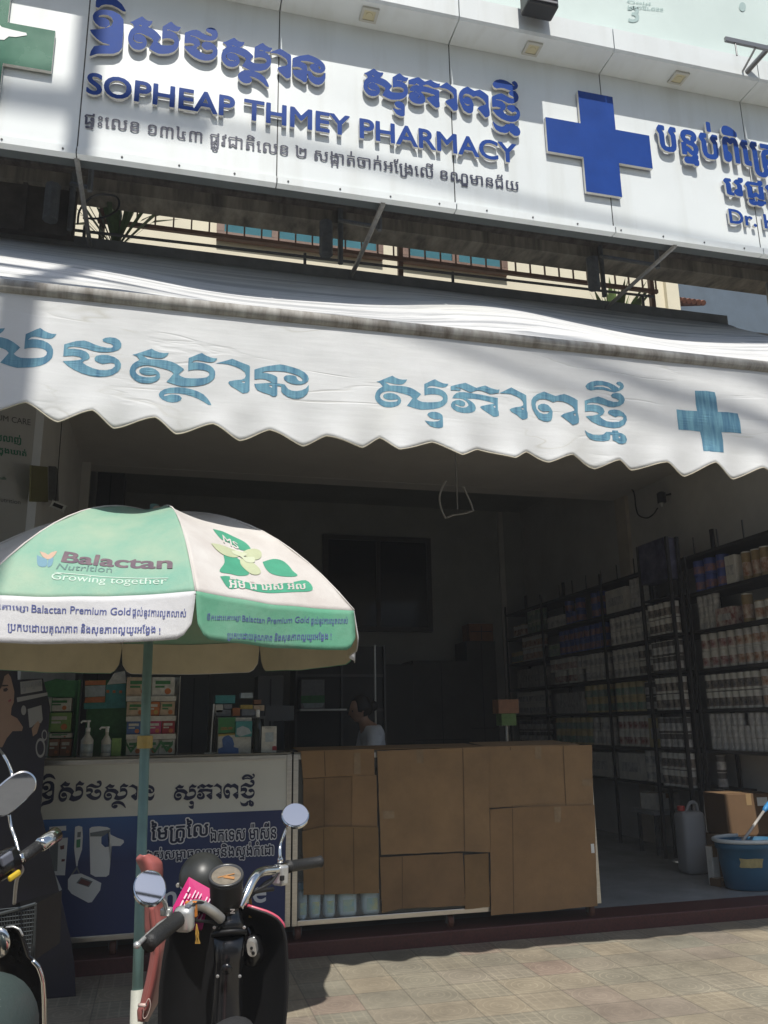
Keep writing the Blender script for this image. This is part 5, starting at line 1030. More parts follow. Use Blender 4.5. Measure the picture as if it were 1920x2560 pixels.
# ------------------------------------------------------------------ goods on the first counter
TOP = ztop+.0125
def colored(nm, c): return mat(nm, c, .5, var=.18, scale=30)
PB = {k: colored('pack_'+k, v) for k, v in dict(green=(.05,.20,.07), lime=(.20,.34,.10), white=(.55,.54,.48), cream=(.50,.38,.26), orange=(.48,.16,.05), pink=(.42,.06,.16), red=(.30,.03,.04), blue=(.06,.13,.32), teal=(.05,.25,.25), grey=(.22,.23,.24), brown=(.22,.10,.05), yellow=(.45,.33,.08), pale=(.36,.42,.44), navy=(.03,.04,.12)).items()}
def rack(label, zf, x0, x1, ytop, rows, depth, Y):
    """tiered rack of packets; rows: list of (y upper, y lower, [(colour, share)...])"""
    a = atY(*zf(x0, rows[-1][1]), Y); b = atY(*zf(x1, rows[-1][1]), Y); tp = atY(*zf(x0, ytop), Y).z
    t = thing('packet_rack', ((a.x+b.x)/2, Y+depth/2, TOP), label, 'rack')
    bm = bmesh.new(); box(bm, a.x-.004, a.x-.001, Y+.002, Y+depth, TOP, tp); box(bm, b.x+.001, b.x+.004, Y+.002, Y+depth, TOP, tp); box(bm, a.x, b.x, Y+depth-.003, Y+depth, TOP, tp)
    link('rack_frame', tomesh(bm), PB['green' if 'green' in label else 'white'], t)
    return t, a.x, b.x
def packets(zf, rows, x0, x1, Y, groupname, what):
    for ri, (yu, yl, cols) in enumerate(rows):
        z1 = atY(*zf((x0+x1)/2, yu), Y).z; z0 = max(TOP+.001, atY(*zf((x0+x1)/2, yl), Y).z)
        A = atY(*zf(x0, yu), Y).x; B = atY(*zf(x1, yu), Y).x; tot = sum(c[1] for c in cols); x = A
        for ci, (c, sh, words) in enumerate(cols):
            xb = x+(B-A)*sh/tot
            t = thing('medicine_packet', ((x+xb)/2, Y+.05, z0), '%s packet %s' % (words, what[ri]), 'packet', groupname)
            bm = bmesh.new(); box(bm, x+.002, xb-.002, Y+.008, Y+.11, z0+.002, z1-.002, .002); link('carton', tomesh(bm), PB[c], t)
            bm = bmesh.new(); h = z1-z0; ww = xb-x
            box(bm, x+ww*.15, x+ww*.8, Y+.0055, Y+.0075, z0+h*.62, z0+h*.80); box(bm, x+ww*.15, x+ww*.55, Y+.0055, Y+.0075, z0+h*.44, z0+h*.54)
            link('print', tomesh(bm), PB['white' if c not in ('white', 'cream', 'pale') else 'green'], t)
            bm = bmesh.new(); lathe(bm, [(min(ww, h)*.16, 0), (min(ww, h)*.15, .002)], 14, (x+ww*.7, Y+.0075, z0+h*.26), Vector((0, -1, 0))); link('print_spot', tomesh(bm), PB['orange' if c != 'orange' else 'yellow'], t)
            x = xb
RY = 5.80
rowsA = [(290, 410, [('white', 1, 'pale green and white')]), (418, 588, [('lime', 1, 'green')]), (596, 640, [('white', 1, 'flat white')]), (645, 800, [('brown', 1, 'left brown'), ('brown', 1, 'right brown')])]
rack('green printed rack of packets behind the dark standee', R4, 415, 630, 130, rowsA, .16, RY)
flatY('x', R4, [[(372,160),(490,128),(650,150),(650,285),(400,285)]], RY-.004, PB['green'], None).name = 'header_card'
hc = bpy.data.objects['header_card']; tag(hc, 'green header card with a pointed top over the left packet rack', 'card')
packets(R4, rowsA, 418, 622, RY, 'packets in the left green rack', ('in the upper row of the left green rack', 'in the second row of the left green rack', 'lying across the left green rack', 'in the bottom row of the left green rack'))
rowsC = [(110, 280, [('cream', 1.1, 'cream and pink'), ('white', 1, 'pale pink')]), (322, 450, [('cream', 1.2, 'sand coloured'), ('orange', .8, 'orange striped'), ('cream', .9, 'orange edged cream')]), (488, 610, [('blue', 1.0, 'dark blue'), ('teal', .4, 'narrow teal'), ('pink', .9, 'left magenta'), ('red', .9, 'right magenta')]), (650, 795, [('white', 1, 'white and green zigzag'), ('white', 1, 'middle white and green'), ('white', 1, 'white packet with green zigzag, rightmost')])]
rack('white tiered rack full of colourful medicine packets behind the umbrella pole', R4, 1090, 1525, 105, rowsC, .17, RY+.01)
packets(R4, rowsC, 1095, 1515, RY, 'packets in the white tiered rack', ('in the top row of the white rack', 'in the second row of the white rack', 'in the third row of the white rack', 'in the bottom row of the white rack'))
bm = bmesh.new()
for y_ in (300, 472, 628):
    z = atY(*R4(1300, y_), RY).z; box(bm, atY(*R4(1090, y_), RY).x, atY(*R4(1522, y_), RY).x, RY-.008, RY-.002, z-.016, z+.016)
tag(link('shelf_strip', tomesh(bm), PB['white']), 'white printed shelf strips across the white tiered packet rack', 'strip')
# green zigzags on the bottom row
flatY('zz', R4, [[(1092,670),(1130,740),(1195,655),(1195,690),(1130,770),(1092,705)], [(1290,680),(1338,740),(1392,655),(1440,730),(1494,660),(1494,695),(1440,765),(1392,690),(1338,772),(1290,710)]], RY-.0005, PB['green'], None, .002).name = 'zigzag_print'
tag(bpy.data.objects['zigzag_print'], 'green zigzag print along the bottom row of the white packet rack', 'print')
# middle rack with small pictures
t, xa, xb = rack('dark green rack with orange topped pictures between the two packet racks', R4, 725, 1085, 135, [(140, 400, []), (400, 810, [])], .05, RY+.12)
flatY('picture', R4, [[(735,145),(915,140),(912,180),(735,185)], [(740,290),(908,280),(905,330),(730,335)]], RY+.12, PB['orange'], t, .003)
flatY('picture', R4, [[(735,190),(912,184),(908,278),(735,286)]], RY+.12, PB['pale'], t, .003)
flatY('picture', R4, [[(918,180),(1085,170),(1085,380),(725,390),(725,340),(912,332)]], RY+.12, PB['teal'], t, .003)
flatY('picture', R4, [[(985,80),(1080,60),(1090,165),(925,178)]], RY+.12, PB['white'], t, .003)
flatY('picture', R4, [[(920,225),(945,225),(943,250),(920,250)], [(975,228),(998,228),(998,250),(975,250)], [(1030,230),(1055,230),(1055,252),(1030,252)]], RY+.12, PB['orange'], t, .005)
# pump bottles
def pump(zf, cx, top, sh, base, halfw, label, m):
    Y = CY+.09; c = atY(*zf(cx, base), Y); r = abs(atY(*zf(cx+halfw, base), Y).x-c.x); h = atY(*zf(cx, sh), Y).z-TOP; ht = atY(*zf(cx, top), Y).z-TOP
    t = thing('pump_bottle', (c.x, Y, TOP), label, 'bottle', 'pump bottles on the counter'); C_ = (c.x, Y, TOP)
    bm = bmesh.new(); lathe(bm, [(r*.95, 0), (r, .006), (r, h*.94), (r*.9, h), (r*.35, h+.03), (r*.33, h+.045)], 22, C_); link('bottle_body', tomesh(bm), m, t, True)
    bm = bmesh.new(); lathe(bm, [(r*.38, h+.046), (r*.38, h+.07), (.008, h+.072), (.007, ht-.012), (.014, ht-.011), (.014, ht)], 14, C_); tube(bm, [(c.x, Y, TOP+ht-.006), (c.x-.035, Y-.01, TOP+ht-.006), (c.x-.045, Y-.012, TOP+ht-.018)], .006, 8)
    link('pump', tomesh(bm), M_WHITEP, t, True)
    bm = bmesh.new(); lathe(bm, [(r*1.012, h*.2), (r*1.012, h*.72)], 22, C_, mis=None); link('paper_label', tomesh(bm), PB['pale'], t, True)
pump(R4, 745, 485, 650, 790, 55, 'left white pump bottle on the counter by the racks', PB['white'])
pump(R4, 912, 540, 655, 790, 43, 'right slimmer white pump bottle with a dark line on its label', PB['white'])
c0 = atY(*R4(960, 790), CY+.1); c1 = atY(*R4(1050, 640), CY+.1)
tag(mesh_box('small_carton', c0.x, c1.x, CY+.08, CY+.16, TOP, c1.z, PB['lime'], None, .003), 'small pale green carton right of the pump bottles', 'carton')
# cluster at the right end of the counter
def cart(zf, x0, x1, y0, y1, Y, dp, c, name, label, cat, group=None, base=None):
    a = atY(*zf(x0, y1), Y); b = atY(*zf(x1, y0), Y); z0 = a.z if base is None else base
    t = thing(name, ((a.x+b.x)/2, Y+dp/2, z0), label, cat, group)
    bm = bmesh.new(); box(bm, a.x, b.x, Y, Y+dp, z0, b.z, .002); link('carton', tomesh(bm), PB[c], t)
    return t, a, b, z0
t, a, b, z0 = cart(R5, 215, 495, 510, 805, CY+.10, .10, 'white', 'display_carton', 'large white carton with a green band and a blue sketch on the counter', 'carton', base=TOP)
flatY('green_band', R5, [[(217,512),(362,508),(360,640),(217,650)]], CY+.10, PB['green'], t, .003)
flatY('yellow_band', R5, [[(217,642),(360,632),(360,652),(217,668)]], CY+.10, PB['yellow'], t, .003)
flatY('blue_sketch', R5, [[(250,690),(265,670),(300,655),(335,680),(350,730),(345,755),(385,765),(388,808),(217,808),(216,770),(255,755)]], CY+.10, PB['blue'], t, .003)
for nm, cc in (('pack_blue', 1),): pass
decal('print_letters', bold('COOL KID', .02), quadY((R5(238, 615), R5(335, 608), R5(238, 592), R5(335, 588)), CY+.10, .006), PB['orange'], t)
t, a, b, z0 = cart(R5, 360, 500, 540, 672, CY+.075, .02, 'teal', 'flat_packet', 'pale blue packet leaning on the large white carton', 'packet')
flatY('shape_print', R5, [[(372,600),(420,580),(470,600),(495,640),(400,668),(368,650)]], CY+.075, PB['pale'], t, .003)
spots = [(195,258,402,470,'white','white pocket sized box on the pile, leftmost'), (262,332,400,440,'grey','grey box on the pile next to the white one'), (335,400,430,498,'orange','orange yellow box in the middle of the pile'), (402,505,405,440,'yellow','yellow topped flat box on the pile'), (410,530,440,498,'grey','pale grey box under the yellow topped one'), (510,600,408,455,'cream','cream box at the right end of the pile'), (198,325,445,500,'grey','wide dark grey box low on the pile'), (515,575,362,400,'brown','small reddish box crowning the pile'), (195,360,325,395,'teal','dark green box standing behind the pile'), (405,505,305,350,'pale','pale flat box behind the pile, highest')]
for (x0_, x1_, y0_, y1_, c, lb) in spots:
    cart(R5, x0_, x1_, y0_, y1_, CY+.24+.02*(y1_ < 405), .12, c, 'small_box', lb, 'box', 'small boxes piled at the right end of the counter')
bm = bmesh.new(); a = atY(*R5(190, 500), CY+.23); b = atY(*R5(610, 500), CY+.23); box(bm, a.x, b.x, CY+.22, CY+.42, a.z-.02, a.z-.004); box(bm, a.x, a.x+.012, CY+.22, CY+.42, TOP, a.z-.021); box(bm, b.x-.012, b.x, CY+.22, CY+.42, TOP, a.z-.021)
tag(link('box_stand', tomesh(bm), M_DARKST), 'low dark stand carrying the pile of small boxes', 'stand')
# spray bottle
Y = CY+.14; c = atY(*R5(540, 790), Y); r = .026; h = atY(*R5(540, 510), Y).z-TOP; ht = atY(*R5(545, 445), Y).z-TOP
t = thing('spray_bottle', (c.x, Y, TOP), 'clear dark bottle with a white cap beside the payment card', 'bottle'); bm = bmesh.new(); lathe(bm, [(r, 0), (r*1.05, .01), (r*1.05, h*.8), (r*.5, h)], 18, (c.x, Y, TOP)); link('bottle_body', tomesh(bm), mat('dark_clear', (.05, .06, .055), .2), t, True)
bm = bmesh.new(); lathe(bm, [(r*.5, h+.001), (r*.5, ht*.97), (r*.4, ht)], 14, (c.x, Y, TOP)); link('cap', tomesh(bm), M_WHITEP, t, True)
# payment card stand (its code left out)
t, a, b, z0 = cart(R5, 575, 703, 582, 785, CY+.06, .012, 'white', 'payment_card', 'white upright card stand with a red corner beside the spray bottle', 'card', base=TOP)
flatY('red_corner', R5, [[(665,750),(690,745),(702,755),(702,783),(665,783)]], CY+.06, PB['red'], t, .003)
flatY('grey_square', R5, [[(608,636),(676,632),(676,710),(608,714)]], CY+.06, PB['pale'], t, .003)
decal('print_letters', bold('PAY', .02), quadY((R5(610, 605), R5(655, 602), R5(610, 592), R5(655, 589)), CY+.06), PB['grey'], t)
tg = atY(*R5(155, 800), CY+.2)
bm = bmesh.new(); tube(bm, [(tg.x, CY+.2, TOP), (tg.x+.01, CY+.2, TOP+.32)], .006); box(bm, tg.x-.04, tg.x+.05, CY+.17, CY+.24, TOP, TOP+.006)
tag(link('wire_stand', tomesh(bm), M_STEEL), 'thin upright wire stand left of the large white carton', 'stand')

# ------------------------------------------------------------------ dark standee and the banner on the left
M_STD = mat('standee_print', (.007, .007, .012), .45, col2=(.014, .012, .026), scale=4)
SY = 5.28
shape = [R4(-260,-250), R4(40,-260), R4(145,-150), R4(150,135), R4(370,125), R4(412,280), R4(430,370), R4(418,560), R4(388,800), R3(340,430), R3(372,560), R3(440,880), R3(540,1290), R3(600,1540), R3(625,1740)]
P = [atY(u, v, SY) for u, v in shape]
P += [Vector((P[-1].x+.015, SY, .002)), Vector((-1.35, SY, .002)), Vector((-1.35, SY, 1.9))]
ST = thing('standee', (-.95, SY, 0), 'tall dark navy cardboard standee printed with a woman, left of the counter', 'standee')
board('board', [(p.x, p.z) for p in P], SY, .012, M_STD, ST)
flatY('skin_print', R4, [[(-120,60),(30,20),(95,115),(125,240),(120,330),(100,380),(95,440),(150,470),(200,545),(190,580),(110,580),(60,640),(20,720),(-200,700),(-220,300)]], SY, mat('print_skin', (.30, .19, .13), .5, var=.1, scale=9), ST, .003)
flatY('hair_print', R4, [[(-260,-200),(60,-180),(110,-60),(105,60),(40,105),(15,200),(-60,300),(-260,300)]], SY, mat('print_hair', (.03, .018, .012), .5), ST, .005)
flatY('face_detail', R4, [[(30,215),(60,205),(72,222),(55,238),(32,238)], [(20,180),(70,180),(75,190),(20,196)]], SY, mat('print_hair', (.03, .018, .012), .5), ST, .0055)
flatY('lip_print', R4, [[(70,318),(95,300),(100,318),(78,330)]], SY, mat('print_lip', (.25, .06, .06), .5), ST, .0055)
flatY('gown_print', R4, [[(110,582),(200,575),(240,690),(235,860),(190,960),(-100,1000),(-160,760),(20,722),(60,642)]], SY, mat('print_gown', (.012, .012, .02), .5), ST, .003)
flatY('title_print', R4, [[(175,155),(362,132),(368,230),(180,262)], [(145,290),(410,245),(412,272),(150,330)]], SY, mat('print_pale2', (.28, .28, .27), .5), ST, .003)
decal('title_letters', khmer('standee', offset=.02), lambda s, t, d, f=quadY((R4(185, 245), R4(355, 225), R4(190, 165), R4(358, 148)), SY, .006): f(s, t, d*.05), PB['grey'], ST)
flatY('photo_print', R4, [[(240,390),(358,355),(370,480),(355,510),(300,520),(275,545),(255,550)]], SY, mat('print_pale2', (.28, .28, .27), .5), ST, .003)
flatY('hand_print', R4, [[(300,522),(330,490),(345,520),(320,600),(285,625),(275,560)]], SY, mat('print_skin', (.30, .19, .13), .5), ST, .0045)
def circ(zf, cx, cy, rx, ry, n_=20): return [(cx+rx*math.cos(2*math.pi*k/n_), cy+ry*math.sin(2*math.pi*k/n_)) for k in range(n_)]
flatY('badge_print', R4, [circ(R4, 205, 400, 22, 42), circ(R4, 385, 615, 25, 48), circ(R4, 350, 725, 42, 85)], SY, mat('print_pale2', (.28, .28, .27), .5), ST, .003)
flatY('badge_mark', R4, [circ(R4, 350, 725, 30, 62), circ(R4, 385, 615, 17, 34)], SY, M_STD, ST, .0045)
flatY('white_edge', R4, [[(-60,720),(0,725),(60,800),(100,930),(108,990),(95,985),(60,860),(0,760)]], SY, mat('print_pale2', (.28, .28, .27), .5), ST, .005)

# banner standing slantwise at the left wall
q1 = atY(*R7(410, 180), 5.75); ang = R(47); dv = Vector((math.cos(ang), math.sin(ang), 0)); nv = Vector((math.sin(ang), -math.cos(ang), 0))
BN = thing('banner', (q1.x-.3, 5.45, 0), 'tall pale banner with green lettering standing slantwise at the left wall', 'banner')
Wd = .8; p1 = Vector((q1.x, 5.75, 0)); p0 = p1-dv*Wd
bm = bmesh.new(); obox(bm, (p0+p1)/2+Vector((0, 0, 1.9)), dv, nv, Vector((0, 0, 1)), Wd, .008, 3.7); link('sheet', tomesh(bm), mat('banner_print', (.40, .40, .39), .5, var=.05, scale=2), BN)
bm = bmesh.new(); obox(bm, (p0+p1)/2+Vector((0, 0, .05)), dv, nv, Vector((0, 0, 1)), Wd+.04, .14, .08, .01); link('foot', tomesh(bm), M_DARKST, BN)
def onban(u, v):
    d = ray(u, v); t = (p0-CAM).dot(nv)/d.dot(nv); return CAM+d*t
def banq(pts, off=.0065): return quad(*[onban(*p) for p in pts], nv, off)
M_GT = mat('print_green', (.02, .16, .09), .5)
decal('print_letters', bold('PREMIUM CARE', .006), banq((R7(-300, 190), R7(345, 295), R7(-300, 130), R7(345, 225))), mat('print_grey', (.12, .12, .12), .5), BN)
decal('print_letters', khmer('love', offset=.025), lambda s, t, d, f=banq((R7(-110, 500), R7(235, 525), R7(-110, 350), R7(240, 410))): f(s, t, d*.05), M_GT, BN)
decal('print_letters', khmer('care', offset=.025), lambda s, t, d, f=banq((R7(-170, 620), R7(295, 690), R7(-170, 500), R7(300, 570))): f(s, t, d*.05), M_GT, BN)
decal('print_letters', bold('milk', 0), banq((R7(-30, 915), R7(70, 925), R7(-30, 880), R7(70, 890))), M_GT, BN)
decal('print_letters', bold('Nutrition', .0), banq((R7(-60, 1165), R7(228, 1205), R7(-60, 1110), R7(228, 1155))), mat('print_grey', (.12, .12, .12), .5), BN)
# olive poster and white tag on the left wall
def onwall(u, v): return atX(u, v, LWALL+.004)
def wallpatch(name, zf, pts, m, label, cat, th=.01):
    P = [atX(*zf(*p), LWALL+.003) for p in pts]; bm = bmesh.new(); a_ = [bm.verts.new((LWALL+.002, p.y, p.z)) for p in P]; b_ = [bm.verts.new((LWALL+.002+th, p.y, p.z)) for p in P]
    bm.faces.new(b_); bm.faces.new(list(reversed(a_)))
    for i in range(len(a_)): bm.faces.new((a_[i], a_[(i+1) % len(a_)], b_[(i+1) % len(a_)], b_[i]))
    return tag(link(name, tomesh(bm), m), label, cat)
wallpatch('olive_poster', R7, [(345,750),(535,770),(540,1175),(335,1170)], mat('olive_print', (.16, .15, .05), .6), 'olive yellow poster on the left wall beside the banner', 'poster')
wallpatch('wall_box', R7, [(560,760),(590,790),(600,1160),(560,1150)], M_DARKST, 'narrow dark box on the left wall right of the olive poster', 'box', .05)
c = atY(*R7(670, 1225), 6.3)
TG = thing('price_tag', (c.x, 6.3, c.z), 'small white tag with a dark display hanging by the left wall', 'tag')
bm = bmesh.new(); obox(bm, c, Vector((.93, .1, -.33)).normalized(), Vector((.1, -.99, 0)), Vector((.33, .1, .93)).normalized(), .10, .02, .05, .006); link('case', tomesh(bm), M_WHITEP, TG)
bm = bmesh.new(); obox(bm, c+Vector((0, -.012, 0)), Vector((.93, .1, -.33)).normalized(), Vector((.1, -.99, 0)), Vector((.33, .1, .93)).normalized(), .07, .006, .026); link('display', tomesh(bm), M_BLACK, TG)
bm = bmesh.new(); tube(bm, [(c.x-.02, 6.3, c.z+.02), (c.x-.03, 6.32, CEIL-.002)], .003, 6); link('cord', tomesh(bm), M_BLACK, TG)
# ------------------------------------------------------------------ the long rack of tins on the right wall
def tz(z): return 1.41+(z-1.41)*SHELF_X/4.6
TIER = [tz(z) for z in (.822, 1.145, 1.487, 1.832, 2.170, 2.511, 2.854)]      # shelf boards, top one carries nothing
UPR = [5.75, 7.16, 7.80, 8.85, 10.5, BACK_Y-.06]
SHD = RWALL-.004-SHELF_X
M_SHELF = mat('shelf_paint', (.035, .035, .036), .5, var=.2, scale=8)
RK = thing('shelf_rack', (SHELF_X+SHD/2, 8.7, FLOOR), 'long dark shelf rack full of milk tins along the right wall', 'shelf')
for i, z in enumerate(TIER):
    bm = bmesh.new(); box(bm, SHELF_X, RWALL-.004, UPR[0] if i else 6.95, UPR[-1], z-.03, z); link('shelf_board', tomesh(bm), M_SHELF, RK)
for y in UPR:
    bm = bmesh.new(); box(bm, SHELF_X-.02, SHELF_X-.001, y-.02, y+.02, FLOOR, TIER[-1]+(.12 if y > 8 else .0)); box(bm, RWALL-.03, RWALL-.006, y-.021, y+.021, FLOOR, TIER[-1]+.3); link('upright', tomesh(bm), M_SHELF, RK)
bm = bmesh.new()
for i in range(12):
    y = 5.9+i*.37; box(bm, SHELF_X+.01, SHELF_X+.018, y, y+.012, TIER[-1]+.001, TIER[-1]+.17)
link('prongs', tomesh(bm), M_SHELF, RK)
# the dark display tower breaking the row
yA, yB = 7.20, 7.76
TW = thing('display_tower', (SHELF_X-.1, 7.48, FLOOR), 'dark framed display tower with a picture header standing out from the tin shelves', 'display')
zt_ = atX(*C6(1250, 352), SHELF_X-.05).z
bm = bmesh.new()
for y in (yA, yB-.03):
    for x in (SHELF_X-.17, SHELF_X-.052): box(bm, x, x+.03, y, y+.03, FLOOR, zt_)
link('side_frame', tomesh(bm), M_SHELF, TW)
bm = bmesh.new(); box(bm, SHELF_X-.17, SHELF_X-.022, yA+.051, yB-.051, TIER[5]+.17, zt_); link('header', tomesh(bm), mat('header_print', (.02, .02, .07), .4, col2=(.16, .16, .24), scale=7), TW)
for z in TIER[:6]:
    bm = bmesh.new(); box(bm, SHELF_X-.16, SHELF_X-.022, yA+.051, yB-.051, z-.02, z); link('shelf_board', tomesh(bm), M_SHELF, TW)

def tin_mesh(kind, r, h, body, lid, bandc, cap=None):
    bm = bmesh.new()
    lathe(bm, [(r*.94, 0), (r, .004), (r, h*.14), (r*1.003, h*.141), (r*1.003, h*.62), (r, h*.621), (r, h*.93), (r*.97, h*.95), (r*.99, h*.955), (r*.99, h), (r*.9, h)], 14, mis=[0, 0, 0, 1, 1, 0, 0, 0, 2, 2, 2])
    me = tomesh(bm); 
    for p in me.polygons: p.use_smooth = False
    for m in (body, bandc, lid): me.materials.append(m)
    return me
def tinmat(nm, c, c2, sc=14): return mat(nm, c, .32, col2=c2, scale=sc, stretch=(1, 1, .6), spec=.6)
B_SIL = tinmat('tin_silver', (.40,.40,.40), (.74,.74,.72)); B_WH = tinmat('tin_white', (.58,.58,.55), (.80,.79,.74)); B_BLUE = tinmat('tin_blue', (.04,.07,.30), (.09,.13,.42)); B_GOLD = tinmat('tin_gold', (.26,.17,.06), (.42,.34,.2)); B_DK = tinmat('tin_dark', (.05,.05,.06), (.18,.17,.16)); B_GR = tinmat('tin_green', (.14,.30,.16), (.5,.52,.42)); B_YEL = tinmat('tin_yellow', (.48,.40,.16), (.62,.56,.36))
A_OR = tinmat('band_orange', (.30,.12,.05), (.72,.66,.58), 26); A_RED = tinmat('band_red', (.24,.06,.06), (.72,.68,.64), 26); A_GR = tinmat('band_green', (.10,.26,.18), (.42,.44,.40), 26); A_GREY = tinmat('band_grey', (.30,.31,.33), (.74,.74,.72), 26); A_DK = tinmat('band_dark', (.05,.05,.06), (.42,.36,.30), 30); A_PIC = tinmat('band_picture', (.10,.10,.28), (.42,.20,.14), 30)
KIND = {
 'silver_orange': ('milk_tin', tin_mesh('a', .047, .160, B_SIL, B_WH, A_OR), .047, .160, 'orange banded silver tin', 'tin'),
 'white_red': ('milk_tin', tin_mesh('b', .050, .162, B_WH, B_WH, A_RED), .050, .162, 'red banded white tin', 'tin'),
 'white_grey': ('milk_tin', tin_mesh('c', .048, .158, B_WH, B_SIL, A_GREY), .048, .158, 'grey banded pale tin', 'tin'),
 'gold_tall': ('milk_tin', tin_mesh('d', .056, .172, B_WH, B_GOLD, A_OR), .056, .172, 'tall gold tin', 'tin'),
 'blue': ('milk_tin', tin_mesh('e', .064, .15, B_BLUE, B_BLUE, A_PIC), .064, .15, 'dark blue tin', 'tin'),
 'white_dark': ('milk_tin', tin_mesh('k', .045, .160, B_WH, B_DK, A_DK), .045, .160, 'white tin with dark band', 'tin'),
 'green': ('milk_tin', tin_mesh('f', .06, .16, B_GR, B_WH, A_GR), .06, .16, 'white and green tin', 'tin'),
 'yellow': ('milk_tin', tin_mesh('g', .06, .16, B_YEL, B_YEL, A_GR), .06, .16, 'yellowish tin', 'tin'),
 'small_silver': ('small_tin', tin_mesh('h', .037, .108, B_SIL, B_SIL, A_GREY), .037, .108, 'small silver tin', 'tin'),
 'dark_bottle': ('small_jar', tin_mesh('i', .045, .15, B_DK, B_WH, A_GREY), .045, .15, 'small dark jar', 'jar'),
 'gold_bottle': ('milk_tin', tin_mesh('j', .05, .26, B_GOLD, B_WH, A_OR), .05, .26, 'tall gold bottle', 'bottle'),
}
ORD = ['first', 'second', 'third', 'fourth', 'fifth', 'sixth', 'seventh', 'eighth', 'ninth', 'tenth', 'eleventh', 'twelfth', 'thirteenth', 'fourteenth', 'fifteenth', 'sixteenth', 'seventeenth', 'eighteenth', 'nineteenth', 'twentieth', 'twenty-first', 'twenty-second', 'twenty-third', 'twenty-fourth', 'twenty-fifth', 'twenty-sixth', 'twenty-seventh']
LAY = {1: [''], 2: ['lower layer, ', 'upper layer, '], 3: ['lower layer, ', 'middle layer, ', 'upper layer, ']}
SHN = ['lowest', 'second lowest', 'third lowest', 'third highest', 'second highest', 'highest']
rngT = random.Random(5); NTIN = 0
def row(kind, tier, ya, yb, layers, bay, x=None, skip=0.0):
    global NTIN
    nm, me, r, h, words, cat = KIND[kind]; x = SHELF_X+.075 if x is None else x
    n_ = max(1, int((yb-ya)/(2*r+.004)))
    for L in range(layers):
        for i in range(n_):
            if L == layers-1 and rngT.random() < skip: continue
            o = bpy.data.objects.new(nm, me); COL.objects.link(o); NTIN += 1
            o.location = (x+rngT.uniform(-.006, .006), ya+(i+.5)*(yb-ya)/n_, TIER[tier]+.001+L*(h+.002)); o.rotation_euler.z = rngT.uniform(2.6, 3.8)
            tag(o, '%s, %s from near end, %s%s shelf, %s' % (words, ORD[min(i, 26)], LAY[layers][L], SHN[tier], bay), cat, 'tins on the right wall shelves')
NEAR = 'near bay'; MIDB = 'middle bay'; FARB = 'far bay'; TWB = 'tower'
# near bay, shelf by shelf from the top
row('gold_bottle', 5, 5.80, 6.40, 1, NEAR); row('blue', 5, 6.60, 7.12, 2, NEAR)
row('gold_tall', 4, 5.78, 6.30, 2, NEAR, skip=.2); row('gold_bottle', 4, 6.32, 6.50, 1, NEAR); row('small_silver', 4, 6.80, 7.12, 3, NEAR)
row('gold_tall', 3, 5.78, 6.05, 2, NEAR); row('silver_orange', 3, 6.06, 6.60, 2, NEAR, skip=.1); row('white_red', 3, 6.61, 7.13, 2, NEAR)
row('gold_tall', 2, 5.78, 6.05, 2, NEAR); row('silver_orange', 2, 6.06, 6.35, 2, NEAR); row('white_dark', 2, 6.36, 7.13, 2, NEAR)
row('gold_tall', 1, 5.78, 6.15, 2, NEAR); row('small_silver', 1, 6.16, 7.13, 3, NEAR, skip=.15)
row('dark_bottle', 0, 6.97, 7.13, 2, NEAR)
# tower
for t_i in range(0, 5): row('dark_bottle' if t_i % 2 else 'white_dark', t_i, 7.24, 7.73, 2, TWB, x=SHELF_X-.09)
# bay past the tower
row('small_silver', 5, 7.84, 8.32, 3, MIDB); row('white_grey', 4, 7.84, 8.80, 2, MIDB); row('white_dark', 3, 7.84, 8.25, 2, MIDB); row('white_grey', 3, 8.26, 8.80, 2, MIDB)
row('dark_bottle', 2, 7.84, 8.2, 2, MIDB); row('yellow', 2, 8.21, 8.80, 2, MIDB); row('white_red', 1, 8.15, 8.80, 2, MIDB); row('white_grey', 0, 7.84, 8.3, 2, MIDB)
# far bays: too many and too dim to tell apart, one mass
def mass(rows_):
    V = []; F = []; mi = []; mats = []
    rg = random.Random(8)
    for kind, tier, ya, yb, layers in rows_:
        nm, me, r, h, words, cat = KIND[kind]; n_ = max(1, int((yb-ya)/(2*r+.004)))
        idx = []
        for m in me.materials:
            if m not in mats: mats.append(m)
            idx.append(mats.index(m))
        vs = [v.co.copy() for v in me.vertices]; fs = [(tuple(p.vertices), p.material_index) for p in me.polygons]
        for L in range(layers):
            for i in range(n_):
                if rg.random() < .05: continue
                b = len(V); o = Vector((SHELF_X+.075+rg.uniform(-.008, .008), ya+(i+.5)*(yb-ya)/n_, TIER[tier]+.001+L*(h+.002))); V += [tuple(v+o) for v in vs]
                for f, m in fs: F.append(tuple(b+q for q in f)); mi.append(idx[m])
    me = bpy.data.meshes.new('tin_mass'); me.from_pydata(V, [], F)
    for m in mats: me.materials.append(m)
    me.polygons.foreach_set('material_index', mi)
    tag(link('stacked_tins', me), 'dim rows of stacked tins filling the far bays of the right wall shelves', 'tins', 'tins on the right wall shelves', 'stuff')
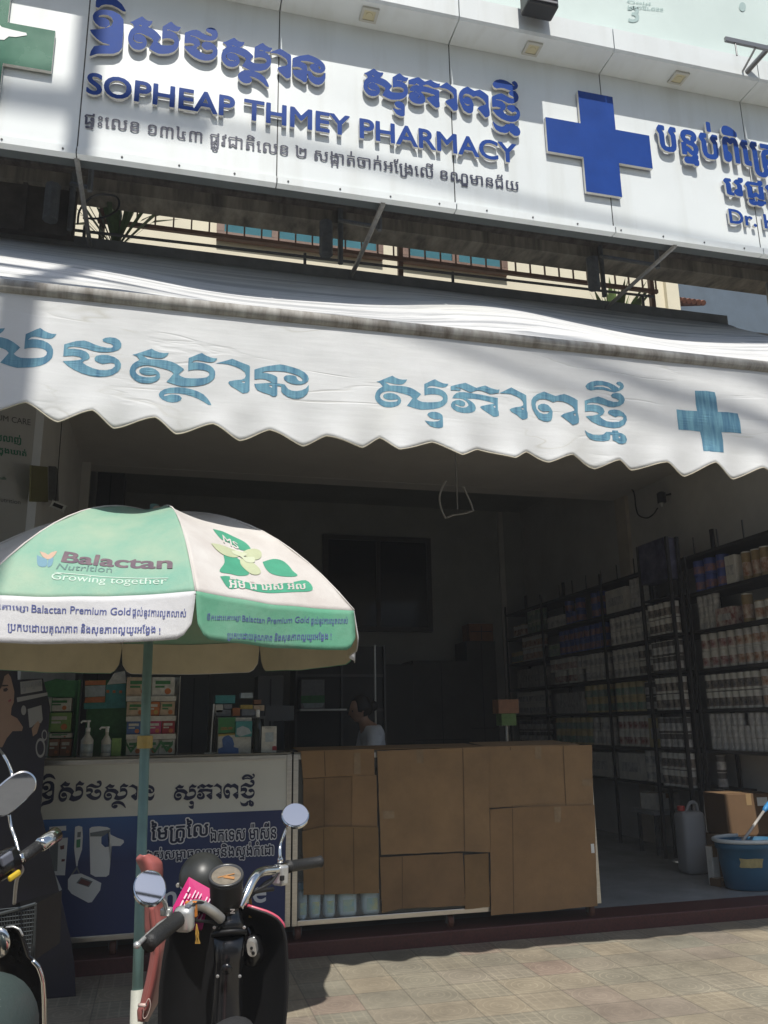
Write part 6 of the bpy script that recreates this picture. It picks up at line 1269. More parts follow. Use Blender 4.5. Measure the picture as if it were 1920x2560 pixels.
mass([('blue', 5, 8.9, 9.2, 2), ('blue', 5, 9.45, 9.9, 2), ('white_grey', 5, 9.95, 10.45, 1), ('blue', 4, 8.9, 10.1, 2), ('green', 4, 10.12, 10.48, 1), ('white_grey', 3, 8.9, 9.7, 2), ('white_red', 3, 9.72, 10.45, 2), ('yellow', 2, 8.9, 9.52, 2), ('white_grey', 1, 8.9, 9.4, 2), ('yellow', 1, 9.42, 10.4, 2), ('white_red', 0, 9.62, 10.4, 2),
 ('green', 5, 10.55, 11.1, 2), ('gold_tall', 5, 11.2, 11.6, 1), ('gold_tall', 4, 10.6, 11.3, 2), ('yellow', 4, 11.32, 11.7, 1), ('white_grey', 2, 10.6, 11.6, 2), ('dark_bottle', 1, 10.6, 11.6, 2)])
print('tins', NTIN)
# boxes standing among the tins
def shelfbox(tier, y0, y1, h, m, label, cat='carton', x=None):
    t = thing('shelf_carton', (SHELF_X+.1, (y0+y1)/2, TIER[tier]), label, cat); bm = bmesh.new(); box(bm, SHELF_X+.012, SHELF_X+.22, y0, y1, TIER[tier]+.001, TIER[tier]+h, .003)
    link('carton', tomesh(bm), m, t); bm = bmesh.new(); box(bm, SHELF_X+.0085, SHELF_X+.0105, y0+(y1-y0)*.15, y1-(y1-y0)*.15, TIER[tier]+h*.3, TIER[tier]+h*.65); link('print', tomesh(bm), A_GREY, t)
shelfbox(5, 6.44, 6.58, .26, B_WH, 'pale grey carton between gold bottles and blue tins, highest shelf')
shelfbox(4, 6.54, 6.80, .17, A_RED, 'pinkish carton low on the second highest shelf of the near bay')
shelfbox(5, 8.34, 8.80, .27, B_WH, 'wide pale carton on the highest shelf just past the tower')
shelfbox(1, 7.84, 8.12, .30, B_YEL, 'tall yellowish carton on the second lowest shelf past the tower')
shelfbox(0, 8.34, 8.80, .28, B_WH, 'wide pale carton on the lowest shelf past the tower')
shelfbox(0, 8.95, 9.6, .27, B_WH, 'wide pale carton on the lowest shelf of the far bay')
shelfbox(2, 9.55, 10.3, .26, B_SIL, 'grey carton on the third lowest shelf of the far bay')
shelfbox(3, 10.6, 11.5, .26, B_SIL, 'grey carton on the third highest shelf of the last bay')

# ------------------------------------------------------------------ floor goods at the right
M_CARD2 = mat('carton_brown', (.15, .09, .045), .8, var=.15, scale=3)
def boxthing(name, c, s, rz, m, label, cat, stick=None):
    t = thing(name, c, label, cat); cx, cy, cz = c; ax = Vector((math.cos(rz), math.sin(rz), 0)); ay = Vector((-math.sin(rz), math.cos(rz), 0)); az = Vector((0, 0, 1))
    bm = bmesh.new(); obox(bm, Vector(c)+az*s[2]/2, ax, ay, az, *s, .004); link('carton', tomesh(bm), m, t)
    bm = bmesh.new(); obox(bm, Vector(c)+az*(s[2]+.0005), ax, ay, az, s[0]*.995, .05, .003); obox(bm, Vector(c)+az*s[2]*.86-ay*(s[1]/2+.0005), ax, ay, az, .05, .003, s[2]*.28); link('tape', tomesh(bm), mat('parcel_tape', (.30, .20, .10), .3), t)
    if stick:
        bm = bmesh.new(); obox(bm, Vector(c)+az*s[2]*.8+ax*s[0]*stick-ay*(s[1]/2+.001), ax, ay, az, .10, .003, .07); link('sticker', tomesh(bm), M_WHITEP, t)
    return t
cb = atY(*C8(1575, 470), 6.57)
boxthing('cardboard_box', (cb.x+.02, 6.74, FLOOR), (.5, .34, cb.z-.10-FLOOR+.04), R(-6), M_CARD2, 'lower brown cardboard box on the floor behind the bucket', 'box')
zb2 = cb.z-.10+.045
boxthing('cardboard_box', (cb.x+.05, 6.74, zb2), (.46, .33, .34), R(-4), mat('carton_tan', (.14, .08, .038), .8, var=.12, scale=3), 'upper brown cardboard box with a white sticker, on top of another behind the bucket', 'box', .28)
# jerrycan
j = atY(*C8(1335, 575), 6.95); jt = atY(*C8(1335, 350), 6.95)
JC = thing('jerrycan', (j.x, 6.95, FLOOR), 'white plastic jerrycan with a red cap on the floor by the shelves', 'jerrycan'); hj = jt.z-FLOOR-.08
bm = bmesh.new(); box(bm, j.x-.115, j.x+.115, 6.86, 7.05, FLOOR, FLOOR+hj, .045); link('can_body', tomesh(bm), mat('cloudy_plastic', (.30, .31, .32), .5), JC, True)
bm = bmesh.new(); tube(bm, spline([(j.x-.02, 6.96, FLOOR+hj-.01), (j.x+.02, 6.96, FLOOR+hj+.06), (j.x+.08, 6.96, FLOOR+hj+.06), (j.x+.10, 6.96, FLOOR+hj-.01)]), .016, 8); link('handle', tomesh(bm), mat('cloudy_plastic', (.5, .5, .5)), JC, True)
bm = bmesh.new(); lathe(bm, [(.03, 0), (.034, .005), (.034, .04), (.03, .045)], 14, (j.x-.07, 6.96, FLOOR+hj)); link('cap', tomesh(bm), mat('cap_red', (.45, .06, .05), .4), JC)
b_ = atY(*C8(1165, 395), 7.9); e_ = atY(*C8(1285, 380), 7.9)
BT = thing('low_bench', ((b_.x+e_.x)/2, 8.0, FLOOR), 'low grey bench with cartons in front of the shelves beside the jerrycan', 'bench')
mesh_box('bench_top', b_.x, e_.x, 7.9, 8.3, b_.z-.04, b_.z, mat('bench_grey', (.30, .31, .32), .5), BT)
for x in (b_.x+.03, e_.x-.06):
    for y in (7.93, 8.24): mesh_box('leg', x, x+.03, y, y+.03, FLOOR, b_.z-.041, M_DARKST, BT)
boxthing('storage_box', ((b_.x+e_.x)/2+.05, 8.1, b_.z+.001), (.30, .25, .16), .1, B_WH, 'white box standing on the low grey bench', 'box')
s_ = atY(*C8(1418, 585), 6.45)
boxthing('small_carton', (s_.x, 6.45, FLOOR), (.075, .06, max(.12, atY(*C8(1418, 530), 6.6).z-FLOOR)), .2, B_WH, 'small white and red carton on the floor left of the cardboard boxes', 'carton')
boxthing('small_carton', (atY(*C8(1440, 640), 6.4).x, 6.4, FLOOR), (.10, .10, .06), .3, M_CARD2, 'little brown carton on the floor close to the blue bucket', 'carton')
# mop bucket
bc = Vector((4.53, 6.24, FLOOR))
qa = atY(*C8(1448, 520), 6.24); bl = qa.x; bh = qa.z-FLOOR; rb_ = .275
bc.x = bl+rb_
BK = thing('mop_bucket', bc, 'blue plastic mop bucket with a white rim and a worn yellow label', 'bucket')
def oval(prof, sx=1, sy=.72, seg=36):
    bm = bmesh.new(); rings = []
    for r, h in prof: rings.append([bm.verts.new((bc.x+math.cos(2*math.pi*k/seg)*r*sx, bc.y+math.sin(2*math.pi*k/seg)*r*sy, bc.z+h)) for k in range(seg)])
    for i in range(len(rings)-1):
        for k in range(seg): bm.faces.new((rings[i][k], rings[i][(k+1) % seg], rings[i+1][(k+1) % seg], rings[i+1][k]))
    bm.faces.new(list(reversed(rings[0]))); return bm
M_BUCK = mat('bucket_blue', (.025, .12, .22), .45, var=.1, scale=6)
bm = oval([(.20, .0), (.235, .012), (.262, bh*.55), (.27, bh*.82), (.285, bh*.83), (.29, bh-.012), (.275, bh-.01), (.25, bh*.5), (.2, .03)]); link('bucket_body', tomesh(bm), M_BUCK, BK, True)
bm = bmesh.new(); tube(bm, [(bc.x+math.cos(2*math.pi*k/36)*.296, bc.y+math.sin(2*math.pi*k/36)*.296*.72, bc.z+bh) for k in range(8, 29)], .016, 8); link('rim', tomesh(bm), mat('bucket_white', (.6, .66, .68), .4), BK, True)
bm = bmesh.new(); lathe(bm, [(.14, -.12), (.15, -.02), (.155, -.005), (.135, -.006), (.12, -.12)], 24, (bc.x+.12, bc.y, bc.z+bh)); link('wringer_basket', tomesh(bm), M_BUCK, BK, True)
f_ = quad(*[atY(*C8(*p), bc.y-.2) for p in ((1562, 645), (1636, 640), (1556, 604), (1640, 598))], (0, -1, 0), 0)
lb = [(0,.1),(.06,.0),(.3,.03),(.5,.0),(.8,.05),(1,.0),(.98,.5),(1,.95),(.6,1),(.3,.94),(.03,1),(.06,.6)]
def onb(s, t, d):
    p = f_(s, t, 0); a = math.acos(max(-1, min(1, (p.x-bc.x)/.272))); return Vector((p.x, bc.y-math.sin(a)*.272*.72-.004, p.z))
decal('paper_label', fill_mesh(polys=[lb]), onb, mat('label_yellow', (.42, .36, .16), .7, var=.2, scale=20), BK, refine=.2)
MP = thing('mop', (bc.x-.12, bc.y-.05, bc.z+bh), 'mop with a pale stick and blue grip standing in the blue bucket', 'mop')
m0 = atY(*C8(1548, 525), 6.2); m1 = atY(*C8(1640, 395), 6.35); m2 = m1+(m1-m0)*.75
bm = bmesh.new(); tube(bm, [m0-(m1-m0)*.05, m1], .011, 10); link('stick', tomesh(bm), mat('mop_stick', (.55, .52, .48), .4), MP, True)
bm = bmesh.new(); tube(bm, [m1, m1+(m1-m0)*.1, m2], [.014, .022, .02], 12); link('grip', tomesh(bm), mat('mop_blue', (.04, .25, .55), .4), MP, True)
bm = bmesh.new(); lathe(bm, [(.03, .03), (.08, .0), (.10, -.03), (.06, -.06)], 16, (bc.x-.08, bc.y, bc.z+bh-.03)); link('mop_head', tomesh(bm), mat('mop_blue', (.04, .25, .55), .4), MP)

# ------------------------------------------------------------------ back of the shop
GY = 9.6
a = atY(*R5(868, 100), GY); b = atY(*R5(1600, 142), GY); z450 = atY(*R5(1000, 450), GY).z; z340 = atY(*R5(1000, 340), GY).z; z160 = atY(*R5(1000, 160), GY).z
GC = thing('glass_cabinet', ((a.x+b.x)/2, GY+.2, FLOOR), 'dark glass cabinet with thin steel edges behind the woman', 'cabinet')
bm = bmesh.new(); zt5 = z160+.34
for x in (a.x, atY(*R5(1245, 300), GY).x, b.x): box(bm, x-.012, x+.012, GY, GY+.03, FLOOR, zt5)
for z in (z450, z160): box(bm, a.x+.02, b.x-.02, GY+.003, GY+.027, z-.018, z+.012)
link('steel_edges', tomesh(bm), mat('dull_steel', (.10, .10, .10), .4, metal=1), GC)
mesh_box('case', a.x, b.x, GY+.05, GY+.5, FLOOR, zt5, mat('dark_case', (.025, .026, .026), .35), GC)
c = atY(*R5(1520, 280), GY-.3); bm = bmesh.new(); tube(bm, [(c.x, GY-.3, c.z+.5), (c.x, GY-.3, c.z-.45)], .012); tag(link('steel_rod', tomesh(bm), M_STEEL), 'thin upright steel rod catching light right of the glass cabinet', 'rod')
t, p0_, p1_, z0_ = cart(R5, 905, 1100, 195, 440, GY-.22, .2, 'grey', 'storage_carton', 'grey carton with a green top in the dim glass cabinet', 'carton')
flatY('green_band', R5, [[(905,330),(1100,325),(1100,388),(905,392)]], GY-.22, PB['green'], t, .003)
flatY('white_band', R5, [[(918,392),(1098,388),(1080,425),(935,435)]], GY-.22, PB['pale'], t, .003)
# shelf board it stands on, part of the cabinet
mesh_box('shelf_board', a.x, atY(*R5(1245, 450), GY).x, GY-.26, GY-.001, z0_-.02, z0_-.002, M_STEEL, GC)
# low cabinets, boxes and dark goods along the back wall
def backbox(zf, x0, x1, y0, y1, Y, dp, m, label, cat='cabinet', floor=True, name='dark_cabinet'):
    a = atY(*zf(x0, y1), Y); b = atY(*zf(x1, y0), Y); z0 = FLOOR if floor else a.z
    t = thing(name, ((a.x+b.x)/2, Y, z0), label, cat); bm = bmesh.new(); box(bm, a.x, b.x, Y, Y+dp, z0, b.z, .004); link('case', tomesh(bm), m, t)
    bm = bmesh.new(); n_ = max(2, int((b.x-a.x)/.4))
    for i in range(1, n_): box(bm, a.x+(b.x-a.x)*i/n_-.006, a.x+(b.x-a.x)*i/n_+.006, Y-.004, Y-.0005, z0+.02, b.z-.03)
    box(bm, a.x+.02, b.x-.02, Y-.004, Y-.0005, (z0+b.z)/2+.01, (z0+b.z)/2+.02); link('gaps', tomesh(bm), M_BLACK, t)
    return t
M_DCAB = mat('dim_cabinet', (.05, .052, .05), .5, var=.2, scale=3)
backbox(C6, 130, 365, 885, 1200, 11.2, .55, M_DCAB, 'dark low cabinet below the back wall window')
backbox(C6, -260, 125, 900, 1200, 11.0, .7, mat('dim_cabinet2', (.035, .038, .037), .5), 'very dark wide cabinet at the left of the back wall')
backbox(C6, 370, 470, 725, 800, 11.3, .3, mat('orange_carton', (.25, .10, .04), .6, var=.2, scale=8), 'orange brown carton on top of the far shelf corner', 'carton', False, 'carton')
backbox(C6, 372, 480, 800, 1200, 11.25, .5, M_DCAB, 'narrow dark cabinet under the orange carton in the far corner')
c = atY(*C6(525, 1100), 8.0)
EC = thing('display_stand', (c.x, 8.0, FLOOR), 'small stand with an orange and green carton rising behind the right cardboard sheet', 'stand')
bm = bmesh.new(); tube(bm, [(c.x, 8.0, FLOOR), (c.x, 8.0, atY(*C6(522, 1165), 8.0).z)], .02); lathe(bm, [(.16, 0), (.15, .02)], 16, (c.x, 8.0, FLOOR)); link('pole', tomesh(bm), M_STEEL, EC)
a = atY(*C6(486, 1165), 8.0); b = atY(*C6(567, 1052), 8.0); zm_ = atY(*C6(525, 1112), 8.0).z
mesh_box('carton', a.x, b.x, 7.92, 8.08, zm_, b.z, mat('orange_carton2', (.45, .22, .12), .6, var=.2, scale=12), EC); mesh_box('carton', a.x+.03, b.x-.03, 7.93, 8.07, a.z, zm_-.002, PB['lime'], EC)
# dark shop fittings at the left behind the racks
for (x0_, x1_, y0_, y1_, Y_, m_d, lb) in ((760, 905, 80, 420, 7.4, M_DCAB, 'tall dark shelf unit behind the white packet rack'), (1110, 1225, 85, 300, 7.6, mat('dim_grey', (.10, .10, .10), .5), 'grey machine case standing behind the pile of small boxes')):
    backbox(C7, x0_, x1_, y0_, y1_, Y_, .3, m_d, lb, 'shelf' if 'shelf' in lb else 'machine', True, 'dark_unit')
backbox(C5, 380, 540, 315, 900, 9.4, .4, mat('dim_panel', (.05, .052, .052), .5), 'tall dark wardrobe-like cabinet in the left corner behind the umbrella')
a = atY(*R5(605, 540), 6.6); b = atY(*R5(845, 412), 6.6)
MON = thing('monitor', ((a.x+b.x)/2, 6.6, a.z), 'back of a dark monitor behind the payment card', 'monitor'); mesh_box('screen_case', a.x, b.x, 6.58, 6.63, a.z, b.z, mat('dim_grey', (.10, .10, .10), .5), MON); mesh_box('neck', (a.x+b.x)/2-.04, (a.x+b.x)/2+.04, 6.6, 6.62, 1.0, a.z-.001, M_BLACK, MON)
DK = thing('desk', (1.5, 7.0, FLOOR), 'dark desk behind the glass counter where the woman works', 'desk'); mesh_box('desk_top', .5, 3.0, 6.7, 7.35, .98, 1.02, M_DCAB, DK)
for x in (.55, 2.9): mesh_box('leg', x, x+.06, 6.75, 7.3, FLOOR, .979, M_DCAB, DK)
# lamp with its cable on the right wall, and the wire hoop hanging from the ceiling
c = atX(*C6(1200, 188), RWALL-.12)
LP = thing('wall_lamp', c, 'small dark spot lamp with a dangling black cable on the right wall', 'lamp')
bm = bmesh.new(); lathe(bm, [(.045, .0), (.05, .01), (.05, .11), (.03, .125)], 16, c+Vector((0, 0, -.04))); link('lamp_body', tomesh(bm), M_BLACK, LP)
bm = bmesh.new(); lathe(bm, [(.02, 0), (.03, .03), (.028, .045)], 12, c+Vector((-.01, 0, -.087))); link('bulb', tomesh(bm), mat('frosted_bulb', (.45, .46, .46), .4), LP)
bm = bmesh.new(); tube(bm, [c+Vector((.04, 0, .05)), (RWALL-.001, c.y, c.z+.07)], .012); link('arm', tomesh(bm), M_BLACK, LP)
bm = bmesh.new(); Xc = RWALL-.09; pts = [atX(*C6(*p), Xc) for p in ((1182, 225), (1165, 250), (1135, 268), (1100, 255), (1088, 220), (1082, 170), (1070, 145), (1030, 156))]; tube(bm, spline(pts), .008, 6); link('cable', tomesh(bm), M_BLACK, LP)
HY = 6.4; hp = lambda a, b: atY(*C6(a, b), HY)
HO = thing('hanging_hoop', hp(312, 60), 'bent pale plastic hoop on a thin rod hanging from the porch ceiling', 'hoop')
bm = bmesh.new(); q = hp(312, 60); tube(bm, [(q.x, HY, CEIL-.001), hp(313, 110), hp(318, 232)], [.004, .008, .005], 8); link('rod', tomesh(bm), mat('hoop_grey', (.22, .22, .22), .5), HO)
def ribbon(pts, wd, name):
    bm = bmesh.new(); pv = None
    for p in spline([hp(*x) for x in pts], 5):
        v = (bm.verts.new(p+Vector((0, -wd, 0))), bm.verts.new(p+Vector((0, wd, wd*.6))))
        if pv: bm.faces.new((pv[0], v[0], v[1], pv[1]))
        pv = v
    o = link(name, tomesh(bm), mat('hoop_white', (.5, .5, .49), .5), HO, True); s = o.modifiers.new('thickness', 'SOLIDIFY'); s.thickness = .005
ribbon([(268,112),(248,150),(240,190),(250,235),(266,272)], .02, 'band'); ribbon([(266,272),(300,258),(345,252),(385,238)], .03, 'band'); ribbon([(385,238),(375,205),(358,168),(344,135)], .02, 'band')
# ------------------------------------------------------------------ the woman at the desk
PX = atY(*R5(1395, 440), 7.6)
hx, hy, hz = PX.x, 7.6, PX.z
WO = thing('person', (hx+.05, 7.62, FLOOR), 'woman in a light grey shirt with dark tied hair looking down behind the counter', 'person')
M_SKIN = mat('skin', (.44, .26, .18), .5, var=.06, scale=12); M_HAIR = mat('black_hair', (.012, .010, .009), .45, bump=.4, bscale=90, stretch=(1, 1, .2)); M_SHIRT = mat('grey_shirt', (.66, .68, .72), .8, var=.12, scale=9, bump=.5, bscale=14); M_TROU = mat('dark_trousers', (.03, .03, .035), .8)
def skin(name, verts, edges, rads, m, parent, sub=2, root=0):
    me = bpy.data.meshes.new(name); me.from_pydata([tuple(v) for v in verts], edges, []); o = link(name, me, m, parent)
    sk = o.modifiers.new('skin', 'SKIN'); sk.use_smooth_shade = True
    for i, r in enumerate(rads):
        r = r if isinstance(r, tuple) else (r, r)
        me.skin_vertices[0].data[i].radius = r; me.skin_vertices[0].data[i].use_root = (i == root)
    sb = o.modifiers.new('sub', 'SUBSURF'); sb.levels = sub; sb.render_levels = sub
    return o
gz = FLOOR; N = hz-.13          # height of the neck base
bx = hx+.07
V_ = [(bx+.06, hy, .95), (bx+.06, hy, 1.10), (bx+.05, hy, 1.28), (bx+.035, hy, N-.08), (hx+.04, hy, N), (hx+.02, hy, N+.06), (hx+.0, hy, N+.12), (hx-.005, hy, N+.20),
      (bx+.04, hy-.17, N-.07), (bx-.02, hy-.23, N-.30), (bx-.27, hy-.17, N-.42), (hx-.36, hy-.13, N-.40),
      (bx+.04, hy+.17, N-.07), (bx-.02, hy+.23, N-.30), (bx-.25, hy+.15, N-.42), (hx-.34, hy+.10, N-.40),
      (bx+.06, hy-.09, .88), (bx+.04, hy-.10, .50), (bx+.08, hy-.10, FLOOR+.06), (bx+.06, hy+.09, .88), (bx+.04, hy+.10, .50), (bx+.08, hy+.10, FLOOR+.06), (bx-.06, hy-.10, FLOOR+.035), (bx-.06, hy+.10, FLOOR+.035)]
E_ = [(0,1),(1,2),(2,3),(3,4),(4,5),(5,6),(6,7),(3,8),(8,9),(9,10),(10,11),(3,12),(12,13),(13,14),(14,15),(0,16),(16,17),(17,18),(0,19),(19,20),(20,21),(18,22),(21,23)]
Rr = [(.12,.15),(.105,.135),(.11,.15),(.10,.13),.055,.048,.07,.085,.065,.047,.036,.03,.065,.047,.036,.03,.085,.06,.04,.085,.06,.04,.032,.032]
skin('body', V_, E_, Rr, M_SKIN, WO)
# shirt and trousers, a shade larger than the body
SV = [V_[i] for i in (0, 1, 2, 3)]+[(bx+.025, hy, N-.02)]+[V_[i] for i in (8, 9)]+[(bx-.16, hy-.195, N-.37)]+[V_[i] for i in (12, 13)]+[(bx-.15, hy+.185, N-.37)]
skin('shirt', SV, [(0,1),(1,2),(2,3),(3,4),(3,5),(5,6),(6,7),(3,8),(8,9),(9,10)], [(.145,.175),(.13,.16),(.13,.17),(.12,.15),.07,.085,.068,.056,.085,.068,.056], M_SHIRT, WO)
skin('trousers', [V_[0], V_[16], V_[17], V_[18], V_[19], V_[20], V_[21]], [(0,1),(1,2),(2,3),(0,4),(4,5),(5,6)], [(.13,.16),.10,.075,.06,.10,.075,.06], M_TROU, WO)
# head: profile towards the left, tilted down
bm = bmesh.new(); bmesh.ops.create_uvsphere(bm, u_segments=28, v_segments=20, radius=1)
tilt = R(16)
def headp(x, y, z):
    """x forward of the face (towards -X of the room), y across, z up; tilted down"""
    X = x*math.cos(tilt)+z*math.sin(tilt)*.6; Z = z*math.cos(tilt)-x*math.sin(tilt)
    return Vector((hx-X, hy+y, hz+Z))
for v in bm.verts:
    x, y, z = v.co; X = x*.098; Y_ = y*.076; Z = z*.118
    if z < -.1: Y_ *= 1+.42*(z+.1); X = X*(1+.12*(z+.1)) + (-(z+.1))*.012
    if x > .55:
        nose = math.exp(-((z+.12)/.16)**2-(y/.17)**2)*.026; br = math.exp(-((z-.22)/.12)**2)*.006; mouth = math.exp(-((z+.48)/.07)**2-(y/.4)**2)*.008; eye = -math.exp(-((z-.05)/.09)**2-((abs(y)-.42)/.16)**2)*.010; chin = math.exp(-((z+.85)/.15)**2-(y/.4)**2)*.012
        X += nose+br+mouth+eye+chin
    v.co = headp(X, Y_, Z)
HD = link('head', tomesh(bm), M_SKIN, WO, True)
for sy in (-1, 1):
    bm = bmesh.new(); bmesh.ops.create_uvsphere(bm, u_segments=12, v_segments=8, radius=1)
    for v in bm.verts: v.co = headp(v.co.x*.016-.005, sy*.074+v.co.y*.010, v.co.z*.03-.005)
    link('ear', tomesh(bm), M_SKIN, HD, True)
    bm = bmesh.new(); bmesh.ops.create_uvsphere(bm, u_segments=10, v_segments=8, radius=.011)
    for v in bm.verts: v.co = headp(v.co.x+.078, v.co.y+sy*.031, v.co.z+.006)
    link('eye', tomesh(bm), mat('eye_dark', (.03, .02, .018), .3), HD, True)
bm = bmesh.new(); bmesh.ops.create_uvsphere(bm, u_segments=28, v_segments=20, radius=1)
for v in list(bm.verts):
    x, y, z = v.co
    if z < -.35 or (x > .50 and z < .62): 
        pass
    s = 1.10; X = x*.098*s-.006; Y_ = y*.076*s*1.03; Z = z*.118*s+.004
    if x > .45 and z < .6: X -= (x-.45)*.16; Y_ *= .9
    if z < -.2: X = min(X, .0)-.01; Z = max(Z, -.075); Y_ *= .85
    v.co = headp(X, Y_, Z)
link('hair', tomesh(bm), M_HAIR, WO, True)
bm = bmesh.new(); bmesh.ops.create_uvsphere(bm, u_segments=16, v_segments=12, radius=1)
for v in bm.verts: v.co = headp(v.co.x*.045-.125, v.co.y*.045, v.co.z*.05-.01)
link('hair_bun', tomesh(bm), M_HAIR, WO, True)
# hands with five fingers each, curled over a folded cloth
for sy, wv in ((-1, Vector(V_[11])), (1, Vector(V_[15]))):
    vs = [wv, wv+Vector((-.035, 0, -.004)), wv+Vector((-.075, 0, -.010))]; es = [(0, 1), (1, 2)]; rs = [(.024, .03), (.016, .034), (.015, .036)]
    hand = skin('hand', vs, es, rs, M_SKIN, WO)
    for k, (oy, ln) in enumerate(((-.030, .060), (-.010, .072), (.010, .068), (.029, .052))):
        b0 = wv+Vector((-.072, oy, -.010)); fv = [b0, b0+Vector((-ln*.45, oy*.1, -.004)), b0+Vector((-ln*.75, oy*.15, -.020)), b0+Vector((-ln*.88, oy*.15, -.040))]
        skin('finger', fv, [(0,1),(1,2),(2,3)], [.0095, .009, .008, .007], M_SKIN, hand, 1)
    b0 = wv+Vector((-.03, -sy*.028, -.006)); fv = [b0, b0+Vector((-.022, -sy*.022, -.010)), b0+Vector((-.045, -sy*.028, -.022))]
    skin('thumb', fv, [(0,1),(1,2)], [.012, .0105, .008], M_SKIN, hand, 1)
cz = N-.40-.055
def cl(s, t): return Vector((hx-.62+.36*s, hy-.22+.42*t, cz+.012*noise.noise(Vector((s*5, t*5, 1)))+.02*math.sin(s*3)))
tag(grid('folded_cloth', cl, 16, 14, mat('cream_cloth', (.52, .50, .45), .8), None, thick=.02), 'pale folded papers lying in front of the woman', 'paper')
mesh_box('pedestal', hx-.66, hx-.24, hy-.26, hy+.24, 1.021, cz-.03, M_DCAB, DK)
# ------------------------------------------------------------------ beach umbrella
UCX, UCY, UR, UA = -.0744, 4.335, 1.107, R(9.35)
UZ = 1.910
UH = atY(390, 1286, 4.335).z-UZ; UV = .180
base = atZ(352, 2560, .0); 
UM = thing('umbrella', (UCX, UCY, 0), 'green and white printed beach umbrella on a pale blue green pole', 'umbrella')
def ribp(k, h):
    """point on rib k, h = 0 at the crown, 1 at the rim"""
    a = UA+k*math.pi/4
    return Vector((UCX+math.sin(a)*UR*h, UCY-math.cos(a)*UR*h, UZ+UH*(1-h**2.3)))
def gore(k):
    def f(s, t):
        h = .035+(1-.035)*t; p = ribp(k, h).lerp(ribp(k+1, h), s); c = ribp(k, h).lerp(ribp(k+1, h), .5)
        sag = math.sin(math.pi*s)
        p.z -= .035*sag*math.sin(math.pi*min(1, t*.9))
        ax = Vector((UCX, UCY, p.z)); d = (ax-p); d.z = 0
        if t > .6: p += d.normalized()*.03*sag*(t-.6)/.4
        p.z += .0035*math.sin(t*26+k*1.3+s*5)*math.exp(-min(s, 1-s)/.10)*min(1, t*3)
        p.z += .008*noise.noise(Vector((p.x*5, p.y*5, k)))*(1-abs(2*s-1))
        return p
    return f
def cloth(nm, c, c2): return mat(nm, c, .7, col2=c2, scale=2.6, bump=.25, bscale=25, transl=.14)
M_UG = cloth('umbrella_green', (.22, .46, .35), (.40, .53, .39)); M_UG2 = cloth('valance_green', (.13, .40, .25), (.23, .46, .32)); M_UW = cloth('umbrella_white', (.62, .57, .53), (.78, .75, .71)); M_UW2 = cloth('valance_white', (.74, .74, .76), (.80, .79, .78))
M_UIN = mat('umbrella_lining', (.62, .55, .40), .8, var=.08, scale=5)
for k in range(8):
    green = k % 2 == 1
    grid('panel', gore(k), 40, 60, M_UG if green else M_UW, UM, thick=.002)
    # hanging flap with rounded lower corners, a little apart from its neighbours
    g = gore(k)
    def flapf(s, t, g=g, k=k):
        p = g(s, 1.0); e = min(s, 1-s); drop = UV*(1-.30*max(0, 1-e/.07)**2)
        out = Vector((p.x-UCX, p.y-UCY, 0)).normalized()
        m_ = g(.5, 1.0); q = p.lerp(m_, .028*(t**1.5)*2*abs(s-.5))
        return q+Vector((0, 0, -drop*t))+out*(.012*t+.012*t*math.sin(s*9+k*2))
    fo = grid('flap', flapf, 30, 8, M_UW2 if green else M_UG2, UM, thick=.002)
    def inner(s, t, ff=flapf):
        p = ff(s, t*.985); return p-Vector((p.x-UCX, p.y-UCY, 0)).normalized()*.005
    grid('lining', inner, 30, 8, M_UIN, fo)
bm = bmesh.new()
for k in range(8): tube(bm, [ribp(k, h/14)+Vector((0, 0, .002)) for h in range(1, 15)], .0045, 6)
link('seam_piping', tomesh(bm), M_UW, UM, True)
bm = bmesh.new()
for k in range(8): tube(bm, [ribp(k, h/10)-Vector((0, 0, .012)) for h in range(1, 11)], .0045, 6)
link('ribs', tomesh(bm), M_STEEL, UM)
bm = bmesh.new()
for k in range(8): tube(bm, [Vector((UCX, UCY, UZ+.10)), ribp(k, .55)-Vector((0, 0, .014))], .004, 6)
link('stretchers', tomesh(bm), M_STEEL, UM)
M_POLE = mat('pole_paint', (.17, .30, .29), .45, var=.12, scale=7); M_POLE2 = mat('pole_lower', (.42, .42, .36), .6, var=.15, scale=9)
top = Vector((UCX, UCY, UZ+UH+.03)); yc = 4.335
def onpole(v): 
    return atY(373+(v-1502)*(341-373)/(2560-1502), v, yc-.30*(v-1502)/(2560-1502))
pj = onpole(2477)
bm = bmesh.new(); tube(bm, [onpole(1502)+Vector((0, 0, .5)), onpole(1700), onpole(2100), pj], .0225, 16); link('pole', tomesh(bm), M_POLE, UM, True)
pbot = onpole(2477)+(onpole(2477)-onpole(1700)).normalized()*(pj.z+.01)
bm = bmesh.new(); tube(bm, [pj+Vector((0, 0, .004)), pbot], .027, 16); link('lower_pole', tomesh(bm), M_POLE2, UM, True)
bm = bmesh.new(); lathe(bm, [(.075, 0), (.075, .012), (.045, .03), (.03, .035)], 28, (pbot.x, pbot.y, .001)); link('base', tomesh(bm), M_CONC, UM)
bm = bmesh.new(); lathe(bm, [(.028, -.01), (.03, .0), (.03, .04), (.024, .05)], 16, (UCX, UCY, UZ+UH-.01)); link('finial', tomesh(bm), mat('finial_beige', (.55, .42, .33), .5), UM, True)
cp = onpole(1855); bm = bmesh.new(); lathe(bm, [(.0235, -.03), (.036, -.028), (.036, .028), (.0235, .03)], 18, cp); tube(bm, [cp+Vector((.0, -.03, 0)), cp+Vector((0, -.05, 0))], .009, 8)
link('clamp', tomesh(bm), mat('clamp_yellow', (.50, .36, .10), .5, var=.15, scale=20), UM)
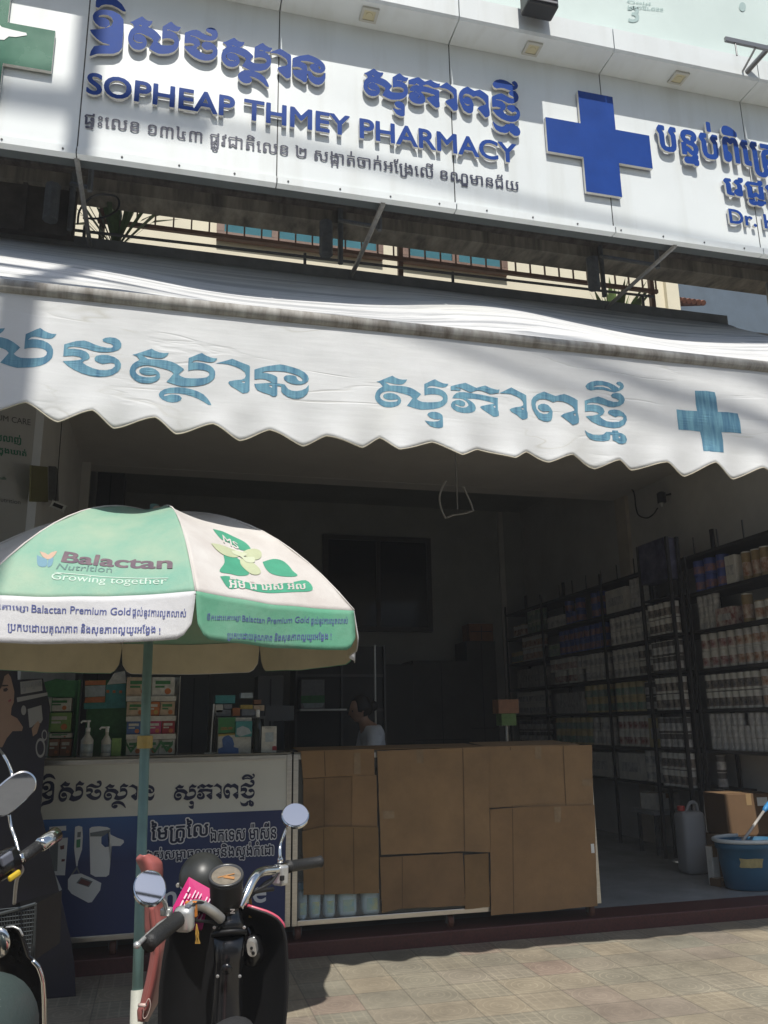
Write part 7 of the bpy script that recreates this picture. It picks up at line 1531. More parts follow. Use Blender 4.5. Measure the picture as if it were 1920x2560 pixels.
# print: position given by photo points, found on the panel surface
def onsurf(f, u, v):
    s, t = .5, .6
    for _ in range(30):
        p = f(s, t); e = 1e-3
        def pr(q):
            d = q-CAM; z = d.dot(fwd); return 960+FPX*d.dot(rgt)/z, 1280-FPX*d.dot(upv)/z
        a = pr(p); b = pr(f(s+e, t)); c = pr(f(s, t+e))
        j = ((b[0]-a[0])/e, (c[0]-a[0])/e, (b[1]-a[1])/e, (c[1]-a[1])/e); det = j[0]*j[3]-j[1]*j[2]
        if abs(det) < 1e-6: break
        du, dv = u-a[0], v-a[1]
        s += max(-.2, min(.2, (j[3]*du-j[1]*dv)/det)); t += max(-.2, min(.2, (-j[2]*du+j[0]*dv)/det))
    return s, t
def onpanel(f, pts, off=.0028):
    st = [onsurf(f, *p) for p in pts]
    def g(s, t, d):
        a = [(st[0][i]*(1-s)+st[1][i]*s)*(1-t)+(st[2][i]*(1-s)+st[3][i]*s)*t for i in (0, 1)]
        p = f(*a); n_ = (f(a[0]+.004, a[1])-p).cross(f(a[0], a[1]+.004)-p).normalized()
        if n_.dot(CAM-p) < 0: n_ = -n_
        return p+n_*(off+d)
    return g
R8 = zm(260, 1260, 1659/640)
G1 = gore(-1); G2 = gore(0)
M_PUR = mat('print_purple', (.13, .09, .12), .6, col2=(.20, .14, .15), scale=20); M_GRT = mat('print_greytext', (.13, .22, .20), .6); M_WT = mat('print_white_thin', (.55, .68, .58), .6); M_BLT = mat('print_blue', (.09, .11, .30), .6)
decal('brand_print', bold('Balactan', .030), onpanel(G1, (C5(262, 702), C5(746, 730), C5(280, 655), C5(748, 680))), M_PUR, UM, refine=.05)
decal('brand_print', fill_mesh(text='Nutrition'), onpanel(G1, (C5(242, 732), C5(484, 748), C5(256, 708), C5(486, 722))), M_GRT, UM, refine=.05)
decal('brand_print', fill_mesh(text='Growing together'), onpanel(G1, (C5(216, 785), C5(720, 806), C5(228, 748), C5(722, 768))), M_WT, UM, refine=.05)
decal('brand_line', fill_mesh(polys=[[(0, 0), (1, 0), (1, 1), (0, 1)]]), onpanel(G1, (C5(236, 748), C5(728, 773), C5(236, 745), C5(728, 770))), M_WT, UM, refine=.1)
def panelpoly(name, f, zf, polys, m, off=.0028):
    xs = [p[0] for q in polys for p in q]; ys = [p[1] for q in polys for p in q]; x0, x1, y0, y1 = min(xs), max(xs), min(ys), max(ys)
    src = fill_mesh(polys=[[(p.x, p.y) for p in spline([Vector((a, -b, 0)) for a, b in q+[q[0]]], 4)[:-1]] for q in polys])
    return decal(name, src, onpanel(f, (zf(x0, y1), zf(x1, y1), zf(x0, y0), zf(x1, y0)), off), m, UM, refine=.06)
panelpoly('flower_mark', G1, C5, [[(172,655),(195,662),(208,670),(222,660),(246,655),(230,680),(206,690),(185,678)]], mat('print_peach', (.55, .38, .28), .6))
panelpoly('flower_mark', G1, C5, [[(160,672),(182,682),(204,692),(200,722),(165,718)], [(210,692),(232,684),(226,716),(206,724)]], mat('print_softblue', (.16, .30, .38), .6))
M_EG = mat('print_emblem', (.07, .34, .21), .6, var=.1, scale=12); M_EC = mat('print_cream', (.52, .56, .36), .6, var=.08, scale=10)
panelpoly('emblem_leaf', G2, R8, [[(705,165),(760,170),(820,205),(880,240),(910,290),(850,300),(790,265),(740,250),(712,205)], [(735,335),(790,350),(830,360),(880,400),(912,445),(860,460),(800,455),(735,448),(755,400)], [(985,370),(1050,352),(1110,365),(1160,400),(1200,435),(1250,470),(1150,465),(1060,445),(1010,410)]], M_EG)
panelpoly('emblem_petal', G2, R8, [[(690,258),(740,255),(800,275),(870,310),(830,345),(760,335),(715,300)], [(880,300),(920,285),(970,290),(1005,315),(1005,350),(970,365),(920,345),(885,325)], [(860,350),(920,365),(970,400),(1010,440),(1000,460),(950,455),(900,425),(865,390)]], M_EC, .0042)
panelpoly('emblem_core', G2, R8, [[(820,310),(860,305),(925,325),(900,345),(970,350),(975,385),(920,380),(880,345),(835,330)]], mat('print_cream_pale', (.60, .64, .46), .6), .0056)
decal('emblem_letters', bold('MS', .01), onpanel(G2, (R8(770, 255), R8(872, 300), R8(762, 205), R8(862, 262)), .0062), M_UW, UM, refine=.2)
panelpoly('emblem_ribbon', G2, R8, [[(750,472),(800,465),(880,490),(980,505),(1080,505),(1180,500),(1300,490),(1350,560),(1240,566),(1100,568),(980,558),(880,540),(800,548)]], M_EG)
decal('ribbon_letters', khmer('ribbon', offset=.022), (lambda g: (lambda s, t, d: g(s, t, d*.05)))(onpanel(G2, (R8(808, 548), R8(1305, 556), R8(802, 468), R8(1300, 500)), .0045)), M_UW, UM)
# print on the two front flaps
def flap_of(k):
    g = gore(k)
    def f(s, t):
        p = g(s, 1.0); out = Vector((p.x-UCX, p.y-UCY, 0)).normalized()
        return p+Vector((0, 0, -UV*t))+out*(.012*t+.012*t*math.sin(s*9+(k % 8)*2))
    return f
F1 = flap_of(7); F1 = (lambda g: (lambda s, t: g(s, t)))(F1); F2 = flap_of(0)
def kd(key, f, pts, grow, m, off=.003):
    g = onpanel(f, pts, off); decal('flap_print', khmer(key, offset=grow), lambda s, t, d: g(s, t, d*.05), m, UM)
def ld(text, f, pts, grow, m, off=.003): decal('flap_print', bold(text, grow), onpanel(f, pts, off), m, UM)
kd('milk', F1, (C5(-150, 905), C5(122, 920), C5(-148, 868), C5(124, 882)), .008, M_BLT)
ld('Balactan Premium Gold', F1, (C5(136, 918), C5(564, 930), C5(138, 884), C5(566, 898)), .008, M_BLT)
kd('growth', F1, (C5(572, 942), C5(804, 948), C5(574, 892), C5(806, 902)), .008, M_BLT)
kd('quality', F1, (C5(32, 1006), C5(672, 1016), C5(34, 952), C5(674, 968)), .012, M_BLT)
ld('!', F1, (C5(688, 1012), C5(694, 1013), C5(688, 985), C5(694, 986)), .0, M_BLT)
kd('milk', F2, (R8(664, 764), R8(880, 762), R8(666, 708), R8(882, 712)), .008, M_BLT)
ld('Balactan Premium Gold', F2, (R8(892, 762), R8(1326, 770), R8(894, 722), R8(1328, 730)), .004, M_BLT)
kd('growth', F2, (R8(1338, 790), R8(1576, 788), R8(1340, 728), R8(1578, 730)), .008, M_BLT)
kd('quality', F2, (R8(795, 888), R8(1448, 890), R8(797, 820), R8(1450, 826)), .012, M_BLT)
ld('!', F2, (R8(1466, 880), R8(1472, 880), R8(1466, 838), R8(1472, 838)), .0, M_BLT)
# ------------------------------------------------------------------ scooters
M_CHR = mat('chrome', (.78, .78, .76), .12, metal=1); M_RUB = mat('grip_rubber', (.018, .018, .018), .55, bump=.3, bscale=160); M_BLKG = mat('black_gloss', (.008, .008, .009), .25, var=.2, scale=6, coat=.3); M_BLKM = mat('black_matt', (.008, .008, .009), .6, var=.2, scale=10); M_ALU = mat('cast_aluminium', (.62, .62, .60), .38, metal=.7, var=.08, scale=30); M_SALM = mat('salmon_plastic', (.43, .13, .115), .4, var=.12, scale=5); M_MIR = mat('mirror', (.92, .94, .96), .02, metal=1)
def mirror_part(c, n, rx, ry, back, parent, shape=None):
    n = n.normalized(); ax = Vector((0, 0, 1)).cross(n).normalized(); ay = n.cross(ax)
    if shape is None: shape = [(rx*math.cos(2*math.pi*k/36), ry*math.sin(2*math.pi*k/36)) for k in range(36)]
    bm = bmesh.new(); rings = []
    for s, h in ((1.0, .004), (1.07, .002), (1.08, -.008), (.75, -.024), (.2, -.03)): rings.append([bm.verts.new(c+ax*x*s+ay*y*s+n*h) for x, y in shape])
    for i in range(len(rings)-1):
        for k in range(len(shape)): bm.faces.new((rings[i][k], rings[i][(k+1) % len(shape)], rings[i+1][(k+1) % len(shape)], rings[i+1][k]))
    bm.faces.new(rings[-1]); bm.faces.new(list(reversed(rings[0])))
    mr = link('mirror', tomesh(bm), back, parent)
    bm = bmesh.new(); f = bm.faces.new([bm.verts.new(c+ax*x*.98+ay*y*.98+n*.0055) for x, y in shape]); f.normal_update()
    if f.normal.dot(n) < 0: f.normal_flip()
    me = bpy.data.meshes.new('glass'); bm.to_mesh(me); bm.free(); link('glass', me, M_MIR, mr)
    return mr
def aim(c, target): return ((CAM-c).normalized()+target.normalized()).normalized()
S1 = thing('scooter', (-.42, 2.35, 0), 'black scooter with chrome handlebar, round speedometer and salmon red shield by the umbrella pole', 'scooter')
def P1(a, b, d): return atD(*R1(a, b), d)
def P2(a, b, d): return atD(*R2(a, b), d)
# right side of the bar
bm = bmesh.new(); tube(bm, spline([P1(925, 890, 2.50), P1(985, 770, 2.53), P1(1045, 650, 2.57), P1(1110, 595, 2.62), P1(1225, 580, 2.68), P1(1335, 550, 2.74)], 8), .0145, 14); link('handlebar', tomesh(bm), M_CHR, S1, True)
bm = bmesh.new(); tube(bm, spline([P1(770, 985, 2.44), P1(700, 925, 2.40), P1(620, 880, 2.37), P1(540, 875, 2.33), P1(480, 930, 2.28)], 8), .0145, 14); link('handlebar', tomesh(bm), M_ALU, S1, True)
bm = bmesh.new(); tube(bm, [P1(1325, 553, 2.73), P1(1345, 550, 2.74), P1(1580, 512, 2.86), P1(1596, 510, 2.865)], [.021, .0185, .0175, .020], 16); link('grip', tomesh(bm), M_RUB, S1, True)
bm = bmesh.new(); tube(bm, [P1(450, 955, 2.28), P1(420, 985, 2.26), P1(300, 1080, 2.16), P2(285, 440, 2.10), P2(255, 470, 2.085)], [.026, .021, .0205, .020, .0215], 16); link('grip', tomesh(bm), M_RUB, S1, True)
# switch blocks
c = P1(1265, 588, 2.70); ax = (P1(1580, 512, 2.86)-P1(1225, 580, 2.68)).normalized(); az = (Vector((0, 0, 1))-ax*ax.z).normalized(); ay = az.cross(ax)
bm = bmesh.new(); obox(bm, c+az*(-.012), ax, ay, az, .036, .045, .062, .008); sw = link('switch_block', tomesh(bm), M_ALU, S1)
bm = bmesh.new(); q = P1(1278, 648, 2.66); obox(bm, q, ax, ay, az, .012, .012, .015, .002); link('button', tomesh(bm), M_BLKM, sw)
c = P1(468, 955, 2.27); ax2 = (P1(540, 875, 2.33)-P1(350, 1040, 2.2)).normalized(); az2 = (Vector((0, 0, 1))-ax2*ax2.z).normalized(); ay2 = az2.cross(ax2)
bm = bmesh.new(); obox(bm, c-az2*.010, ax2, ay2, az2, .040, .052, .066, .014); sw = link('switch_block', tomesh(bm), M_ALU, S1, True)
bm = bmesh.new(); obox(bm, c+az2*.022-ay2*.012, ax2, ay2, az2, .018, .014, .010, .003); obox(bm, c-az2*.018+ay2*.024, ax2, ay2, az2, .012, .01, .014, .003); link('button', tomesh(bm), mat('button_grey', (.12, .13, .16), .5), sw)
bm = bmesh.new(); q = P1(525, 905, 2.32); obox(bm, q, ax2, ay2, az2, .012, .034, .042, .003); obox(bm, q-ax2*.014-az2*.004, ax2, ay2, az2, .008, .03, .036, .002); link('orange_clamp', tomesh(bm), mat('orange_plastic', (.55, .19, .03), .5), sw)
# brake levers
bm = bmesh.new(); tube(bm, spline([P2(420, 255, 2.26), P2(330, 320, 2.17), P2(240, 400, 2.10), P2(160, 475, 2.05)], 6), [.008]*6+[.006]*12+[.007], 8); lathe(bm, [(.004, -.008), (.009, -.004), (.009, .004), (.004, .008)], 10, P2(155, 478, 2.05)); link('brake_lever', tomesh(bm), M_ALU, S1, True)
bm = bmesh.new(); tube(bm, spline([P1(945, 790, 2.7), P1(1010, 775, 2.72), P1(1100, 752, 2.76), P1(1205, 738, 2.80)], 5), .007, 8); link('brake_lever', tomesh(bm), M_BLKM, S1, True)
# cables running from the bar into the column
for pts in ([P1(1240, 610, 2.66), P1(1180, 690, 2.60), P1(1040, 760, 2.55), P1(930, 800, 2.53), P1(880, 900, 2.52)], [P1(1215, 640, 2.67), P1(1120, 700, 2.62), P1(1010, 810, 2.56), P1(900, 860, 2.53)], [P1(510, 900, 2.29), P1(580, 850, 2.33), P1(680, 880, 2.40), P1(770, 960, 2.44)], [P1(500, 960, 2.28), P1(570, 1000, 2.33), P1(680, 1010, 2.41), P1(760, 1040, 2.45)]):
    bm = bmesh.new(); tube(bm, spline(pts, 6), .0042, 8); link('cable', tomesh(bm), M_RUB, S1, True)
bm = bmesh.new()
for a, b, d in ((850, 320, 2.42), (1120, 320, 2.42), (880, 760, 2.40), (1080, 760, 2.40)): lathe(bm, [(.005, 0), (.004, .002)], 8, P2(a, b, d), -fwd)
link('screws', tomesh(bm), M_ALU, S1)
# mirrors
cR = P1(1388, 127, 2.82); mR = mirror_part(cR, aim(cR, Vector((.05, -.25, 1.5))), .0435, .0455, M_CHR, S1)
bm = bmesh.new(); tube(bm, spline([P1(1315, 235, 2.80), P1(1285, 310, 2.77), P1(1262, 385, 2.73), P1(1262, 480, 2.71), P1(1264, 520, 2.71)], 6), .0055, 8); lathe(bm, [(.010, 0), (.010, .012), (.007, .018)], 10, P1(1264, 520, 2.71)); link('mirror_stem', tomesh(bm), M_CHR, mR, True)
cL = P1(180, 728, 2.22); mL = mirror_part(cL, aim(cL, Vector((.27, -.32, .95))), .040, .0465, M_CHR, S1)
bm = bmesh.new(); tube(bm, spline([P1(278, 800, 2.23), P1(305, 850, 2.25), P1(318, 905, 2.26), P1(335, 950, 2.27)], 6), .0065, 8); obox(bm, P1(320, 925, 2.265), ax2, ay2, az2, .02, .03, .02, .003); link('mirror_stem', tomesh(bm), M_ALU, mL, True)
# speedometer pod on its stem
pc = P1(815, 640, 2.47); up = Vector((0, 0, 1)); tip = (up*.86-fwd*.42+rgt*.05).normalized()
pb = P1(820, 850, 2.50)
bm = bmesh.new(); lathe(bm, [(.046, -.085), (.048, -.06), (.050, -.012), (.052, .0), (.050, .004)], 32, pc, tip); pod = link('speedometer', tomesh(bm), M_BLKM, S1, True)
bm = bmesh.new(); lathe(bm, [(.0498, .0035), (.0515, .006), (.050, .010), (.044, .009), (.0435, .005)], 32, pc, tip); link('bezel', tomesh(bm), mat('bezel_grey', (.10, .10, .10), .3, metal=.5), pod, True)
bm = bmesh.new(); lathe(bm, [(.0434, .0045), (.043, .0055)], 32, pc, tip); link('dial', tomesh(bm), mat('dial_face', (.20, .17, .13), .4, var=.2, scale=60), pod)
dx = rgt; dy = tip.cross(dx).normalized(); bm = bmesh.new()
for a0, a1, w0 in ((-.028, .026, .004),): obox(bm, pc+tip*.0072-dy*.002, (dx*.93+dy*.35).normalized(), (dy*.93-dx*.35).normalized(), tip, .050, .004, .001); obox(bm, pc+tip*.0072+dx*.01-dy*.01, (dx*.93-dy*.2).normalized(), dy, tip, .034, .010, .001)
link('needle', tomesh(bm), mat('needle_orange', (.42, .20, .07), .5), pod)
bm = bmesh.new(); sp = [P1(815, 700, 2.48), P1(825, 850, 2.505), P2(985, 250, 2.50), P2(985, 375, 2.47)]
tube(bm, sp, [.040, .039, .042, .050], 20); link('steering_cover', tomesh(bm), M_BLKG, S1, True)
bm = bmesh.new(); tube(bm, [P2(985, 362, 2.47), P2(985, 392, 2.465)], [.0525, .0525], 24); link('collar', tomesh(bm), M_BLKM, S1, True)
q = P2(1015, 190, 2.445); bm = bmesh.new()
for off_, sx_ in ((Vector((0, 0, 0)), .016),): obox(bm, q, rgt, fwd, upv, .014, .002, .003); obox(bm, q+upv*.010, rgt, fwd, upv, .014, .002, .003); obox(bm, q+upv*.005, (rgt*.75+upv*.65).normalized(), fwd, (upv*.75-rgt*.65).normalized(), .015, .002, .003)
link('emblem', tomesh(bm), M_ALU, S1)
# leg shield seen from the rider's side: wraps round, matt inside, salmon rim
rows = [(138,745,1155),(160,650,1225),(190,560,1320),(230,500,1405),(290,462,1462),(380,440,1494),(480,415,1505),(650,388,1513),(850,362,1515),(1050,352,1505),(1300,350,1480),(1700,400,1430),(2100,520,1330)]
def row_at(t):
    y = 138+(2100-138)*t**1.35
    for (y0, l0, r0), (y1, l1, r1) in zip(rows[:-1], rows[1:]):
        if y0 <= y <= y1: k = (y-y0)/(y1-y0); return y, l0+(l1-l0)*k, r0+(r1-r0)*k
    return rows[-1]
def shield(s, t):
    y, l, r = row_at(t); x = l+(r-l)*s; e = (2*s-1)
    return P2(x, y, 2.64-.13*abs(e)**2.2-.03*t)
grid('leg_shield', shield, 40, 44, M_BLKM, S1, thick=.006)
rim = [shield(.5+.5*k/20, 0) for k in range(8, 21)]+[shield(1, k/44) for k in range(1, 9)]
bm = bmesh.new(); tube(bm, [p+fwd*.008 for p in rim], .0055, 8); link('shield_rim', tomesh(bm), mat('rim_red', (.55, .08, .13), .3, coat=.4), S1, True)
rim = [shield(0, k/44) for k in range(6, 45)]; bm = bmesh.new(); tube(bm, [p+fwd*.008 for p in rim], .0055, 8); link('shield_rim', tomesh(bm), M_BLKM, S1, True)
# salmon front cowl, its left wing showing past the shield
sal = [(150,-330,300),(145,-300,345),(170,-260,372),(200,-200,378),(232,0,372),(232,120,380),(232,250,420),(232,330,440),(250,400,440),(284,520,425),(284,570,412),(262,700,395),(235,830,375),(212,920,352),(195,1000,330),(165,1070,290),(172,1165,240)]
def wing(s, t):
    i = t*(len(sal)-1); k = min(int(i), len(sal)-2); f = i-k
    l = sal[k][0]*(1-f)+sal[k+1][0]*f; y = sal[k][1]*(1-f)+sal[k+1][1]*f; r = sal[k][2]*(1-f)+sal[k+1][2]*f
    if t < .12: l += (1-t/.12)**2*40; r -= (1-t/.12)**2*35
    return P2(l+(r-l)*s, y, 2.80-.05*math.sin(math.pi*s)+.06*s)
grid('front_cowl', wing, 18, 60, M_SALM, S1, thick=.01)
def wing_pt(s, t): return wing(s, t)
bm = bmesh.new(); tube(bm, [wing(.42, t/40)-fwd*.012 for t in range(12, 38)], .009, 8); link('cowl_ridge', tomesh(bm), M_SALM, S1, True)
bm = bmesh.new(); tube(bm, spline([P2(270, 980, 2.72), P2(275, 1030, 2.72), P2(250, 1110, 2.72), P2(222, 1140, 2.72), P2(208, 1115, 2.72), P2(225, 1030, 2.72), P2(255, 965, 2.72), P2(270, 980, 2.72)], 5), .0016, 6); tube(bm, [P2(170, 1020, 2.73), P2(235, 1022, 2.72)], .006, 8); link('wire_loop', tomesh(bm), mat('wire_pale', (.6, .45, .4), .4), S1, True)
# centre tunnel, key lock, seat nose, hook
bm = bmesh.new(); tube(bm, [P2(985, 385, 2.47), P2(980, 600, 2.48), P2(965, 900, 2.46), P2(955, 1300, 2.42), P2(950, 1900, 2.36)], [.046, .043, .043, .048, .055], 22); link('centre_tunnel', tomesh(bm), M_BLKG, S1, True)
bm = bmesh.new(); tube(bm, spline([P2(1165, 330, 2.58), P2(1200, 420, 2.55), P2(1205, 520, 2.535), P2(1195, 600, 2.55)], 5), [.012]*5+[.026]*5+[.033]*5+[.018], 14); link('lock_housing', tomesh(bm), M_BLKG, S1, True)
kc = P2(1187, 515, 2.495); bm = bmesh.new(); r_ = .0135
pts = [(math.cos(a)*r_, .010+math.sin(a)*r_) for a in [math.pi*k/10 for k in range(11)]]+[(math.cos(a)*r_, -.010+math.sin(a)*r_) for a in [math.pi+math.pi*k/10 for k in range(11)]]
dirx = (rgt*.97+fwd*.1).normalized(); a_ = [bm.verts.new(kc+dirx*x+upv*y+rgt*y*-.15) for x, y in pts]; b_ = [bm.verts.new(kc+dirx*x*1.1+upv*y*1.05+rgt*y*-.15+fwd*.02) for x, y in pts]
bm.faces.new(a_); bm.faces.new(list(reversed(b_)))
for i in range(len(a_)): bm.faces.new((a_[i], a_[(i+1) % len(a_)], b_[(i+1) % len(a_)], b_[i]))
kl = link('key_plate', tomesh(bm), M_ALU, S1)
bm = bmesh.new(); lathe(bm, [(.0045, 0), (.0045, .002)], 12, kc+upv*.004-fwd*.002, -fwd); lathe(bm, [(.0055, 0), (.005, .002)], 12, kc-upv*.011+rgt*.005-fwd*.002, -fwd); link('key_holes', tomesh(bm), M_BLKM, kl)
bm = bmesh.new(); q = P2(962, 690, 2.405); lathe(bm, [(.016, 0), (.015, .006), (.006, .009)], 16, q, -fwd); link('bag_hook', tomesh(bm), M_BLKG, S1, True)
bm = bmesh.new(); bmesh.ops.create_uvsphere(bm, u_segments=28, v_segments=16, radius=1)
sc_ = P2(1045, 1270, 2.1); hd = Vector((fwd.x, fwd.y, 0)).normalized(); sd = Vector((hd.y, -hd.x, 0))
for v in bm.verts:
    x, y, z = v.co; wdt = .085+.05*max(0, -y)
    v.co = sc_+sd*x*wdt+hd*(y*.34-.27)+Vector((0, 0, z*.062-.0))
link('seat', tomesh(bm), mat('seat_vinyl', (.035, .035, .036), .5, bump=.2, bscale=120), S1, True)
# tassels
bm = bmesh.new()
for k in range(6): 
    o_ = Vector((.004*math.cos(k*1.9), .004*math.sin(k*1.9), 0)); a = P1(1010, 760, 2.60); b = P1(1005+k*6, 975, 2.60); tube(bm, [a, a.lerp(b, .5)+o_, b], .0016, 5)
    a = P2(690, 290, 2.3); b = P2(680+k*8, 465, 2.3); tube(bm, [a, a.lerp(b, .5)+o_, b], .0016, 5)
link('tassel', tomesh(bm), mat('tassel_gold', (.50, .30, .06), .6), S1)
# running gear, mostly below the frame
gc = Vector((-.33, 2.85, 0))
def wheel(c, parent):
    bm = bmesh.new(); lathe(bm, [(.17, -.045), (.215, -.05), (.245, -.03), (.252, 0), (.245, .03), (.215, .05), (.17, .045)], 32, c, sd); w_ = link('wheel', tomesh(bm), M_RUB, parent, True)
    bm = bmesh.new(); lathe(bm, [(.04, -.06), (.05, -.03), (.168, -.03), (.172, 0), (.168, .03), (.05, .03), (.04, .06)], 24, c, sd); link('rim', tomesh(bm), M_ALU, w_)
fp = P2(960, 900, 2.62); wheel(Vector((fp.x, fp.y, 0))+hd*.22+Vector((0, 0, .253)), S1); wheel(Vector((fp.x, fp.y, 0))-hd*1.02+Vector((0, 0, .253)), S1)
bm = bmesh.new(); A = P2(975, 900, 2.62); tube(bm, [A, Vector((fp.x, fp.y, .255))+hd*.22+sd*.065], .022, 10); tube(bm, [A, Vector((fp.x, fp.y, .255))+hd*.22-sd*.065], .022, 10); link('fork', tomesh(bm), M_BLKG, S1)
bm = bmesh.new(); f0_ = Vector((fp.x, fp.y, 0)); obox(bm, f0_-hd*.38+Vector((0, 0, .27)), sd, hd, Vector((0, 0, 1)), .30, .62, .06, .02); link('floorboard', tomesh(bm), M_BLKM, S1)
bm = bmesh.new(); bmesh.ops.create_uvsphere(bm, u_segments=24, v_segments=14, radius=1)
for v in bm.verts: x, y, z = v.co; v.co = f0_-hd*.95+Vector((0, 0, .46))+sd*x*.15+hd*y*.40+Vector((0, 0, z*.17))
link('rear_body', tomesh(bm), M_SALM, S1, True)
bm = bmesh.new(); tube(bm, [f0_-hd*.45-sd*.1+Vector((0, 0, .25)), f0_-hd*.42-sd*.24+Vector((0, 0, .005))], .012, 8); link('side_stand', tomesh(bm), M_BLKM, S1)

# helmet in front of the scooter
hc = P1(618, 642, 2.95); HM = thing('helmet', hc, 'matt black half helmet hanging in front of the scooter handlebar', 'helmet'); hr = 58/FPX*2.95
bm = bmesh.new(); bmesh.ops.create_uvsphere(bm, u_segments=36, v_segments=22, radius=1)
kill = [v for v in bm.verts if v.co.z < -.45]; bmesh.ops.delete(bm, geom=kill, context='VERTS')
tl = Matrix.Rotation(R(18), 3, 'Y') @ Matrix.Rotation(R(12), 3, 'X')
for v in bm.verts: v.co = hc+tl @ Vector((v.co.x*hr, v.co.y*hr*1.1, v.co.z*hr))
o = link('shell', tomesh(bm), mat('helmet_black', (.03, .032, .03), .38, var=.25, scale=9), HM, True); s = o.modifiers.new('thickness', 'SOLIDIFY'); s.thickness = .008
bm = bmesh.new(); lathe(bm, [(.008, 0), (.007, .006)], 10, P1(418, 705, 2.93), (-fwd-rgt*.6).normalized()); link('rivet', tomesh(bm), M_ALU, HM)
bm = bmesh.new(); tube(bm, spline([hc+Vector((-hr*.7, 0, -hr*.4)), hc+Vector((-.02, -.02, -hr*1.4)), hc+Vector((hr*.7, 0, -hr*.4))], 6), .006, 6); link('strap', tomesh(bm), M_BLKM, HM)
# pink printed packet tucked behind the bar
PK = thing('pink_packet', P1(520, 850, 2.62), 'bright pink printed packet tucked behind the scooter handlebar', 'packet')
pk = [P1(505, 638, 2.66), P1(692, 742, 2.66), P1(655, 900, 2.62), P1(618, 1068, 2.57), P1(500, 1062, 2.56), P1(355, 920, 2.56)]
nrm = (pk[1]-pk[0]).cross(pk[5]-pk[0]).normalized(); nrm = nrm if nrm.dot(CAM-pk[0]) > 0 else -nrm
bm = bmesh.new(); a_ = [bm.verts.new(p) for p in pk]; b_ = [bm.verts.new(p-nrm*.012) for p in pk]; f1 = bm.faces.new(a_); f2 = bm.faces.new(list(reversed(b_)))
for i in range(6): bm.faces.new((a_[i], a_[(i+1) % 6], b_[(i+1) % 6], b_[i]))
bmesh.ops.triangulate(bm, faces=[f1, f2]); link('packet_body', tomesh(bm), mat('hot_pink', (.55, .018, .16), .4, var=.1, scale=9), PK)
bm = bmesh.new(); rr = random.Random(3); e1 = (P1(685, 740, 2.66)-P1(505, 640, 2.66)).normalized(); e2 = (P1(360, 920, 2.56)-P1(505, 640, 2.66)); L2 = e2.length; e2 = e2.normalized()
for j in range(9):
    p0 = pk[0]+e2*(.05+.012*0)+e1*(.012+j*.011)
    y = .03
    while y < L2*.85:
        ln = rr.uniform(.012, .03); q = pk[0]+e1*(.018+j*.0105)+e2*(y+ln/2)+nrm*.004
        if rr.random() < .75: obox(bm, q, e2, e1, nrm, ln, .0035 if j else .005, .001)
        y += ln+.006
link('print_lines', tomesh(bm), mat('pink_print_white', (.75, .55, .62), .5), PK)

# ---------------- second scooter, cut by the left edge
S2 = thing('scooter', (-1.0, 1.7, 0), 'dark scooter with a wire basket and oval mirror, cut by the left edge', 'scooter')
def P3(a, b, d): return atD(*R3(a, b), d)
D2 = 2.15
bm = bmesh.new(); tube(bm, [P3(165, 830, D2), P3(190, 815, D2), P3(335, 715, D2+.06)], [.020, .0155, .0155], 16); link('grip', tomesh(bm), M_RUB, S2, True)
bm = bmesh.new(); tube(bm, [P3(330, 720, D2+.055), P3(345, 708, D2+.06), P3(470, 625, D2+.12), P3(482, 618, D2+.125)], [.017, .019, .021, .016], 18); link('bar_end', tomesh(bm), M_CHR, S2, True)
bm = bmesh.new(); tube(bm, [P3(-120, 960, D2-.08), P3(0, 890, D2-.04), P3(130, 830, D2), P3(165, 815, D2)], [.034, .036, .034, .024], 16); sw = link('switch_block', tomesh(bm), M_BLKG, S2, True)
bm = bmesh.new(); tube(bm, [P3(160, 790, D2-.01), P3(180, 860, D2-.01)], .012, 10); link('chrome_ring', tomesh(bm), M_CHR, sw, True)
axg = (P3(335, 715, D2+.06)-P3(165, 830, D2)).normalized(); azg = (Vector((0, 0, 1))-axg*axg.z).normalized(); ayg = azg.cross(axg)
bm = bmesh.new(); obox(bm, P3(120, 970, D2-.05), axg, ayg, azg, .036, .012, .016, .005); link('yellow_button', tomesh(bm), mat('button_yellow', (.62, .44, .03), .4), sw)
bm = bmesh.new(); obox(bm, P3(55, 830, D2-.07), axg, ayg, azg, .034, .012, .026, .004); link('button', tomesh(bm), mat('button_grey', (.12, .13, .16), .5), sw)
cM = P3(150, 292, 2.2); sh = []
ol = [(-40,170),(20,225),(80,265),(140,305),(190,325),(240,325),(285,300),(305,250),(300,190),(270,120),(230,65),(170,15),(110,-30),(60,-50),(0,-55),(-60,-20),(-80,60)]
nM = aim(cM, Vector((.25, -1, -.12))); axm = Vector((0, 0, 1)).cross(nM).normalized(); aym = nM.cross(axm)
ol = [(-70,260),(0,215),(70,160),(140,120),(200,108),(255,125),(292,165),(300,215),(285,265),(240,310),(180,360),(110,415),(60,445),(0,450),(-60,430),(-100,350)]
for x, y in ol:
    q = P3(x, y, 2.2)-cM; sh.append((q.dot(axm), q.dot(aym)))
sh = [(p.x, p.y) for p in spline([Vector((x, y, 0)) for x, y in sh+[sh[0]]], 3)[:-1]]
m2_ = mirror_part(cM, nM, 0, 0, M_CHR, S2, sh)
bm = bmesh.new(); tube(bm, spline([P3(78, 460, 2.2), P3(95, 560, 2.19), P3(130, 660, 2.17), P3(158, 770, 2.15)], 6), .0045, 8); link('mirror_stem', tomesh(bm), M_CHR, m2_, True)
bm = bmesh.new(); tube(bm, spline([P3(30, -40, 2.3), P3(70, 30, 2.28), P3(98, 100, 2.25), P3(100, 140, 2.24)], 6), .004, 8); link('brake_cable', tomesh(bm), M_CHR, S2, True)
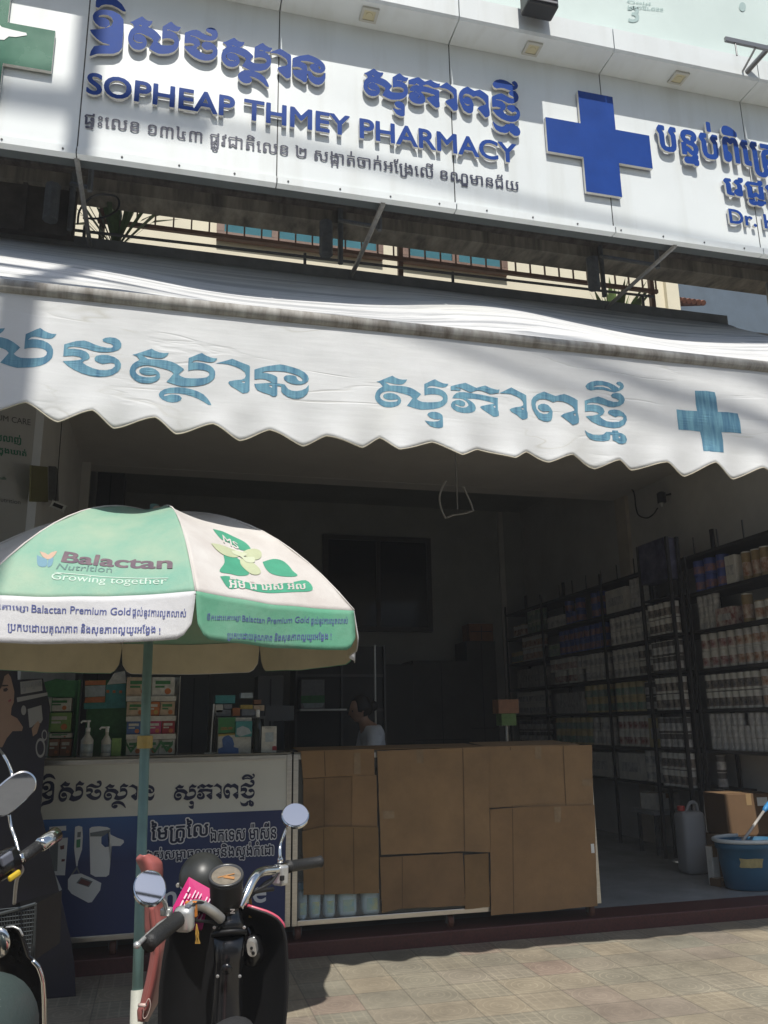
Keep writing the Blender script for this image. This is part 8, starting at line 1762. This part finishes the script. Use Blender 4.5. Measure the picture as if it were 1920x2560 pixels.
bm = bmesh.new(); tube(bm, spline([P3(172, 880, 2.14), P3(185, 930, 2.16), P3(140, 1010, 2.2), P3(120, 1200, 2.3)], 6), .005, 8); link('brake_cable', tomesh(bm), M_ALU, S2, True)
# wire basket
bm = bmesh.new(); DB = 2.42
for i in range(15):
    x = -60+i*24; tube(bm, [P3(x, 1275-(x)*.2, DB), P3(x*.9+10, 1650, DB)], .0016, 5)
for j in range(12):
    y = 1240+j*35; tube(bm, [P3(-70, y+20, DB), P3(295-j*3, y-20, DB)], .0016, 5)
tube(bm, [P3(-80, 1310, DB), P3(130, 1255, DB), P3(300, 1205, DB)], .005, 6); tube(bm, [P3(300, 1205, DB), P3(280, 1680, DB)], .004, 6)
bk = link('basket', tomesh(bm), mat('basket_wire', (.09, .10, .10), .4, metal=.5), S2)
bm = bmesh.new(); q = [P3(-80, 1310, DB+.006), P3(300, 1205, DB+.006), P3(285, 1680, DB+.006), P3(-80, 1690, DB+.006)]; r_ = [p+Vector((fwd.x, fwd.y, 0)).normalized()*.2 for p in q]
for i in range(1, 4): bm.faces.new([bm.verts.new(p) for p in (q[i], q[(i+1) % 4], r_[(i+1) % 4], r_[i])])
bm.faces.new([bm.verts.new(p) for p in r_]); link('basket_lining', tomesh(bm), M_BLKM, bk)
# front body and shield of the second scooter
row2 = [(1405,-400,40),(1395,-420,110),(1420,-430,165),(1480,-440,195),(1560,-440,220),(1640,-440,245),(1720,-440,325),(1790,-440,352),(1850,-440,366),(2000,-430,374),(2212,-420,378),(2500,-400,370),(3300,-350,330)]
def sh2(s, t):
    i = t*(len(row2)-1); k = min(int(i), len(row2)-2); f = i-k
    y = row2[k][0]*(1-f)+row2[k+1][0]*f; l = row2[k][1]*(1-f)+row2[k+1][1]*f; r = row2[k][2]*(1-f)+row2[k+1][2]*f; e = 2*s-1
    return P3(l+(r-l)*s, y, 2.22-.10*abs(e)**2.5)
grid('leg_shield', sh2, 30, 60, M_BLKG, S2, thick=.006)
bm = bmesh.new(); tube(bm, [sh2(1, .45+k*.55/30)-fwd*.004 for k in range(31)], .006, 8); link('shield_rim', tomesh(bm), M_CHR, S2, True)
bm = bmesh.new(); tube(bm, [sh2(.72+.28*k/12, .02+.0*k) for k in range(13)]+[sh2(1, k*.3/12+.02) for k in range(1, 10)], .003, 6); link('shield_rim', tomesh(bm), M_ALU, S2, True)
bm = bmesh.new(); bmesh.ops.create_uvsphere(bm, u_segments=24, v_segments=16, radius=1); q = P3(-10, 1530, 2.1)
for v in bm.verts: v.co = q+rgt*v.co.x*.03+upv*v.co.y*.04+fwd*v.co.z*.015
link('chrome_badge', tomesh(bm), M_CHR, S2, True)
bm = bmesh.new(); bmesh.ops.create_uvsphere(bm, u_segments=28, v_segments=18, radius=1); q = P3(20, 2200, 1.9)
for v in bm.verts: x, y, z = v.co; v.co = q+rgt*x*.115+hd*(y*.30-.2)+Vector((0, 0, z*.16-.02))
link('seat', tomesh(bm), mat('teal_grey_vinyl', (.06, .085, .08), .4, bump=.15, bscale=90), S2, True)
bm = bmesh.new(); tube(bm, [P3(-120, 960, 2.08), P3(-180, 1300, 2.15), P3(-150, 2000, 2.25)], .03, 12); link('steering_cover', tomesh(bm), M_BLKG, S2)
f2_ = P3(-150, 1800, 2.25); f2_.z = 0
wheel(f2_+hd*.25+Vector((0, 0, .253)), S2); wheel(f2_-hd*1.0+Vector((0, 0, .253)), S2)
bm = bmesh.new(); A = f2_+Vector((0, 0, .75)); tube(bm, [A, f2_+hd*.25+sd*.065+Vector((0, 0, .255))], .022, 10); tube(bm, [A, f2_+hd*.25-sd*.065+Vector((0, 0, .255))], .022, 10); link('fork', tomesh(bm), M_BLKG, S2)
bm = bmesh.new(); bmesh.ops.create_uvsphere(bm, u_segments=24, v_segments=14, radius=1)
for v in bm.verts: x, y, z = v.co; v.co = f2_-hd*.85+Vector((0, 0, .42))+sd*x*.14+hd*y*.45+Vector((0, 0, z*.16))
link('rear_body', tomesh(bm), M_BLKG, S2, True)
# ------------------------------------------------------------------ the street behind the viewer: what throws the soft shadows and fills the mirrors
UPX, UPY = -1.08, -.9
UP = thing('utility_pole', (UPX, UPY, 0), 'tall concrete utility pole with cables on the kerb opposite the sign', 'pole')
bm = bmesh.new(); tube(bm, [(UPX, UPY, 0), (UPX, UPY, 14.5)], [.12, .08], 16); link('post', tomesh(bm), M_CONC, UP)
for z in (10.9, 12.4, 13.8):
    bm = bmesh.new(); box(bm, UPX-.75, UPX+.75, UPY-.20, UPY-.12, z, z+.09); link('crossarm', tomesh(bm), M_DARKST, UP)
def wire(p, q, sag, r, n_=24):
    bm = bmesh.new(); p, q = Vector(p), Vector(q)
    tube(bm, [p.lerp(q, k/n_)-Vector((0, 0, sag*4*(k/n_)*(1-k/n_))) for k in range(n_+1)], r, 6); return tomesh(bm)
def wpt(x, Y, z): return Vector((x-.08*(Y-UPY), UPY, z+1.55*(Y-UPY)))
specs = []
for dz, r_ in ((0, .022), (.16, .03), (.42, .018), (.75, .022)):
    a = wpt(1.55, 3.7, 3.22+dz); b = wpt(3.05, 3.7, 2.86+dz); d = (b-a)/(b.x-a.x)
    specs.append((a+d*(UPX+.0-a.x)+Vector((0, 0, .0)), a+d*(11-a.x), .0, r_))
for z, r_ in ((10.95, .02), (12.45, .02), (13.85, .02)): specs += [((-16, UPY-.16, z-.3), (UPX, UPY-.16, z+.11), .4, r_), ((UPX, UPY-.16, z+.11), (17, UPY-.16, z-.2), .5, r_)]
for i, (p, q, s_, r_) in enumerate(specs):
    tag(link('overhead_cable', wire(p, q, s_, r_), M_BLACK), 'black overhead cable strung along the street from the utility pole', 'cable', 'overhead cables')
# street tree whose twigs shade the left end of sign and awning
TX = -1.75
TR = thing('street_tree', (-1.6+TX, -1.0, 0), 'leafy street tree at the kerb left of the viewer', 'tree')
rngL = random.Random(11); bm = bmesh.new(); tube(bm, spline([(-1.6+TX, -1.0, 0), (-1.55+TX, -.95, 3), (-1.45+TX, -.9, 6), (-1.35+TX, -.85, 8.6)], 5), [.15]*5+[.12]*5+[.09]*5+[.06], 12)
limbs = []
for k in range(9):
    z = 5.2+k*.42; a = k*2.3; e = Vector((-1.5+TX+math.cos(a)*(1.3-.05*k), -.9+math.sin(a)*(1.0), z+1.1)); tube(bm, spline([(-1.5+TX, -.92, z), Vector((-1.5+TX, -.92, z)).lerp(e, .5)+Vector((0, 0, -.1)), e], 5), [.045]*5+[.03]*5+[.012], 8); limbs.append(e)
link('trunk', tomesh(bm), mat('bark', (.09, .07, .05), .9, var=.3, scale=8, stretch=(3, 3, .6)), TR)
bm = bmesh.new()
for e in limbs:
    for j in range(5):
        c = e+Vector((rngL.gauss(0, .28), rngL.gauss(0, .28), rngL.gauss(0, .22)))
        for i in range(70):
            p = c+Vector((rngL.gauss(0, .15), rngL.gauss(0, .15), rngL.gauss(0, .11))); d = Vector((rngL.gauss(0, 1), rngL.gauss(0, 1), rngL.gauss(0, .5))).normalized(); s = d.orthogonal().normalized(); L = rngL.uniform(.05, .10)
            bm.faces.new([bm.verts.new(x) for x in (p-d*L*.5, p+s*L*.28, p+d*L*.5, p-s*L*.28)])
link('crown', tomesh(bm), M_LEAF, TR)
# unseen houses across the road, added to block low sky light
OB = thing('added_houses', (0, -17, -.15), 'unseen row of houses added across the road to block low sky light', 'building')
rO = random.Random(4)
for i in range(7):
    x0 = -36+i*10.5; h = rO.uniform(5.5, 8)
    mesh_box('house_front', x0, x0+10.3, -25, -17+rO.uniform(-.5, .5), -.15, h, mat('far_wall_%s' % 'abc'[i % 3], ((.30, .28, .24), (.24, .25, .26), (.28, .22, .18))[i % 3], .85, var=.1, scale=2), OB)
    bm = bmesh.new()
    for fl in range(2):
        for k in range(4): box(bm, x0+.8+k*2.4, x0+2.3+k*2.4, -16.44, -16.40, 1.0+fl*3.1, 2.8+fl*3.1)
    link('window_row', tomesh(bm), M_GLASSB, OB)
# ------------------------------------------------------------------ thin volume added to lift the darks, in place of lens glare
hm = bpy.data.materials.new('glare_veil'); hm.use_nodes = True; n = hm.node_tree.nodes; l = hm.node_tree.links
n.remove(n['Principled BSDF']); pv = n.new('ShaderNodeVolumePrincipled'); pv.inputs['Color'].default_value = (.97, .98, 1, 1); pv.inputs['Density'].default_value = .0034
l.new(pv.outputs[0], n['Material Output'].inputs['Volume'])
bm = bmesh.new(); box(bm, -620, 620, -620, 620, -1.2, 16)
tag(link('glare_veil', tomesh(bm), hm), kind='stuff')
